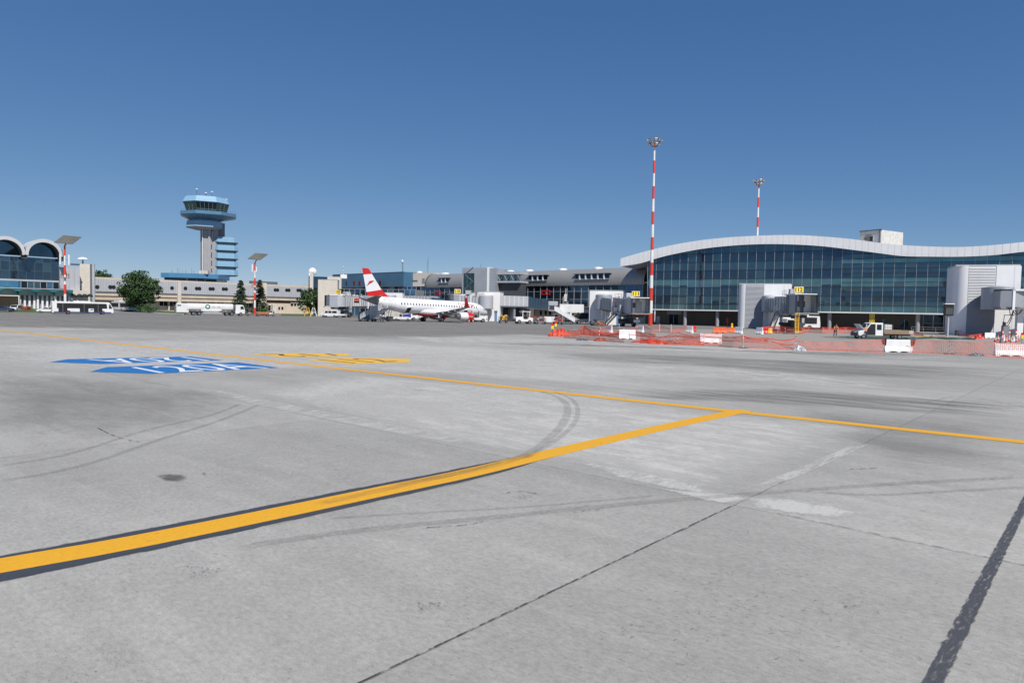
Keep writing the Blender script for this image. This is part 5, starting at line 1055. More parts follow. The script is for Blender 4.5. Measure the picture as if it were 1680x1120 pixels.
# ================================================================ JET BRIDGES
def jet_bridge(label, pa, pb, zf, cabrot, sign, kind='grey', hh=2.9, cabL=4.2, stairs=None, logo=None, ac=True, support=.80, cabw=3.6, za=None):
    """from rotunda pa to cab pivot pb; cabrot turns the cab about its pivot"""
    d = Vector((pb[0]-pa[0], pb[1]-pa[1])); L = d.length; rz = atan2(d.y, d.x); za = zf if za is None else za
    T = thing('jet_bridge', label, 'jet bridge', (*pa, 0), rz, 'passenger jet bridges')
    body = {'grey': 'light_grey', 'slate': 'panel_grey', 'glass': 'light_grey'}[kind]
    r = MB(body); r.lathe([(1.9, za-.25), (1.9, za+hh), (1.7, za+hh+.25), (.2, za+hh+.35)], n=20); r.use('white_panel').lathe([(.55, 0), (.55, za-.25)], n=14); r.use('mid_grey').lathe([(2.0, za-.4), (2.0, za-.25)], n=20); r.build('rotunda', T, smooth=True)
    def tun(name, x0, x1, w_, h, lift=0.0):
        z0 = za+(zf-za)*x0/L; z1 = za+(zf-za)*x1/L; b = MB(body)
        if kind == 'glass':
            b.use('white_panel')
            b.loft([[(x, y, z+o) for y, o in ((-w_/2-.1, h-.25), (w_/2+.1, h-.25), (w_/2+.1, h), (-w_/2-.1, h))] for x, z in ((x0, z0), (x1, z1))]); b.use('mid_grey').loft([[(x, y, z+o) for y, o in ((-w_/2-.1, -.35), (w_/2+.1, -.35), (w_/2+.1, .12), (-w_/2-.1, .12))] for x, z in ((x0, z0), (x1, z1))])
            bo = b.build(name, T)
            for s in (-1, 1):
                g = MB('glass_clear')
                m = max(2, int((x1-x0)/2.2))
                for i in range(m):
                    xa, xb = x0+(x1-x0)*i/m+.05, x0+(x1-x0)*(i+1)/m-.05; zq = lambda x: z0+(z1-z0)*(x-x0)/(x1-x0)
                    g.face((xa, s*w_/2, zq(xa)+.13), (xb, s*w_/2, zq(xb)+.13), (xb, s*w_/2, zq(xb)+h-.26), (xa, s*w_/2, zq(xa)+h-.26))
                g.build('glazing', bo, recalc=False)
            f = MB('light_grey')
            for s in (-1, 1):
                for i in range(m+1): x = x0+(x1-x0)*i/m; z = z0+(z1-z0)*i/m; f.box(x-.06, s*w_/2-.08, z+.1, x+.06, s*w_/2+.08, z+h-.2)
            f.build('frame', bo); i_ = MB('mid_grey'); i_.box(x0+.2, -.05, z0+.2, x1-.2, .05, z0+h-.6); i_.build('inner_wall', bo)
        else:
            b.loft([[(x, y, z+o) for y, o in ((-w_/2, -.2), (w_/2, -.2), (w_/2, h), (-w_/2, h))] for x, z in ((x0, z0), (x1, z1))]); bo = b.build(name, T)
            f = MB('mid_grey' if kind == 'slate' else 'steel'); m = int((x1-x0)/.75)
            for i in range(m+1):
                x = x0+(x1-x0)*i/m; z = z0+(z1-z0)*i/m
                for s in (-1, 1): f.box(x-.07, s*w_/2-.045, z-.2, x+.07, s*w_/2+.045, z+h)
            f.build('side_rib', bo); u = MB('dark_grey'); u.loft([[(x, y, z+o) for y, o in ((-w_/2+.1, -.5), (w_/2-.1, -.5), (w_/2-.1, -.205), (-w_/2+.1, -.205))] for x, z in ((x0, z0), (x1, z1))]); u.build('underframe', bo)
        return bo
    xm = L*.52; t1 = tun('inner_tunnel', 1.7, xm+1.2, 2.7, hh-.35); t2 = tun('outer_tunnel', xm, L-1.2, 3.1, hh-.05)
    col = MB('white_panel'); col.box(xm-.25, -1.75, zf-.6, xm+.05, 1.75, zf+hh+.3); col.box(xm-.14, -1.6, zf+hh+.3, xm-.06, -1.5, zf+hh+.9); col.build('portal_frame', T)
    # cab, turned about its pivot
    M = Matrix.Translation((L, 0, 0)) @ Matrix.Rotation(cabrot, 4, 'Z'); zt = zf+hh+.25; w2 = cabw/2
    c = MB(body if kind != 'glass' else 'slate_grey', M)
    c.loft([[(cos(t)*1.95-.1, sin(t)*1.95, z) for t in [2*pi*i/14+.2 for i in range(14)]] for z in (zf-.2, zt-.1)]); c.build('cab_rotor', T, smooth=True)
    c = MB('panel_grey', M)
    for s in (-1, 1): c.box(.8, s*w2-(.08 if s > 0 else 0), zf-.2, cabL-1.3, s*w2+(.08 if s < 0 else 0), zt-.12)
    c.use('white_panel').box(-1.4, -w2-.1, zt-.115, cabL-1.2, w2+.1, zt+.08); c.use('mid_grey').box(.2, -w2, zf-.42, cabL-.9, w2, zf-.21); co = c.build('cab', T)
    i_ = MB('white_panel', M); i_.box(1.7, -w2+.1, zf-.2, 1.78, w2-.1, zt-.13); io = i_.build('cab_back_wall', co); 
    for y0, y1, z0, z1 in ((-1.25, -.35, zf+1.0, zf+2.0), (.35, .65, zf+.9, zf+2.0)): q = MB('window', M); q.box(1.79, y0, z0, 1.83, y1, z1); q.build('cab_window', io)
    q = MB('light_grey', M); q.box(1.79, -.2, zf-.15, 1.86, .9, zf+2.2) if kind != 'glass' else q.box(1.79, -1.3, zf-.15, 1.86, -.25, zf+.95); q.build('cab_door', io)
    # folding canopy: accordion hoops
    h = MB('slate_grey', M)
    for k in range(4):
        x0, x1 = cabL-1.3+k*.24, cabL-1.3+k*.24+.24; o = .12 if k % 2 else 0; o2 = .12-o
        for pts in ([(-w2+o, zf-.1), (-w2+o2, zf-.1), (-w2+o2, zt-.1-o2), (-w2+o, zt-.1-o)], [(w2-o, zf-.1), (w2-o2, zf-.1), (w2-o2, zt-.1-o2), (w2-o, zt-.1-o)]):
            h.face((x0, pts[0][0], pts[0][1]), (x1, pts[1][0], pts[1][1]), (x1, pts[2][0], pts[2][1]), (x0, pts[3][0], pts[3][1]))
        h.face((x0, -w2+o, zt-.1-o), (x1, -w2+o2, zt-.1-o2), (x1, w2-o2, zt-.1-o2), (x0, w2-o, zt-.1-o))
    h.build('canopy', T, recalc=False); 
    b = MB('dirty_white', M); b.box(cabL-1.3, -w2-.1, zf-.35, cabL-.1, w2+.1, zf-.13); b.use('rust' if sign and sign[0] == '111' else 'mid_grey').box(cabL-.1, -w2-.1, zf-.30, cabL, w2+.1, zf-.18); b.build('bumper', T)
    # supports with bogie
    xs = L*support; s_ = MB('light_grey')
    for y in (-1.95, 1.95): s_.box(xs-.22, y-.22, 1.2, xs+.22, y+.22, zf+1.6)
    s_.use('mid_grey').box(xs-.3, -2.2, zf-.95, xs+.3, 2.2, zf-.55); s_.build('lift_column', T)
    g = MB('dark_grey'); g.box(xs-.9, -1.9, .55, xs+.9, 1.9, 1.15); g.box(xs-.3, -2.3, 1.1, xs+.3, 2.3, 1.6); g.box(xs-.2, -.5, 1.0, xs+1.4, .5, 1.9); go = g.build('bogie', T)
    for y in (-1.35, 1.35):
        for dx in (-.0,): wheel(go, xs+dx, y-.25, .52, .52, .34); wheel(go, xs+dx, y+.25, .52, .52, .34)
    u = MB('dark_grey')
    for x in (L-1.5, L+.2, L+1.6): u.box(x-.35, -1.2, zf-.95, x+.35, 1.2, zf-.45)
    u.build('machinery', T)
    if stairs:
        sx, side, run = stairs; z0 = zf-.1; y = side*2.1; n_ = 16; k = MB('dark_grey')
        for i in range(n_): t = (i+.5)/n_; k.box(sx-run*t-.16, y-.42, z0*(1-t)-.03, sx-run*t+.16, y+.42, z0*(1-t)+.03)
        for q in (-.45, .45): k.add([(sx, y+q-.04, z0-.25), (sx, y+q+.04, z0-.25), (sx-run, y+q+.04, -.0), (sx-run, y+q-.04, 0), (sx, y+q-.04, z0+.08), (sx, y+q+.04, z0+.08), (sx-run, y+q+.04, .3), (sx-run, y+q-.04, .3)], [(0, 1, 2, 3), (4, 7, 6, 5), (0, 4, 5, 1), (1, 5, 6, 2), (2, 6, 7, 3), (3, 7, 4, 0)])
        so_ = k.build('stairs', T); hr = MB('white_panel')
        for q in (-.47, .47):
            for hz in (.55, 1.05): hr.tube((sx+1.0, y+q, z0+hz), (sx, y+q, z0+hz), .035, n=5); hr.tube((sx, y+q, z0+hz), (sx-run, y+q, hz), .035, n=5)
            for i in range(6): t = i/5; hr.tube((sx-run*t, y+q, z0*(1-t)), (sx-run*t, y+q, z0*(1-t)+1.05), .03, n=5)
        hr.build('handrail', so_); pl = MB('mid_grey'); pl.box(sx, y-.5, z0-.12, sx+1.3, y+.5, z0); pl.build('landing', T)
    if ac:
        q = MB('light_grey'); q.box(L-3.4, -.9, zt+.1, L-2.0, .9, zt+1.1); q.use('dark_grey').box(L-3.42, -.6, zt+.3, L-3.401, .6, zt+.95); q.build('roof_unit', T); q = MB('dirty_white'); rnd = random.Random(len(label))
        for i in range(6): x = L-5+rnd.uniform(-1.2, 4.0); y = rnd.uniform(-1.1, 1.1); q.box(x-.3, y-.25, zf+hh+.02, x+.3, y+.25, zt+rnd.uniform(.2, .6))
        q.build('roof_ducts', T); rl = MB('steel'); x0, x1 = L-6.5, L-3.5
        for y in (-1.3, 1.3):
            for x in (x0, (x0+x1)/2, x1): rl.tube((x, y, zf+hh), (x, y, zf+hh+1.15), .03, n=5)
            for z in (.6, 1.15): rl.tube((x0, y, zf+hh+z), (x1, y, zf+hh+z), .03, n=5)
        rl.build('roof_railing', T)
    if sign:
        # illuminated number box turned towards the apron
        sM = Matrix.Translation((L+.3, 0, zt+.35)) @ Matrix.Rotation(-rz+sign[1], 4, 'Z'); q = MB('light_grey', sM); q.box(-.82, -.15, 0, .82, .25, 1.08); q.use('steel').tube((0, 0, -.35), (0, 0, 0), .08); so_ = q.build('number_box', T, bevel=0)
        q = MB('sign_yellow', sM); q.box(-.74, -.19, .08, .74, -.152, 1.0); qo = q.build('sign_face', so_); q = MB('text_black', sM); q.text('*'+sign[0], lambda u, v: (-.62+u*1.24, -.195, .16+v*.76)); q.build('sign_number', qo)
    if logo:
        x0, x1, y, mat = logo; zc = zf+.15; q = MB('dirty_white'); q.box(x0, y-.02, zc-.1, x1, y+.02, zf+hh-.3); lo = q.build('advert_panel', t2); m = (x0+x1)/2; w_ = (x1-x0)*.30; s = -1 if y < 0 else 1
        q = MB('red_paint'); q.box(m-w_, y+s*.021, zc+1.55, m+w_, y+s*.03, zc+2.2); q.use('black').box(m-w_, y+s*.021, zc+.85, m+w_, y+s*.03, zc+1.54); q.use('white_paint').box(m-w_*.8, y+s*.031, zc+1.48, m+w_*.8, y+s*.034, zc+1.56); q.build('advert_logo', lo)
        q = MB('text_grey'); q.box(m-w_*1.1, y+s*.021, zc+.25, m+w_*1.1, y+s*.03, zc+.45); 
    return T
G = G
jet_bridge('glass sided jet bridge with the yellow gate number 112 on its cab', at(1264, 147), at(1308, 124), 3.5, radians(6), ('112', radians(-6)), 'glass', 2.95, 5.2, stairs=(17, -1, 5.2), support=.83, za=4.0)
jet_bridge('grey ribbed jet bridge with the yellow gate number 111 before the mast', at(990, 155), at(1041, 141), 2.9, radians(-12), ('111', radians(-4)), 'slate', 2.75, 5.0, stairs=(10.5, -1, 5.0), logo=(8.6, 10.0, -1.57, 0), support=.82, za=3.9)
jet_bridge('jet bridge docked at the aircraft nose with yellow gate number 110', at(797, 176), at(752, 177), 3.6, radians(40), ('110', radians(4)), 'grey', 2.9, 3.6, support=.7)
jet_bridge('left jet bridge with a red and black advert panel near the white van', at(640, 214), at(556, 199), 3.3, radians(-28), ('109', radians(10)), 'grey', 2.9, 4.2, logo=(12.6, 15.8, 1.57, 0), support=.86, za=4.0)
# right edge bridge: boxy rotunda with hanging cables, its tunnel leaves the picture
def edge_bridge():
    p = at(1652, 111); T = thing('jet_bridge', 'boxy grey jet bridge end with hanging cables at the right edge', 'jet bridge', (*p, 0), radians(-12), 'passenger jet bridges'); 
    b = MB('panel_grey'); b.loft([[(x, y, z) for x, y in ((-1.5, -.9), (-.2, -1.5), (.2, -1.5), (2.1, -1.0), (2.1, 1.5), (-1.5, 1.5))] for z in (4.9, 7.5)]); b.build('rotunda_box', T)
    r = MB('panel_grey'); r.lathe([(2.3, 4.5), (2.3, 8.2), (.2, 8.5)], (-.1, 3.4, 0), 24); r.build('rotunda', T, smooth=True)  # cylinder added behind the box to cast the arc shadow on the tower
    f = MB('white_panel'); f.box(-.05, -1.66, 4.4, .3, -1.51, 7.75); f.box(-.05, -1.66, 7.5, 2.2, 1.5, 7.78); f.build('portal_frame', T); f = MB('black'); f.box(-1.55, -1.0, 7.51, -.06, 1.4, 7.75); f.build('roof_flap', T)
    u = MB('mid_grey'); u.box(-1.5, -1.2, 4.6, 2.1, 1.4, 4.89); u.use('white_panel').box(1.6, .2, 0, 2.5, 1.0, 4.6); u.use('mid_grey').box(-.6, -.4, 0, .3, .4, 1.9); u.build('support', T)
    t = MB('light_grey'); t.box(2.12, -1.4, 4.7, 26, 1.4, 5.0); t.box(2.12, -1.4, 7.2, 26, 1.4, 7.45); to = t.build('tunnel', T); g = MB('glass_tower'); g.box(2.12, -1.35, 5.01, 26, 1.35, 7.19); g.build('glazing', to)
    c = MB('black')
    def cat(a, b_, sag): return [(a[0]+(b_[0]-a[0])*k/14, a[1]+(b_[1]-a[1])*k/14, a[2]+(b_[2]-a[2])*k/14-sag*4*(k/14)*(1-k/14)) for k in range(15)]
    for a, b_, s in (((-.4, -1.5, 4.6), (.1, -1.6, 4.4), .9), ((0, -1.6, 4.6), (1.3, -1.5, 4.6), .9), ((.1, -1.6, 4.4), (-.9, -1.5, 2.2), .6), ((.2, -1.62, 4.5), (-.8, -1.5, 2.0), .9), ((.3, -1.6, 4.5), (1.5, -1.5, 4.6), .7)): c.path(cat(a, b_, s), .055)
    c.tube((-1.1, -1.4, 3.6), (.4, -1.4, 3.6), .06); c.tube((-1.0, -1.4, 3.6), (-1.15, -1.4, 2.2), .05); c.box(-1.2, -1.6, 1.8, -.85, -1.3, 2.5); c.build('cables', T)
edge_bridge()
# ================================================================ VEHICLES
def shell(root, name, prof, W, mat, belt=None, tap=.0, bevel=.04, par=None, y0=None):
    """body drawn from a side profile (x forward, z up), sides leaning in above the belt line"""
    zt = max(p[1] for p in prof); belt = zt if belt is None else belt
    def fn(x, y, z):
        k = 1-tap*max(0, z-belt)/max(.01, zt-belt); return (x, y*k, z)
    b = MB(mat); b.prism(prof, -W/2, W/2, 'y', fn); o = b.build(name, par or root, bevel=bevel)
    return lambda z: W/2*(1-tap*max(0, z-belt)/max(.01, zt-belt))
def side(root, name, poly, yo, mat='window', sides=(-1, 1), th=.018, par=None):
    for s in sides:
        b = MB(mat); a = [(x, s*(yo(z)+th), z) for x, z in poly]; c = [(x, s*(yo(z)-.03), z) for x, z in poly]; b.loft([c, a]); b.build(name, par or root)
def front(root, name, x0, z0, x1, z1, hw, mat='window', o=.02):
    d = Vector((x1-x0, z1-z0)).normalized(); nx, nz = d.y*o, -d.x*o
    if nx*(1 if x0 > 0 else -1) < 0: nx, nz = -nx, -nz
    b = MB(mat); q = [(x0, -hw, z0), (x0, hw, z0), (x1, hw*.93, z1), (x1, -hw*.93, z1)]; b.loft([[(x-nx, y, z-nz) for x, y, z in q], [(x+nx, y, z+nz) for x, y, z in q]]); b.build(name, root)
def wheels(root, xs, W, r, w_=.24, rim='steel'):
    for x in xs:
        for s in (-1, 1): wheel(root, x, s*(W/2-w_/2+.01), r, r, w_, rim)
def box(root, name, mat, *d, **kw):
    b = MB(mat); b.box(*d); return b.build(name, root, **kw)
def veh(name, label, cat, px, d, rz, group=None): return thing(name, label, cat, at(px, d), radians(rz), group)
def apron_bus():
    T = veh('apron_bus', 'long white and blue low floor apron bus parked before the arched hall', 'bus', 136, 166, 38); L = 12.6; h = L/2; W = 3.0
    yo = shell(T, 'body', [(-h, .35), (h-.15, .35), (h, .7), (h-.05, 1.4), (h-.75, 2.75), (h-1.1, 3.0), (-h, 3.05)], W, 'white_paint', 2.7, .06)
    side(T, 'window', [(-h+.9, 1.45), (h-1.35, 1.45), (h-1.5, 2.62), (-h+.9, 2.62)], yo, 'black')
    for x in (-4.2, .1, 3.0): 
        side(T, 'door', [(x-.9, .62), (x+.9, .62), (x+.9, 1.5), (x-.9, 1.5)], yo, 'black', th=.02); side(T, 'door_frame', [(x-.03, .62), (x+.03, .62), (x+.03, 2.6), (x-.03, 2.6)], yo, 'mid_grey', th=.03)
    side(T, 'cab_window', [(h-1.0, 1.45), (h-.25, 1.45), (h-.75, 2.45), (h-1.0, 2.45)], yo, 'window', th=.025)
    side(T, 'skirt', [(-h+.3, .34), (h-.5, .34), (h-.5, .62), (-h+.3, .62)], yo, 'bus_blue', th=.02)
    side(T, 'emblem', [(-.0+1.2, 1.0), (1.6, 1.3), (2.1, 1.28), (1.8, 1.0)], yo, 'slate_grey', th=.022)
    front(T, 'rear_window', -h, 1.5, -h, 2.7, 1.15); front(T, 'windscreen', h-.12, 1.5, h-.7, 2.65, 1.3); wheels(T, (h-2.3, -h+3.2), W, .48, .3)
    box(T, 'roof_unit', 'white_panel', -2, -.9, 3.03, 1.5, .9, 3.2)
    box(T, 'tail_light', 'mast_red', -h-.03, -1.4, .9, -h+.01, -1.2, 1.25); box(T, 'tail_light', 'mast_red', -h-.03, 1.2, .9, -h+.01, 1.4, 1.25)
apron_bus()
def articulated():
    T = veh('articulated_bus', 'white articulated bus standing under the long building beside the round tree', 'bus', 211, 209, -42); T.location.z = .5; W = 2.5
    for nm, x0, x1 in (('front_section', -3.6, 3.6), ('rear_section', -11.2, -4.4)):
        yo = shell(T, nm, [(x0, .35), (x1, .35), (x1, 2.0), (x1-.1, 2.95), (x0, 2.95)], W, 'white_paint', 2.5, .06)
        side(T, 'window', [(x0+.3, 1.25), (x1-.5, 1.25), (x1-.5, 2.45), (x0+.3, 2.45)], yo, 'black'); box(T, 'roof_unit', 'white_panel', x0+.8, -.8, 2.93, x1-1.2, .8, 3.2)
    box(T, 'bellows', 'mid_grey', -4.45, -1.15, .5, -3.55, 1.15, 2.9); front(T, 'windscreen', 3.62, 1.15, 3.56, 2.6, 1.1, 'window'); wheels(T, (2.0, -2.3, -9), W, .46)
articulated()
def tanker():
    T = veh('fuel_tanker', 'long white articulated aviation fuel tanker with a green flower emblem', 'tanker truck', 349, 186, 31); W = 2.5
    c = MB('white_paint'); ring = lambda x, k, zc, hz: [(x, 1.22*k*math.copysign(abs(cos(t))**.6, cos(t)), zc+hz*k*math.copysign(abs(sin(t))**.6, sin(t))) for t in [2*pi*i/20 for i in range(20)]]
    c.loft([ring(-6.2, .9, 2.3, .95), ring(-6.0, 1, 2.3, .95), ring(-5.0, 1, 2.30, .95), ring(4.9, 1, 2.30, .95), ring(5.1, .9, 2.3, .95)]); c.build('tank', T, smooth=True)
    l_ = MB('white_paint'); l_.loft([ring(-3.0, .95, 1.55, .55), ring(-1.9, .98, 1.45, .75), ring(1.2, .98, 1.45, .75), ring(2.1, .95, 1.6, .5)]); l_.build('tank_belly', T, smooth=True)
    box(T, 'pump_cabinet', 'white_paint', -9.0, -1.25, .75, -6.05, 1.25, 3.2, bevel=.08); box(T, 'hose_reel', 'slate_grey', -8.8, -1.29, 2.45, -7.9, -1.251, 2.8); box(T, 'ladder', 'steel', -9.35, -.8, .6, -9.05, .8, 2.7)
    box(T, 'chassis', 'dark_grey', -8.6, -.5, .75, 7.8, .5, 1.1); box(T, 'side_guard', 'light_grey', -2.6, -1.22, .55, 2.2, -1.16, .85)
    wheels(T, (-4.9, -3.5, 3.4, 4.7), W, .52, .32); box(T, 'mudguard', 'mid_grey', -5.8, -1.27, 1.1, -2.7, 1.27, 1.22)
    yo = shell(T, 'cab', [(5.6, .6), (8.0, .6), (8.15, 1.3), (8.0, 1.9), (7.75, 2.85), (7.3, 3.05), (5.75, 3.05)], 2.45, 'white_paint', 1.9, .05)
    side(T, 'cab_window', [(6.9, 1.85), (7.85, 1.85), (7.65, 2.65), (6.95, 2.65)], yo); front(T, 'windscreen', 8.05, 1.85, 7.8, 2.75, 1.1); wheels(T, (7.0,), W, .5, .3); box(T, 'fifth_wheel', 'dark_grey', 4.9, -1.1, 1.0, 5.6, 1.1, 2.2)
    e = MB('bp_green'); cx, cz = -1.4, 2.42
    for i in range(12): a = 2*pi*i/12; e.face(*[(cx+.30*cos(a)+.34*cos(a+b)*(.75 if abs(b) > 1 else 1), -1.255, cz+.30*sin(a)+.34*sin(a+b)*(.75 if abs(b) > 1 else 1)) for b in (-1.6, -.6, 0, .6, 1.6)])
    e.use('white_paint').face(*[(cx+.36*cos(2*pi*i/12), -1.262, cz+.36*sin(2*pi*i/12)) for i in range(12)]); e.build('emblem', T, recalc=False)
    t = MB('text_grey'); t.text('air bp', lambda u, v: (-.3+u*2.1, -1.26, 2.1+v*.5)); t.build('lettering', T)
    box(T, 'hazard_plate', 'orange', -6.5, -1.275, 1.4, -6.15, -1.252, 1.7)
tanker()
def car(name, label, cat, px, d, rz, mat, kind='hatch', s=1.0, group=None, flag=None):
    T = veh(name, label, cat, px, d, rz, group); T.scale = (s, s, s)
    if kind == 'hatch': pr = [(-2.0, .35), (2.0, .35), (2.08, .7), (1.9, .92), (1.05, 1.02), (.45, 1.46), (-1.5, 1.50), (-1.98, 1.0)]; win = [[(.85, 1.02), (.35, 1.38), (-.45, 1.40), (-.45, 1.0)], [(-.55, 1.0), (-.55, 1.40), (-1.4, 1.40), (-1.7, 1.0)]]; ws = (1.02, 1.03, .48, 1.44); rw = (-1.96, 1.03, -1.55, 1.45); wx = (1.25, -1.3); belt = .95; W = 1.75; wr = .31
    elif kind == 'van': pr = [(-2.7, .35), (2.5, .35), (2.6, .8), (2.4, 1.15), (1.7, 1.35), (1.0, 2.15), (.6, 2.25), (-2.7, 2.25)]; win = [[(1.5, 1.35), (1.0, 1.95), (.4, 1.95), (.4, 1.3)]]; ws = (1.72, 1.36, 1.05, 2.12); rw = (-2.72, 1.3, -2.71, 2.0); wx = (1.7, -1.75); belt = 1.3; W = 1.95; wr = .34
    elif kind == 'minivan': pr = [(-2.3, .35), (2.2, .35), (2.3, .75), (2.1, 1.05), (1.35, 1.2), (.65, 1.85), (-2.2, 1.9), (-2.32, 1.1)]; win = [[(1.05, 1.2), (.6, 1.7), (-.2, 1.72), (-.2, 1.15)], [(-.3, 1.15), (-.3, 1.72), (-1.2, 1.72), (-1.2, 1.15)], [(-1.3, 1.15), (-1.3, 1.72), (-2.1, 1.7), (-2.15, 1.15)]]; ws = (1.33, 1.22, .69, 1.82); rw = (-2.31, 1.2, -2.22, 1.8); wx = (1.4, -1.5); belt = 1.1; W = 1.85; wr = .33
    yo = shell(T, 'body', pr, W, mat, belt, .14, .05)
    for w_ in win: side(T, 'window', w_, yo)
    front(T, 'windscreen', *ws, W*.42); front(T, 'rear_window', *rw, W*.40); wheels(T, wx, W, wr, .2)
    box(T, 'bumper', 'dark_grey', pr[1][0]-.1, -W*.47, .34, pr[1][0]+.1, W*.47, .56)
    xf = pr[2][0]-.06
    for y in (-W*.36, W*.36): box(T, 'headlight', 'glass_pale', xf-.15, y-.16, pr[2][1]-.05, xf+.03, y+.16, pr[2][1]+.13)
    xr = pr[0][0]
    for y in (-W*.40, W*.40): box(T, 'tail_light', 'mast_red', xr-.03, y-.10, .85, xr+.06, y+.10, 1.1)
    return T
car('parked_van', 'small white van facing us on the left in front of the green awnings', 'van', 25.5, 186, -75, 'white_paint', 'minivan')
car('parked_car', 'dark navy car at the far left edge of the apron', 'car', 5, 180, 15, 'navy', 'hatch', 1.1)
car('parked_car', 'light car half hidden between the white van and the brown trailer', 'car', 34, 192, 200, 'light_grey', 'hatch')
car('pickup_car', 'low white car parked behind the rear of the apron bus', 'car', 76, 178, 205, 'white_paint', 'hatch')
car('parked_car', 'small silver car facing us between the fir trees and the building door', 'car', 443.5, 196, -80, 'dirty_white', 'hatch')
def trailer(label, px, d, rz, L, mat, load=None, group='flat trailers and dollies', W=1.8, h=.85):
    T = veh('baggage_trailer', label, 'trailer', px, d, rz, group); box(T, 'deck', mat, -L/2, -W/2, .5, L/2, W/2, .68); wheels(T, (-L*.33, L*.33), W, .25, .16); b = MB('dark_grey'); b.tube((L/2, 0, .5), (L/2+1.0, 0, .3), .05); b.build('drawbar', T)
    for x in (-L/2+.04, L/2-.04):
        e = MB('steel')
        for y in (-W/2+.05, W/2-.05): e.tube((x, y, .6), (x, y, .6+h), .035, n=5)
        e.tube((x, -W/2+.05, .6+h), (x, W/2-.05, .6+h), .035, n=5); e.tube((x, -W/2+.05, .6+h*.5), (x, W/2-.05, .6+h*.5), .03, n=5)
        e.build('end_rail', T)
    return T
def bags(label, px, d, rz, z, mats, L, W, H, seed, group='loads lying on the trailers'):
    """a heap of suitcases: one load, lashed together"""
    rnd = random.Random(seed); b = MB(mats[0])
    for i in range(int(L*W*H*7)+4):
        x, y, zz = rnd.uniform(-L/2+.3, L/2-.3), rnd.uniform(-W/2+.25, W/2-.25), rnd.uniform(.14, H*.9)*(1-.5*abs(rnd.uniform(-1, 1))); R = Matrix.Rotation(rnd.uniform(-.5, .5), 3, 'Z'); b.use(rnd.choice(mats)); b.cbox((x, y, zz), (rnd.uniform(.45, .8), rnd.uniform(.25, .5), rnd.uniform(.28, .5)), R)
    o = b.build('luggage_load', bevel=.03); tag(o, label, 'luggage', group, (*at(px, d), z), radians(rz)); return o
trailer('grey flat trailer right behind the tanker cab', 414, 188, 25, 3.6, 'slate_grey'); box(trailer('flat trailer with rusty orange frame left of the silver car', 431, 189, 25, 3.4, 'brown'), 'side_board', 'rust', -1.6, -.92, .7, 1.6, -.86, 1.25)
trailer('brown trailer beside the small white van at the left', 43, 187, 30, 2.6, 'brown'); bags('reddish brown load on the trailer beside the small white van', 43, 187, 30, .69, ['brown', 'maroon', 'rust'], 2.2, 1.6, .9, 4)
def lorry_left():
    T = veh('box_trailer', 'open fronted white frame shelter at the far left edge', 'shelter', 4, 190, 30); W = 3.0
    f = MB('white_panel'); f.box(-4, -W/2, 4.3, 4, W/2, 4.5)
    for x in (-4, 3.8): f.box(x, -W/2, 0, x+.2, -W/2+.2, 4.29)
    f.build('frame', T); box(T, 'back_wall', 'timber', -3.9, W/2-.2, 0, 3.9, W/2, 4.29); box(T, 'plinth', 'dirty_white', -3.75, -W/2+.02, 0, 3.75, -W/2+.3, 1.0)
lorry_left()
# white works vehicle near the left gate house
def crew_truck():
    T = veh('crew_truck', 'white double cab truck with dark windows under the left jet bridge', 'truck', 542, 194, 172); W = 2.0
    yo = shell(T, 'body', [(-2.6, .45), (2.5, .45), (2.6, .9), (2.35, 1.2), (1.6, 1.3), (1.1, 2.0), (-2.6, 2.05)], W, 'white_paint', 1.25, .08)
    for a, b_ in ((.35, 1.3), (-.75, .2), (-2.3, -.95)): side(T, 'window', [(a, 1.25), (b_, 1.25), (b_-.25 if a > 0 else b_, 1.85), (a, 1.85)], yo)
    front(T, 'windscreen', 1.58, 1.33, 1.14, 1.95, .85); wheels(T, (1.7, -1.6), W, .36); box(T, 'rear_deck', 'white_paint', -4.6, -.95, .6, -2.62, .95, 1.0); box(T, 'bumper', 'dark_grey', 2.45, -.95, .42, 2.66, .95, .75); box(T, 'light_bar', 'orange', .3, -.5, 2.06, .6, .5, 2.2)
crew_truck()
def stand(label, px, d, mat, rz):
    T = thing('maintenance_stand', label, 'stand', at(px, d), radians(rz), 'A shaped metal stands'); b = MB(mat)
    for y in (-.7, .7):
        for s in (-1, 1): b.tube((s*.95, y, 0), (s*.25, y, 2.6), .09, n=6)
        b.tube((-.6, y, 1.2), (.6, y, 1.2), .07, n=6)
    for z in (1.3, 2.6): b.tube((-.3, -.7, z), (-.3, .7, z), .07, n=6); b.tube((.3, -.7, z), (.3, .7, z), .07, n=6)
    b.tube((-.9, -.7, .1), (.3, .7, 2.5), .06, n=6); b.tube((.9, .7, .1), (-.3, -.7, 2.5), .06, n=6); b.build('frame', T); box(T, 'top_plate', mat, -.4, -.8, 2.6, .4, .8, 2.7)
stand('yellow A shaped stand left of the beige gate house', 505, 206, 'yellow', 15); stand('white A shaped stand touching the beige gate house', 514.5, 209, 'white_panel', 15)
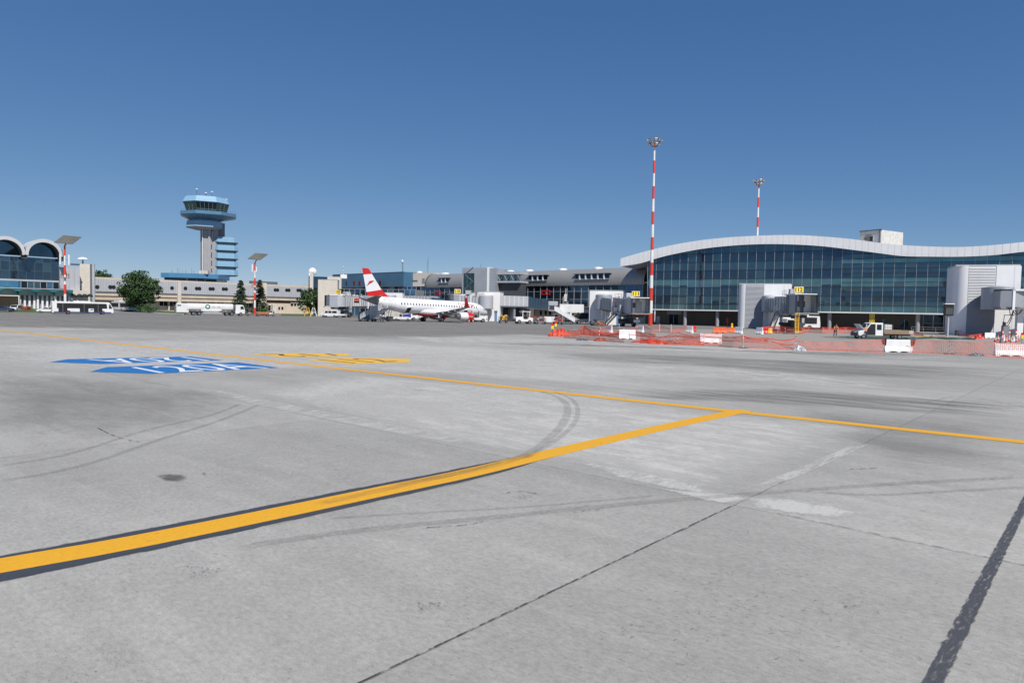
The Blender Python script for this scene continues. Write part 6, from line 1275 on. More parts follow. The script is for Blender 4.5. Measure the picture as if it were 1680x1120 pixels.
# passenger stairs
def pax_stairs(label, px, d, rz, h=3.0, L=5.0, mat='light_grey', group='passenger stairs parked under the aircraft tail'):
    T = veh('passenger_stairs', label, 'passenger stairs', px, d, rz, group); b = MB(mat); n = 14
    for i in range(n): t = i/n; b.box(-L/2+L*.78*t, -.7, .55+(h-.5)*t, -L/2+L*.78*(t+1/n), .7, .62+(h-.5)*t)
    for y in (-.75, .71): b.add([(-L/2, y, .45), (-L/2, y+.04, .45), (L*.28, y+.04, h-.15), (L*.28, y, h-.15), (-L/2, y, 1.25), (-L/2, y+.04, 1.25), (L*.28, y+.04, h+.9), (L*.28, y, h+.9)], [(0, 1, 2, 3), (4, 7, 6, 5), (0, 4, 5, 1), (1, 5, 6, 2), (2, 6, 7, 3), (3, 7, 4, 0)])
    b.box(L*.28, -.75, h-.2, L*.5, .75, h-.08); b.build('flight', T)
    r = MB('white_panel')
    for y in (-.78, .78):
        r.tube((-L/2, y, 1.45), (L*.28, y, h+1.05), .045, n=5); r.tube((L*.28, y, h+1.05), (L*.5, y, h+1.05), .045, n=5); r.tube((L*.5, y, h-.1), (L*.5, y, h+1.05), .045, n=5)
        for i in range(7): t = i/6; r.tube((-L/2+L*.78*t, y, .5+(h-.5)*t), (-L/2+L*.78*t, y, 1.45+(h-.45)*t), .03, n=5)
    r.build('handrail', T); c = MB('dark_grey'); c.box(-L/2-.3, -.8, .32, L*.4, .8, .52); c.build('chassis', T); s = MB('steel')
    for y in (-.6, .6): s.tube((L*.25, y, .5), (L*.35, y, h-.2), .06, n=5); s.tube((-L*.1, y, .5), (L*.3, y, h-.3), .05, n=5)
    s.build('strut', T); wheels(T, (-L*.38, L*.28), 1.7, .32, .2); return T
pax_stairs('blue grey passenger stairs leaning up to the right behind the tail', 614, 143, 8, 3.1, 5.6, 'panel_grey'); pax_stairs('white passenger stairs beside the blue grey stairs under the tail', 628, 147, 35, 3.0, 5.4, 'white_panel')
def container(label, px, d, rz, L, W, H, mat, z=.45, cover=None):
    T = veh('cargo_dolly', label, 'cargo dolly', px, d, rz, 'cargo dollies near the aircraft'); box(T, 'bed', 'dark_grey', -L/2, -W/2, .3, L/2, W/2, z-.003); wheels(T, (-L*.35, L*.35), W, .22, .15)
    b = MB(mat); b.prism([(-L/2, z), (L/2, z), (L/2, z+H*.75), (L/2-.35, z+H), (-L/2, z+H)], -W/2, W/2, 'y'); b.build('container', T, bevel=.03)
    r = MB('light_grey')
    for i in range(4): x = -L/2+.1+(L-.5)*i/3; r.box(x-.03, -W/2-.025, z, x+.03, -W/2-.002, z+H*.95)
    r.build('rib', T); return T
container('grey aluminium cargo container on a dolly behind the passenger stairs', 597, 148, 20, 2.3, 1.6, 1.5, 'mid_grey')
def box_truck(label, px, d, rz, mat, L=5.2, H=2.1, cabmat='white_paint'):
    T = veh('box_truck', label, 'truck', px, d, rz, 'service trucks by the gates'); W = 2.2
    box(T, 'cargo_box', mat, -L/2-.6, -W/2, .8, L/2-.8, W/2, .8+H, bevel=.03); yo = shell(T, 'cab', [(L/2-.75, .45), (L/2+.85, .45), (L/2+.95, 1.1), (L/2+.55, 2.15), (L/2-.75, 2.2)], W*.95, cabmat, 1.3, .06)
    side(T, 'cab_window', [(L/2-.4, 1.3), (L/2+.65, 1.3), (L/2+.4, 2.0), (L/2-.4, 2.0)], yo); front(T, 'windscreen', L/2+.88, 1.3, L/2+.58, 2.1, .9); wheels(T, (L/2-.05, -L/2+.6), W, .4, .25); box(T, 'chassis', 'dark_grey', -L/2-.5, -.6, .5, L/2, .6, .79)
    return T
bt = box_truck('truck with a deep blue box body under the aircraft fuselage', 664, 171, 14, 'truck_blue', 4.4, 1.9); q = MB('white_paint'); q.box(-1.8, -1.12, 1.75, .4, -1.102, 2.0); q.build('stripe', bt)
box_truck('pale service truck between the stairs and the blue truck', 643, 165, 170, 'dirty_white', 3.6, 1.7)
car('service_van', 'white van parked behind the main wheels of the aircraft', 'van', 682, 176, 160, 'white_paint', 'van', .9)
def belt_loader(label, px, d, rz):
    T = veh('belt_loader', label, 'belt loader', px, d, rz); shell(T, 'body', [(-2, .4), (2, .4), (2.1, .8), (1.2, .95), (-2, .95)], 1.5, 'white_paint'); b = MB('light_grey'); b.add([(-3, -.5, .95), (3.2, -.5, 1.9), (3.2, .5, 1.9), (-3, .5, .95), (-3, -.5, 1.15), (3.2, -.5, 2.1), (3.2, .5, 2.1), (-3, .5, 1.15)], [(0, 3, 2, 1), (4, 5, 6, 7), (0, 1, 5, 4), (1, 2, 6, 5), (2, 3, 7, 6), (3, 0, 4, 7)]); b.build('belt_arm', T); q = MB('rubber'); q.add([(-2.95, -.42, 1.17), (3.15, -.42, 2.11), (3.15, .42, 2.11), (-2.95, .42, 1.17)], [(0, 1, 2, 3)]); q.build('belt', T); wheels(T, (-1.3, 1.3), 1.5, .32, .2); box(T, 'seat', 'black', -.6, -.7, .96, -.1, -.25, 1.5)
belt_loader('white belt loader with raised conveyor under the aircraft belly', 660, 157, 8)
def tractor(label, px, d, rz, mat='dirty_white', roof=True, group='small towing tractors', s=1.0):
    T = veh('baggage_tractor', label, 'tractor', px, d, rz, group); T.scale = (s, s, s); W = 1.35
    shell(T, 'body', [(-1.4, .35), (1.5, .35), (1.55, .95), (1.4, 1.1), (.3, 1.15), (.2, .75), (-.6, .75), (-.7, 1.05), (-1.4, 1.0)], W, mat, bevel=.05)
    if roof:
        p = MB(mat)
        for x, y in ((.35, -.58), (.35, .58), (-.85, -.58), (-.85, .58)): p.box(x-.05, y-.05, .9, x+.05, y+.05, 1.95)
        p.box(-1.0, -.66, 1.95, .55, .66, 2.05); p.build('cabin_roof', T); front(T, 'windscreen', .42, 1.15, .42, 1.92, .55, 'window'); b = MB('orange'); b.lathe([(.09, 2.05), (.09, 2.2), (.02, 2.24)], n=8); b.build('beacon', T)
    box(T, 'seat', 'black', -.55, -.4, .76, -.1, .4, 1.25); wheels(T, (-.85, .95), W, .34, .24); box(T, 'bumper', 'dark_grey', 1.5, -.6, .4, 1.68, .6, .7)
    for y in (-.45, .45): box(T, 'headlight', 'glass_pale', 1.5, y-.1, .78, 1.58, y+.1, .95)
    return T
tractor('white airport tug by the aircraft nose wheel behind the cones', 783, 160, 12, 'white_paint', s=1.35); tractor('white cab tractor standing before the dark open bay', 859, 150, 200, 'white_panel', s=1.35)
t1_ = trailer('baggage cart with a yellow canopy before the dark open bay', 826, 156, 8, 2.2, 'dark_grey', h=.9); bags('yellow wrapped load on the cart before the dark open bay', 826, 156, 8, .69, ['yellow', 'yellow', 'slate_grey'], 1.9, 1.4, 1.2, 8)
for i, (px, d, rz, mats, lab, m) in enumerate([(873, 152, 12, ['brown', 'rust', 'maroon'], 'brown and red bags piled on the cart right of the white cab tractor', 'mid_grey'), (887, 150, -8, ['maroon', 'dirty_white', 'slate_grey'], 'red and white bags on the second cart right of the cab tractor', 'mid_grey'), (917, 148, 6, ['rust', 'navy', 'maroon'], 'orange and dark blue bags on the cart before the white stairs truck', 'slate_grey')]):
    trailer(['grey cart under the brown and red bags', 'grey cart under the red and white bags', 'dark cart under the orange and dark blue bags'][i], px, d, rz, 2.4, m); bags(lab, px, d, rz, .69, mats, 2.1, 1.5, 1.15, 40+i)
container('white covered baggage cart between two open bag carts', 902, 152, 10, 2.9, 1.6, 1.2, 'white_panel'); tractor('dark tractor parked at the foot of the gate house 111', 979, 145, 15, 'slate_grey', roof=False); bags('orange tools and bags on the tractor by gate house 111', 984, 143.5, 15, 0, ['rust', 'brown', 'slate_grey'], 2.2, 1.3, 1.1, 61)
tr = pax_stairs('white stairs truck with covered top before the concourse glazing', 922, 158, 172, 3.2, 6.0, 'white_panel', 'stairs truck'); del tr['group']; box(tr, 'top_cover', 'light_grey', 1.0, -.9, 4.2, 3.1, .9, 5.2, bevel=.05)
def catering():
    T = veh('catering_truck', 'catering truck with its white box raised on grey scissor legs', 'truck', 936, 160, 178); W = 2.3; box(T, 'box_body', 'white_paint', -3.0, -W/2, 2.7, 2.6, W/2, 4.6, bevel=.04); s = MB('mid_grey')
    for y in (-.8, .8): s.tube((-2, y, 1.0), (1.2, y, 2.7), .09); s.tube((1.2, y, 1.0), (-2, y, 2.7), .09)
    s.build('scissor_lift', T); box(T, 'chassis', 'dark_grey', -3, -.8, .55, 3.4, .8, .98); yo = shell(T, 'cab', [(2.5, .5), (4.0, .5), (4.05, 1.3), (3.8, 2.3), (2.5, 2.4)], 2.2, 'white_paint', 1.4, .06); side(T, 'cab_window', [(2.8, 1.4), (3.85, 1.4), (3.7, 2.15), (2.8, 2.15)], yo); front(T, 'windscreen', 4.02, 1.4, 3.83, 2.25, .9); wheels(T, (3.0, -2.0), W, .42, .28)
    box(T, 'platform', 'yellow', -3.6, -1.0, .3, -3.05, 1.0, .5)
catering()
def coach(label, px, d, rz, L=9.5):
    T = veh('apron_bus', label, 'bus', px, d, rz, 'white buses parked by the terminal'); h = L/2; W = 2.6
    yo = shell(T, 'body', [(-h, .4), (h, .4), (h, 1.4), (h-.15, 2.9), (-h, 3.0)], W, 'white_paint', 2.6, .05); side(T, 'window', [(-h+.5, 1.2), (h-.7, 1.2), (h-.7, 2.6), (-h+.5, 2.6)], yo, 'black'); front(T, 'windscreen', h+.01, 1.3, h-.12, 2.65, 1.1); front(T, 'rear_window', -h-.01, 1.4, -h, 2.6, 1.0); wheels(T, (h-2.2, -h+2.2), W, .48, .3); box(T, 'roof_unit', 'white_panel', -2.4, -.9, 2.97, 1.8, .9, 3.25)
    for y in (-1.1, 1.1): box(T, 'tail_light', 'mast_red', h-.02, y-.12, .8, h+.03, y+.12, 1.1)
coach('white bus with black windows half behind gate house 111', 962, 166, 4, 8.5); coach('white bus with black windows parked beneath the jet bridge signed 112', 1311, 150, -8, 8.2)
car('service_van', 'white van in the shade left of the yellow hoist under jet bridge 112', 'van', 1286, 148, 100, 'white_paint', 'van')
# open-fronted works truck
def works_truck():
    T = veh('works_truck', 'white double cab dropside truck with bonnet and door open beside the worker', 'truck', 1437, 89, 181); W = 2.0; T.scale = (.9, .9, .94)
    yo = shell(T, 'body', [(-.6, .45), (2.95, .45), (3.05, .85), (2.85, 1.1), (1.95, 1.25), (1.25, 2.15), (.9, 2.25), (-.6, 2.25)], W, 'white_paint', 1.25, .08, .05)
    side(T, 'window', [(-.35, 1.3), (.32, 1.3), (.32, 2.02), (-.35, 2.02)], yo); side(T, 'door_opening', [(.52, .55), (1.75, .55), (1.75, 1.3), (1.2, 2.05), (.52, 2.08)], yo, 'black', (1,)); side(T, 'window', [(.6, 1.3), (1.6, 1.3), (1.15, 2.0), (.6, 2.0)], yo, 'window', (-1,))
    front(T, 'windscreen', 1.93, 1.28, 1.28, 2.12, .85); b = MB('white_paint'); b.add([(2.0, -.85, 1.2), (2.0, .85, 1.2), (2.75, .8, 2.0), (2.75, -.8, 2.0), (2.0, -.85, 1.26), (2.0, .85, 1.26), (2.75, .8, 2.06), (2.75, -.8, 2.06)], [(0, 3, 2, 1), (4, 5, 6, 7), (0, 1, 5, 4), (1, 2, 6, 5), (2, 3, 7, 6), (3, 0, 4, 7)]); b.build('bonnet', T)
    d = MB('white_paint', Matrix.Translation((1.78, 1.0, 0)) @ Matrix.Rotation(radians(68), 4, 'Z')); d.prism([(-.02, .55), (-1.2, .55), (-1.2, 1.3), (-1.05, 2.0), (-.5, 2.0), (-.02, 1.3)][::-1], -.04, .04, 'y'); dd = d.build('door', T)
    box(T, 'bumper', 'dark_grey', 2.85, -.98, .42, 3.12, .98, .85); box(T, 'chassis', 'dark_grey', -4.9, -.45, .5, -.6, .45, .72)
    bd = MB('timber'); bd.box(-4.9, -1.02, .73, -.8, 1.02, .82); bd.build('load_bed', T)
    for y in (-1.02, .98): box(T, 'dropside', 'timber', -4.3, y, .83, -.85, y+.05, 1.3)
    box(T, 'headboard', 'mid_grey', -.8, -1.0, .83, -.72, 1.0, 2.1); box(T, 'tailboard', 'light_grey', -4.9, -1.0, .83, -4.35, 1.0, 1.25)
    wheels(T, (2.2, -3.0), W, .36, .24)
    for y in (-.75, .75): box(T, 'headlight', 'glass_pale', 2.93, y-.17, .85, 3.05, y+.17, 1.08)
    return T
WT = works_truck()
def ibc():
    x, y = at(1454, 89.1); T = thing('water_tank', 'white caged water tank standing on the works truck bed', 'water tank', (x, y, .775), radians(181)); b = MB('dirty_white'); b.use('white_panel').box(-.58, -.5, .14, .58, .5, 1.15); b.build('bottle', T, bevel=.08); f = MB('steel')
    for z in (.2, .5, .8, 1.12):
        for a, c in (((-.61, -.53), (.61, -.53)), ((.61, -.53), (.61, .53)), ((.61, .53), (-.61, .53)), ((-.61, .53), (-.61, -.53))): f.tube((*a, z), (*c, z), .014, n=4)
    for i in range(6):
        x = -.61+1.22*i/5
        for y in (-.53, .53): f.tube((x, y, .14), (x, y, 1.14), .014, n=4)
    f.build('cage', T); box(T, 'pallet', 'timber', -.6, -.52, 0, .6, .52, .13); c = MB('slate_grey'); c.lathe([(.14, 1.15), (.14, 1.2), (.02, 1.22)], n=10); c.build('lid', T)
ibc()
# ================================================================ PEOPLE
def person(label, loc, rz, lean=.35, scale=1.0, reach=True, sit=False):
    """one skinned figure: hi-vis top and dark trousers are separate clothing"""
    J = {'pel': (0, 0, .95), 'spine': (.10*lean*2, 0, 1.15), 'chest': (.45*lean, 0, 1.36), 'neck': (.62*lean, 0, 1.50), 'head': (.72*lean, 0, 1.58), 'top': (.80*lean, 0, 1.72)}
    for s, n in ((1, 'l'), (-1, 'r')):
        J['hip'+n] = (0, s*.10, .90); J['kn'+n] = (.04 if s > 0 else .0, s*.13, .50); J['an'+n] = (-.02+(.06*s), s*.15, .09); J['toe'+n] = (.14+(.06*s), s*.17, .04)
        J['sh'+n] = (.50*lean, s*.20, 1.41); J['el'+n] = (.50*lean+.10, s*.27, 1.14); J['ha'+n] = (.50*lean+.30, s*.20, .98); J['fi'+n] = (.50*lean+.38, s*.18, .93)
        for k in range(4): J['f%d%s' % (k, n)] = (.50*lean+.40+.02*(k % 2), s*(.15+.022*k), .87+.008*abs(k-1.5))
        J['th'+n] = (.50*lean+.37, s*.125, .92)
    bones = [('pel', 'spine'), ('spine', 'chest'), ('chest', 'neck'), ('neck', 'head'), ('head', 'top')]
    rad = {'pel': .135, 'spine': .13, 'chest': .145, 'neck': .058, 'head': .088, 'top': .075}
    for n in 'lr':
        bones += [('pel', 'hip'+n), ('hip'+n, 'kn'+n), ('kn'+n, 'an'+n), ('an'+n, 'toe'+n), ('chest', 'sh'+n), ('sh'+n, 'el'+n), ('el'+n, 'ha'+n), ('ha'+n, 'fi'+n), ('ha'+n, 'th'+n)]+[('fi'+n, 'f%d%s' % (k, n)) for k in range(4)]
        rad.update({'hip'+n: .095, 'kn'+n: .062, 'an'+n: .042, 'toe'+n: .036, 'sh'+n: .062, 'el'+n: .045, 'ha'+n: .034, 'fi'+n: .034, 'th'+n: .010}); rad.update({'f%d%s' % (k, n): .009 for k in range(4)})
    T = thing('person', label, 'person', loc, rz)
    def skin_obj(name, names, infl, mat):
        nm = [k for k in J if k in names]; ix = {k: i for i, k in enumerate(nm)}; es = [(ix[a], ix[b]) for a, b in bones if a in ix and b in ix]
        me = bpy.data.meshes.new(name); me.from_pydata([Vector(J[k])*scale for k in nm], es, []); o = bpy.data.objects.new(name, me); S.collection.objects.link(o)
        m = o.modifiers.new('skin', 'SKIN'); 
        for i, k in enumerate(nm): v = me.skin_vertices[0].data[i]; v.radius = (rad[k]*infl*scale,)*2; v.use_root = (k in ('pel', 'chest') and k == nm[0])
        sb = o.modifiers.new('sub', 'SUBSURF'); sb.levels = 2; sb.render_levels = 2
        dg = bpy.context.evaluated_depsgraph_get(); m2 = bpy.data.meshes.new_from_object(o.evaluated_get(dg)); bpy.data.objects.remove(o); o = bpy.data.objects.new(name, m2); S.collection.objects.link(o); o.parent = T
        m2.materials.clear(); m2.materials.append(MATS[mat]); m2.polygons.foreach_set('use_smooth', [True]*len(m2.polygons)); return o
    b = skin_obj('body', set(J), 1.0, 'skin')
    skin_obj('jacket', {'pel', 'spine', 'chest', 'shl', 'shr', 'ell', 'elr'}, 1.16, 'hi_vis'); skin_obj('trousers', {'pel', 'hipl', 'hipr', 'knl', 'knr', 'anl', 'anr'}, 1.14, 'trousers')
    hd = Vector(J['head'])*scale
    h = MB('hair'); h.lathe([(.02, .125), (.07, .105), (.098, .05), (.10, .0)], hd+Vector((-.012, 0, .04)), 14); h.build('hair', T, smooth='all')
    f = MB('black')
    for y in (-.035, .035): f.lathe([(.002, -.012), (.013, 0), (.002, .012)], hd+Vector((.088, y, .045)), 8)
    f.build('eyes', b); n_ = MB('skin'); n_.lathe([(.018, -.03), (.012, .02), (.003, .03)], hd+Vector((.094, 0, .015)), 8)
    for y in (-.09, .09): n_.lathe([(.004, -.03), (.020, 0), (.004, .03)], hd+Vector((.0, y, .02)), 8)
    n_.build('nose_and_ears', b, smooth='all'); m_ = MB('maroon'); m_.box(hd.x+.082, -.022, hd.z-.038, hd.x+.092, .022, hd.z-.028); m_.build('mouth', b)
    sh = MB('black')
    for s in (1, -1): c = Vector(J['toe'+('l' if s > 0 else 'r')])*scale; sh.box(c.x-.22, c.y-.05, 0, c.x+.07, c.y+.05, .085)
    sh.build('boots', T, bevel=.02)
    st = MB('white_panel'); st.lathe([(.168*scale, 0), (.168*scale, .05)], Vector(J['spine'])*scale+Vector((0, 0, .02)), 16, caps=False); st.build('reflective_band', T)
    return T
g_ = G(1370, 552.5); person('worker in an orange hi-vis top bending over the pavement behind the nets', (g_.x, g_.y), radians(-100), .55, 1.02)
x_, y_ = at(1421, 88.1); person('worker in an orange top standing at the open door of the works truck', (x_, y_), radians(60), .25, 1.0)
# ================================================================ BARRIERS, NETS, POSTS
BG = 'plastic barriers round the works'
def barrier(label, px, py, rz, mat='white_panel', L=1.9, H=1.0, legs=False, group=BG):
    g = G(px, py); T = thing('plastic_barrier', label, 'barrier', (g.x, g.y), radians(rz), group)
    pr = [(-.24, 0), (-.24, .16), (-.10, .46), (-.075, H*.94), (-.055, H), (.055, H), (.075, H*.94), (.10, .46), (.24, .16), (.24, 0)]
    b = MB(mat); n = 8; rings = []
    for i in range(n+1):
        x = -L/2+L*i/n; k = 1-(.10 if i in (0, n) else 0); w_ = 1-(.14 if i % 3 == 1 else 0); lift = .10 if i in (2, 3, 5, 6) else 0
        rings.append([(x, y*k*w_, max(z*(1 if z > .2 else 1), lift)) for y, z in pr])
    b.loft(rings); b.build('shell', T, bevel=.012)
    q = MB('black'); q.box(-L*.28, -.26, .0, -L*.16, .26, .09); q.box(L*.16, -.26, 0, L*.28, .26, .09); q.build('fork_slot', T)
    c = MB('mid_grey'); c.lathe([(.05, H), (.05, H+.03), (.01, H+.035)], (-L*.3, 0, 0), 8); c.lathe([(.05, H), (.05, H+.03), (.01, H+.035)], (L*.25, 0, 0), 8); c.build('filler_cap', T)
    if legs:
        for s in (-1, 1): k = MB('black'); k.prism([(s*(L/2-.08), H*.55), (s*(L/2+.12), H*.62), (s*(L/2+.2), H+.06), (s*(L/2-.1), H+.06)], -.16, .16, 'y'); k.build('end_bracket', T)
    return T
barrier('large white barrier with black end brackets in the front net line', 1473, 578, -9, L=2.05, H=1.02, legs=True)
barrier('large white barrier wrapped in red net at the right edge', 1656, 584.5, -10, L=2.1, H=1.0)
barrier('white barrier in the front line left of the slumped red net heap', 1029, 556.5, -5, L=1.7)
barrier('pale barrier covered by pink net left of the thin white post', 1166, 563.5, -6, L=2.0, H=.95)
barrier('small white barrier seen end on, nearest the jet bridge stairs', 1000, 546.3, -70, L=1.3, H=1.05); barrier('small white barrier seen end on, before the jet bridge bogie', 1051, 546, -68, L=1.3, H=1.0)
barrier('white barrier end beside a red one between the masts', 1131.5, 546, -60, L=1.2); barrier('red barrier just behind the white barrier end', 1137, 544, -25, 'mast_red', L=1.0, H=.95)
barrier('wide orange barrier before the terminal columns', 1181, 546.5, -8, 'orange', L=2.0, H=.9); barrier('narrow orange barrier carrying a yellow lamp box', 1200.5, 546, -10, 'orange', L=1.1, H=.8); barrier('white barrier end beside the curved white gate tower', 1212, 547.3, -62, L=1.3)
barrier('white barrier at the left end of the red row under bridge 112', 1246, 548.2, -65, L=1.2); barrier('red barrier at the left of the yellow one', 1253, 547.5, -12, 'red_paint', L=1.3, H=.95); barrier('yellow barrier in the row under bridge 112', 1261, 547.5, -12, 'yellow', L=1.0, H=.85)
barrier('small white barrier left of the traffic cones at the right edge', 1624, 555, -6, L=1.5, H=.85)
def lamp_box(label, px, py, z, mats, loc=None):
    g = G(px, py); T = thing('warning_lamp', label, 'warning lamp', (g.x, g.y, z), 0); b = MB(mats[1]); b.box(-.14, -.09, 0, .14, .09, .36); b.build('battery_box', T, bevel=.02); q = MB(mats[0]); q.lathe([(.13, -.05), (.17, 0), (.13, .05)], (0, 0, .52), 16, ax='y'); q.build('lens', T, smooth=True)
lamp_box('yellow warning lamp on the narrow orange barrier', 1200.5, 546, .81, ('yellow', 'sign_yellow')); 
def pole_lamp(label, px, py, h):
    g = G(px, py); T = thing('warning_lamp', label, 'warning lamp', (g.x, g.y, 0), 0, 'warning lamps on poles'); b = MB('steel'); b.tube((0, 0, 0), (0, 0, h-.5), .025); b.tube((-.2, 0, .02), (.2, 0, .02), .03); b.build('pole', T); b = MB('sign_yellow'); b.box(-.13, -.08, h-.5, .13, .08, h-.14); b.build('battery_box', T); q = MB('red_paint'); q.lathe([(.12, -.05), (.16, 0), (.12, .05)], (0, 0, h), 16, ax='y'); q.build('lens', T, smooth=True)
pole_lamp('left of two red round lamps at the left end of the nets', 906, 550, 1.25); pole_lamp('right and higher of two red round lamps at the left end of the nets', 911.5, 549.5, 1.5); pole_lamp('red and yellow lamp behind the cones at the right edge', 1676, 566, 1.25)
# posts
def post(label, px, py, h=1.1, bands=True):
    g = G(px, py); T = thing('marker_post', label, 'post', (g.x, g.y), 0, 'thin marker posts holding the nets'); b = MB('white_panel'); n = 6 if bands else 1
    for i in range(n): b.use('red_paint' if i % 2 else 'white_panel').tube((0, 0, h*i/n), (0, 0, h*(i+1)/n), .03, n=7)
    b.build('stem', T); f = MB('dark_grey'); f.box(-.32, -.16, 0, .32, .16, .07); f.build('foot', T)
PL_ = [(957, 548, 'post at the peak of the left net tent'), (985, 549, 'post between the left net tent and the white barrier end'), (983, 556, 'short post in the left front net'), (1023, 552, 'post beside the white barrier in the front line'), (1082, 545, 'tall white post behind the collapsed nets'), (1101, 546, 'thin post right of the tall white post'), (1112, 563, 'post standing in the front net left of the pink covered barrier'), (1219, 571, 'white post carrying the red tapes in the front net'), (1305, 572, 'post where the loose net meets the standing net'), (1557, 581, 'red and white banded post in the standing front net'), (1276, 547, 'post in the red net row left of the yellow hoist'), (1288, 548, 'double post near the yellow hoist'), (1326, 545.5, 'post in the orange net left of the bending worker'), (1350, 546.5, 'post in the orange net nearest the bending worker'), (1388, 546.5, 'post in the orange net left of the works truck'), (1498, 553, 'white post right of the works truck bed'), (1016, 545, 'post behind the white barrier in the front line'), (908, 545, 'post behind the orange heap')]
for px, py, lab in PL_: post('thin '+lab if not lab.startswith('thin') else lab, px, py, 1.25 if 'tall' in lab else 1.1, 'white post' not in lab)
# nets made of strands
def net(label, pts, mat, sp=.13, rows=8, seed=1, w_=.023, lean=.0, pleat=.05, group='plastic safety nets round the works'):
    """pts: (px, py foot, height of the net there)"""
    rnd = random.Random(seed); P = [(Vector(G(a, b)[:2]), h) for a, b, h in pts]; c = [0]
    for (p, _), (q, _) in zip(P, P[1:]): c.append(c[-1]+(q-p).length)
    n = max(4, int(c[-1]/sp)); xs = list(zip(c, [p.x for p, _ in P])); ys = list(zip(c, [p.y for p, _ in P])); hs = list(zip(c, [h for _, h in P])); b = MB(mat); ph = rnd.uniform(0, 6); grid = []
    for i in range(n+1):
        s = c[-1]*i/n; h = max(.06, interp(hs, s)); d = Vector((interp(xs, min(s+.1, c[-1]))-interp(xs, max(s-.1, 0)), interp(ys, min(s+.1, c[-1]))-interp(ys, max(s-.1, 0)))).normalized(); nn = Vector((-d.y, d.x))
        col = []
        for r in range(rows+1):
            t = r/rows; o = pleat*sin(s*5+ph+t*2)*t+rnd.gauss(0, .012)+lean*t*h; q = Vector((interp(xs, s), interp(ys, s)))+nn*o+d*rnd.gauss(0, .012); col.append(Vector((q.x, q.y, .03+t*h+rnd.gauss(0, .008))))
        grid.append((col, d))
    for i, (col, d) in enumerate(grid):
        dd = Vector((d.x, d.y, 0))*w_*.5
        for a, e in zip(col, col[1:]): b.face(a-dd, a+dd, e+dd, e-dd)
        if i < n:
            for r in range(rows+1):
                a, e = col[r], grid[i+1][0][r]; k = Vector((0, 0, w_*(1.1 if r in (0, rows) else .42))); b.face(a-k, e-k, e+k, a+k)
    o = b.build('safety_net', recalc=False); tag(o, label, 'net', group); return o
net('standing pinkish red net from the loose net to the large white barrier', [(1308, 574, .75), (1340, 575, .62), (1375, 576, .66), (1410, 577, .82), (1450, 578, 1.0)], 'net_pink', .12, 7, 1)
net('standing pinkish red net between the large white barrier and the banded post', [(1494, 579, .98), (1525, 580, .95), (1557, 581.5, 1.0)], 'net_pink', .12, 7, 2)
net('standing pinkish red net from the banded post to the right barrier', [(1557, 581.5, 1.0), (1590, 583, .95), (1633, 584.5, 1.0)], 'net_pink', .12, 7, 3)
net('net wrapped in front of the right edge barrier', [(1633, 586, 1.02), (1660, 587, .98), (1690, 588, 1.05)], 'net_red', .12, 8, 4)
net('loose low net with red tapes right of the thin white post', [(1219, 571, 1.0), (1245, 572, .8), (1275, 573, .6), (1308, 574, .85)], 'net_pink', .16, 7, 5)
net('loose pink net between the covered barrier and the thin white post', [(1180, 568, .6), (1200, 570, .55), (1219, 571, 1.0)], 'net_pink', .16, 7, 6)
net('net hanging over the pale covered barrier', [(1150, 566, .98), (1167, 566.5, 1.02), (1183, 567, .98)], 'net_pink', .09, 9, 7, pleat=.02)
net('sagging red net left of the covered barrier', [(1050, 560, .8), (1075, 562, .35), (1112, 564, .95), (1150, 566, .5)], 'net_red', .15, 6, 8)
net('slumped dark red net from the left tent to the front barrier', [(922, 551, .55), (940, 551, .35), (957, 549, 1.05), (972, 551, .45), (1000, 553, .28), (1023, 555, .7)], 'net_red', .11, 8, 9, .03)
net('red net lying low along the left front edge', [(925, 554, .25), (960, 557, .3), (1000, 560, .25), (1024, 562, .35)], 'net_pink', .14, 5, 10)
net('net peak behind the left tent', [(957, 547, 1.0), (985, 549, .7), (1000, 546, .95)], 'net_red', .13, 7, 11)
net('sagging net between the two small white barrier ends', [(1003, 545, .9), (1023, 547, .45), (1048, 545, .9)], 'net_red', .12, 7, 12)
net('sagging net between the barrier end and the tall white post', [(1056, 545, .9), (1070, 546, .5), (1082, 545, .95), (1101, 546, .55), (1128, 545, .85)], 'net_red', .12, 7, 13)
net('dense red net row under the jet bridge signed 112', [(1248, 546, .9), (1262, 546, 1.0), (1276, 546.5, 1.05), (1288, 547, 1.0), (1304, 548, .9)], 'net_red', .055, 14, 14, .03)
net('orange net from the yellow hoist to the bending worker', [(1311, 548, .75), (1326, 545.5, 1.05), (1338, 546, .8), (1350, 546.5, .95), (1368, 546.5, .8)], 'net_red', .075, 11, 15)
net('orange net from the bending worker to the works truck', [(1368, 546.5, .8), (1388, 546.5, 1.0), (1406, 547, .9), (1420, 547, .8)], 'net_red', .075, 11, 16)
net('orange net strip behind the works truck bed', [(1484, 550, .7), (1498, 550, .6), (1515, 551, .35)], 'net_red', .08, 9, 17)
net('red net trailing right of the dark bin', [(1573, 551, .95), (1590, 553, .35), (1610, 552, .5), (1616, 551, .6)], 'net_red', .08, 9, 18)
net('dense red net lying folded behind the slumped net line', [(930, 548, .35), (965, 550, .6), (1000, 550, .3), (1040, 551, .5), (1075, 553, .3)], 'net_red', .09, 8, 21, .025)
net('low red net strip before the sagging net left of the covered barrier', [(1050, 563, .35), (1090, 565, .3), (1130, 566.5, .45), (1155, 567, .3)], 'net_red', .1, 6, 22, .025)
net('red net strip behind the pale covered barrier and thin white post', [(1120, 556, .4), (1165, 558, .55), (1215, 561, .35), (1260, 563, .5)], 'net_red', .12, 6, 23, .022)
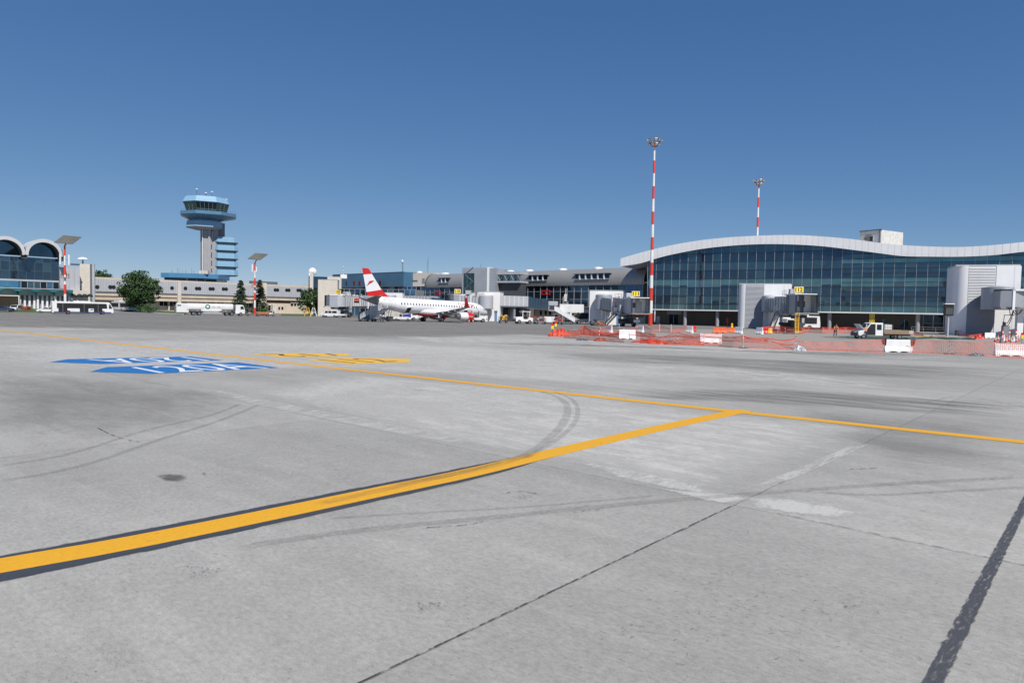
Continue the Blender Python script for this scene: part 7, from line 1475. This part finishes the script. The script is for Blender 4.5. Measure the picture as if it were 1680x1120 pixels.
def heap(label, px, py, L, W, H, mat, seed, rz=0):
    """crumpled net: folded ridges"""
    rnd = random.Random(seed); g = G(px, py); b = MB(mat); nx, ny = 34, 18; ph = [rnd.uniform(0, 6) for _ in range(6)]; vs = []
    for i in range(nx+1):
        for j in range(ny+1):
            u, v = i/nx*2-1, j/ny*2-1; e = max(0, 1-(abs(u)**2.2+abs(v)**2.2)); z = H*(e**.55)*(.55+.22*sin(u*5+ph[0]+2*v)+.16*sin(v*6+ph[1]-3*u)+.10*sin(u*11+ph[2]))+rnd.gauss(0, .012)
            vs.append((u*L/2+.06*sin(v*7+ph[3]), v*W/2+.06*sin(u*9+ph[4]), max(.0, z)+.012))
    b.add(vs, [(i*(ny+1)+j, (i+1)*(ny+1)+j, (i+1)*(ny+1)+j+1, i*(ny+1)+j+1) for i in range(nx) for j in range(ny) if (i*7+j*13+seed) % 9])
    tag(b.build('crumpled_net', smooth='all', recalc=False), label, 'net', 'crumpled heaps of safety net', (g.x, g.y), radians(rz))
heap('bright orange crumpled net heap under the two red lamps', 913, 551.5, 1.9, 1.6, 1.0, 'net_red', 1); heap('orange net fold leaning right of the orange heap', 921, 548, 1.4, 1.2, .95, 'net_red', 2); heap('flat red net heap right of the front white barrier', 1066, 562, 3.4, 1.4, .42, 'mast_red', 3, -8); heap('low red net heap along the front edge under the white post', 1084, 564.5, 2.2, 1.0, .3, 'net_red', 4, -6)
heap('small dark red net bundle left of the front barrier', 985, 559.5, 1.2, .7, .4, 'old_red', 5); heap('grey tarpaulin scrap lying at the left front edge', 955, 558.5, 1.1, .6, .28, 'slate_grey', 6); heap('crumpled pale sheet where loose net meets standing net', 1312, 575.5, 1.0, .7, .5, 'light_grey', 7); heap('grey rag on the ground in the right standing net', 1602, 583.5, 1.2, .6, .25, 'slate_grey', 8); heap('red net bundle behind the small white barrier at right', 1607, 556, 1.6, .9, .7, 'mast_red', 9)
def tape(label, pts, seed):
    b = MB('mast_red'); P = [G(a, c_)+Vector((0, 0, h)) for a, c_, h in pts]; Q = []
    for p, q in zip(P, P[1:]): Q += [p+(q-p)*k/8-Vector((0, 0, .12*4*(k/8)*(1-k/8))) for k in range(8)]
    b.path(Q+[P[-1]], .035, 5); tag(b.build('barrier_tape'), label, 'tape', 'red tapes tied between the posts')
tape('upper red tape running left of the thin white post', [(1050, 560, .55), (1112, 564, .75), (1152, 566, .8), (1219, 571, 1.0)], 1); tape('red tape sloping down right of the thin white post', [(1219, 571, 1.02), (1262, 572.5, .7), (1302, 574, .45)], 2); tape('second red tape to the loose net corner', [(1219, 571, .95), (1265, 572.5, .85), (1305, 573, .9)], 3); tape('red tape slung across the left front net', [(957, 549, .9), (1000, 553, .45), (1024, 556, .6), (1075, 560, .5)], 4)
# cones
def cone(label, px, py, mat='orange', h=.75, group='traffic cones', stripe=True):
    g = G(px, py); T = thing('traffic_cone', label, 'traffic cone', (g.x, g.y), random.uniform(0, 1), group); b = MB(mat); b.lathe([(.17, .04), (.125, .28), (.10, .40), (.07, .55), (.035, h)], n=12); b.build('cone', T, smooth=True)
    f = MB('dark_grey' if stripe else mat); f.box(-.2, -.2, 0, .2, .2, .04); f.build('base', T)
    if stripe: s = MB('white_paint'); s.lathe([(.131, .28), (.106, .42)], n=12, caps=False); s.lathe([(.083, .53), (.060, .64)], n=12, caps=False); s.build('stripe', T, smooth=True)
cone('cone nearest the engine front by the white tug', 765.5, 527.2, 'mast_red', 1.0); cone('middle one of three cones before the aircraft nose', 769.5, 528.8, 'mast_red', 1.0); cone('right one of three cones before the white tug', 776, 528.6, 'mast_red', 1.0)
cl = [(1633, 561, 'old_red'), (1637, 559, 'mast_red'), (1642, 562, 'slate_grey'), (1647, 559, 'white_panel'), (1651, 562, 'orange'), (1655, 560, 'mast_red'), (1659, 563, 'orange'), (1663, 560, 'white_panel'), (1668, 562, 'orange'), (1671, 559, 'mast_red'), (1644, 557, 'mast_red'), (1661, 557, 'old_red')]
nm_ = {'old_red': 'dull red', 'mast_red': 'bright red', 'slate_grey': 'dark grey', 'white_panel': 'white', 'orange': 'orange'}; cnt = {}
wd = ['leftmost', 'second', 'third', 'fourth']
for px, py, m in cl:
    cnt[m] = cnt.get(m, 0)+1; cone('%s %s cone in the crowded cone group at the right edge' % (wd[cnt[m]-1], nm_[m]), px, py, m, random.uniform(.75, 1.05), 'cones crowded at the right edge', m not in ('slate_grey', 'white_panel'))
for i, (px, py, w_) in enumerate([(1645, 556, .5), (1656, 556, .45), (1667, 555.5, .5)]):
    g = G(px, py); T = thing('barrier_board', ['left', 'middle', 'right'][i]+' red and white board sticking up behind the crowded cones', 'sign', (g.x, g.y), radians(-10), 'boards behind the cones'); b = MB('white_paint')
    for k in range(4): b.use('red_paint' if k % 2 else 'white_paint').box(-.08, -.03, .3+k*.28, .08, .03, .58+k*.28)
    b.build('board', T); f = MB('steel'); f.tube((0, .05, 0), (0, .05, 1.3), .025); f.build('pole', T)
# hoses and pipes on the ground behind the nets
def hose(label, pts, r, mat, group='hoses on the works ground'):
    b = MB(mat); P = [G(a, c_)+Vector((0, 0, r)) for a, c_ in pts]; xs = [(i, p.x) for i, p in enumerate(P)]; ys = [(i, p.y) for i, p in enumerate(P)]; m = (len(P)-1)*8
    b.path([(interp(xs, k/8), interp(ys, k/8), r) for k in range(m+1)], r, 6); tag(b.build('hose'), label, 'hose', group)
hose('long dark green hose lying from the truck to the dark bin', [(1390, 553.5), (1440, 552.5), (1500, 556), (1550, 555), (1600, 557.5)], .09, 'hose_green'); hose('second green hose curving below the works truck bed', [(1480, 557.5), (1520, 554), (1560, 557), (1595, 554.5)], .09, 'hose_green'); hose('thin yellow hose near the docking display pole', [(1500, 553), (1530, 551.5), (1552, 553)], .05, 'yellow'); hose('pale green hose under the works truck', [(1370, 553), (1410, 554), (1460, 555.5), (1490, 555)], .07, 'hose_green')
bm_ = MB('timber'); g = G(1365, 553.6); bm_.box(-.9, -.12, .01, .9, .12, .10); tag(bm_.build('timber_plank', bevel=.01), 'yellowish plank on the ground under the bending worker', 'plank', None, (g.x, g.y), radians(-5))
# yellow hoist post under bridge 112
def hoist():
    T = thing('hoist_post', 'yellow ribbed hoist post beside the bus under jet bridge 112', 'hoist', at(1307.5, 118), radians(-5)); b = MB('yellow'); b.box(-.32, -.25, .25, -.20, .25, 3.4); b.box(.20, -.25, .25, .32, .25, 3.4)
    for i in range(12): b.box(-.19, -.2, .4+i*.25, .19, .2, .47+i*.25)
    b.build('ladder', T); q = MB('yellow'); q.box(-.6, -.5, 0, .9, .5, .24); q.build('base', T); q = MB('dark_grey'); q.box(-.25, -.27, 2.6, .25, .27, 3.0); q.build('gearbox', T)
hoist()
def saw_bench():
    T = thing('ground_power_bar', 'white two legged barrier bar by the wheels of jet bridge 111', 'barrier', at(1045, 138), radians(-8)); b = MB('white_panel'); b.box(-.65, -.12, .95, .65, .12, 1.45); b.build('bar', T, bevel=.03); l_ = MB('dirty_white'); l_.prism([(-.25, 0), (.25, 0), (.1, .95), (-.1, .95)], -.1, .1, 'y'); l_.build('leg', T)
saw_bench()
def lamp_frame(label, px, d):
    """slim lattice floodlight stand before the concourse glazing"""
    T = thing('lattice_stand', label, 'stand', at(px, d), radians(-10)); b = MB('light_grey')
    for x in (-.6, .6): b.box(x-.07, -.07, 0, x+.07, .07, 6.6)
    for i in range(6): b.box(-.6, -.05, .9+i*1.0, .6, .05, 1.0+i*1.0)
    b.build('ladder_frame', T); q = MB('dirty_white'); q.box(-.35, -.3, 5.4, .35, .3, 7.2); q.build('camera_head', T); k = MB('black'); k.box(.45, -.3, 5.6, .95, .3, 6.9); k.build('lamp_housing', T); a = MB('white_panel'); a.tube((0, 0, 7.2), (0, 0, 8.6), .06); a.build('rod', T)
lamp_frame('white lattice stand with a black lamp before the concourse glazing', 927.5, 170)
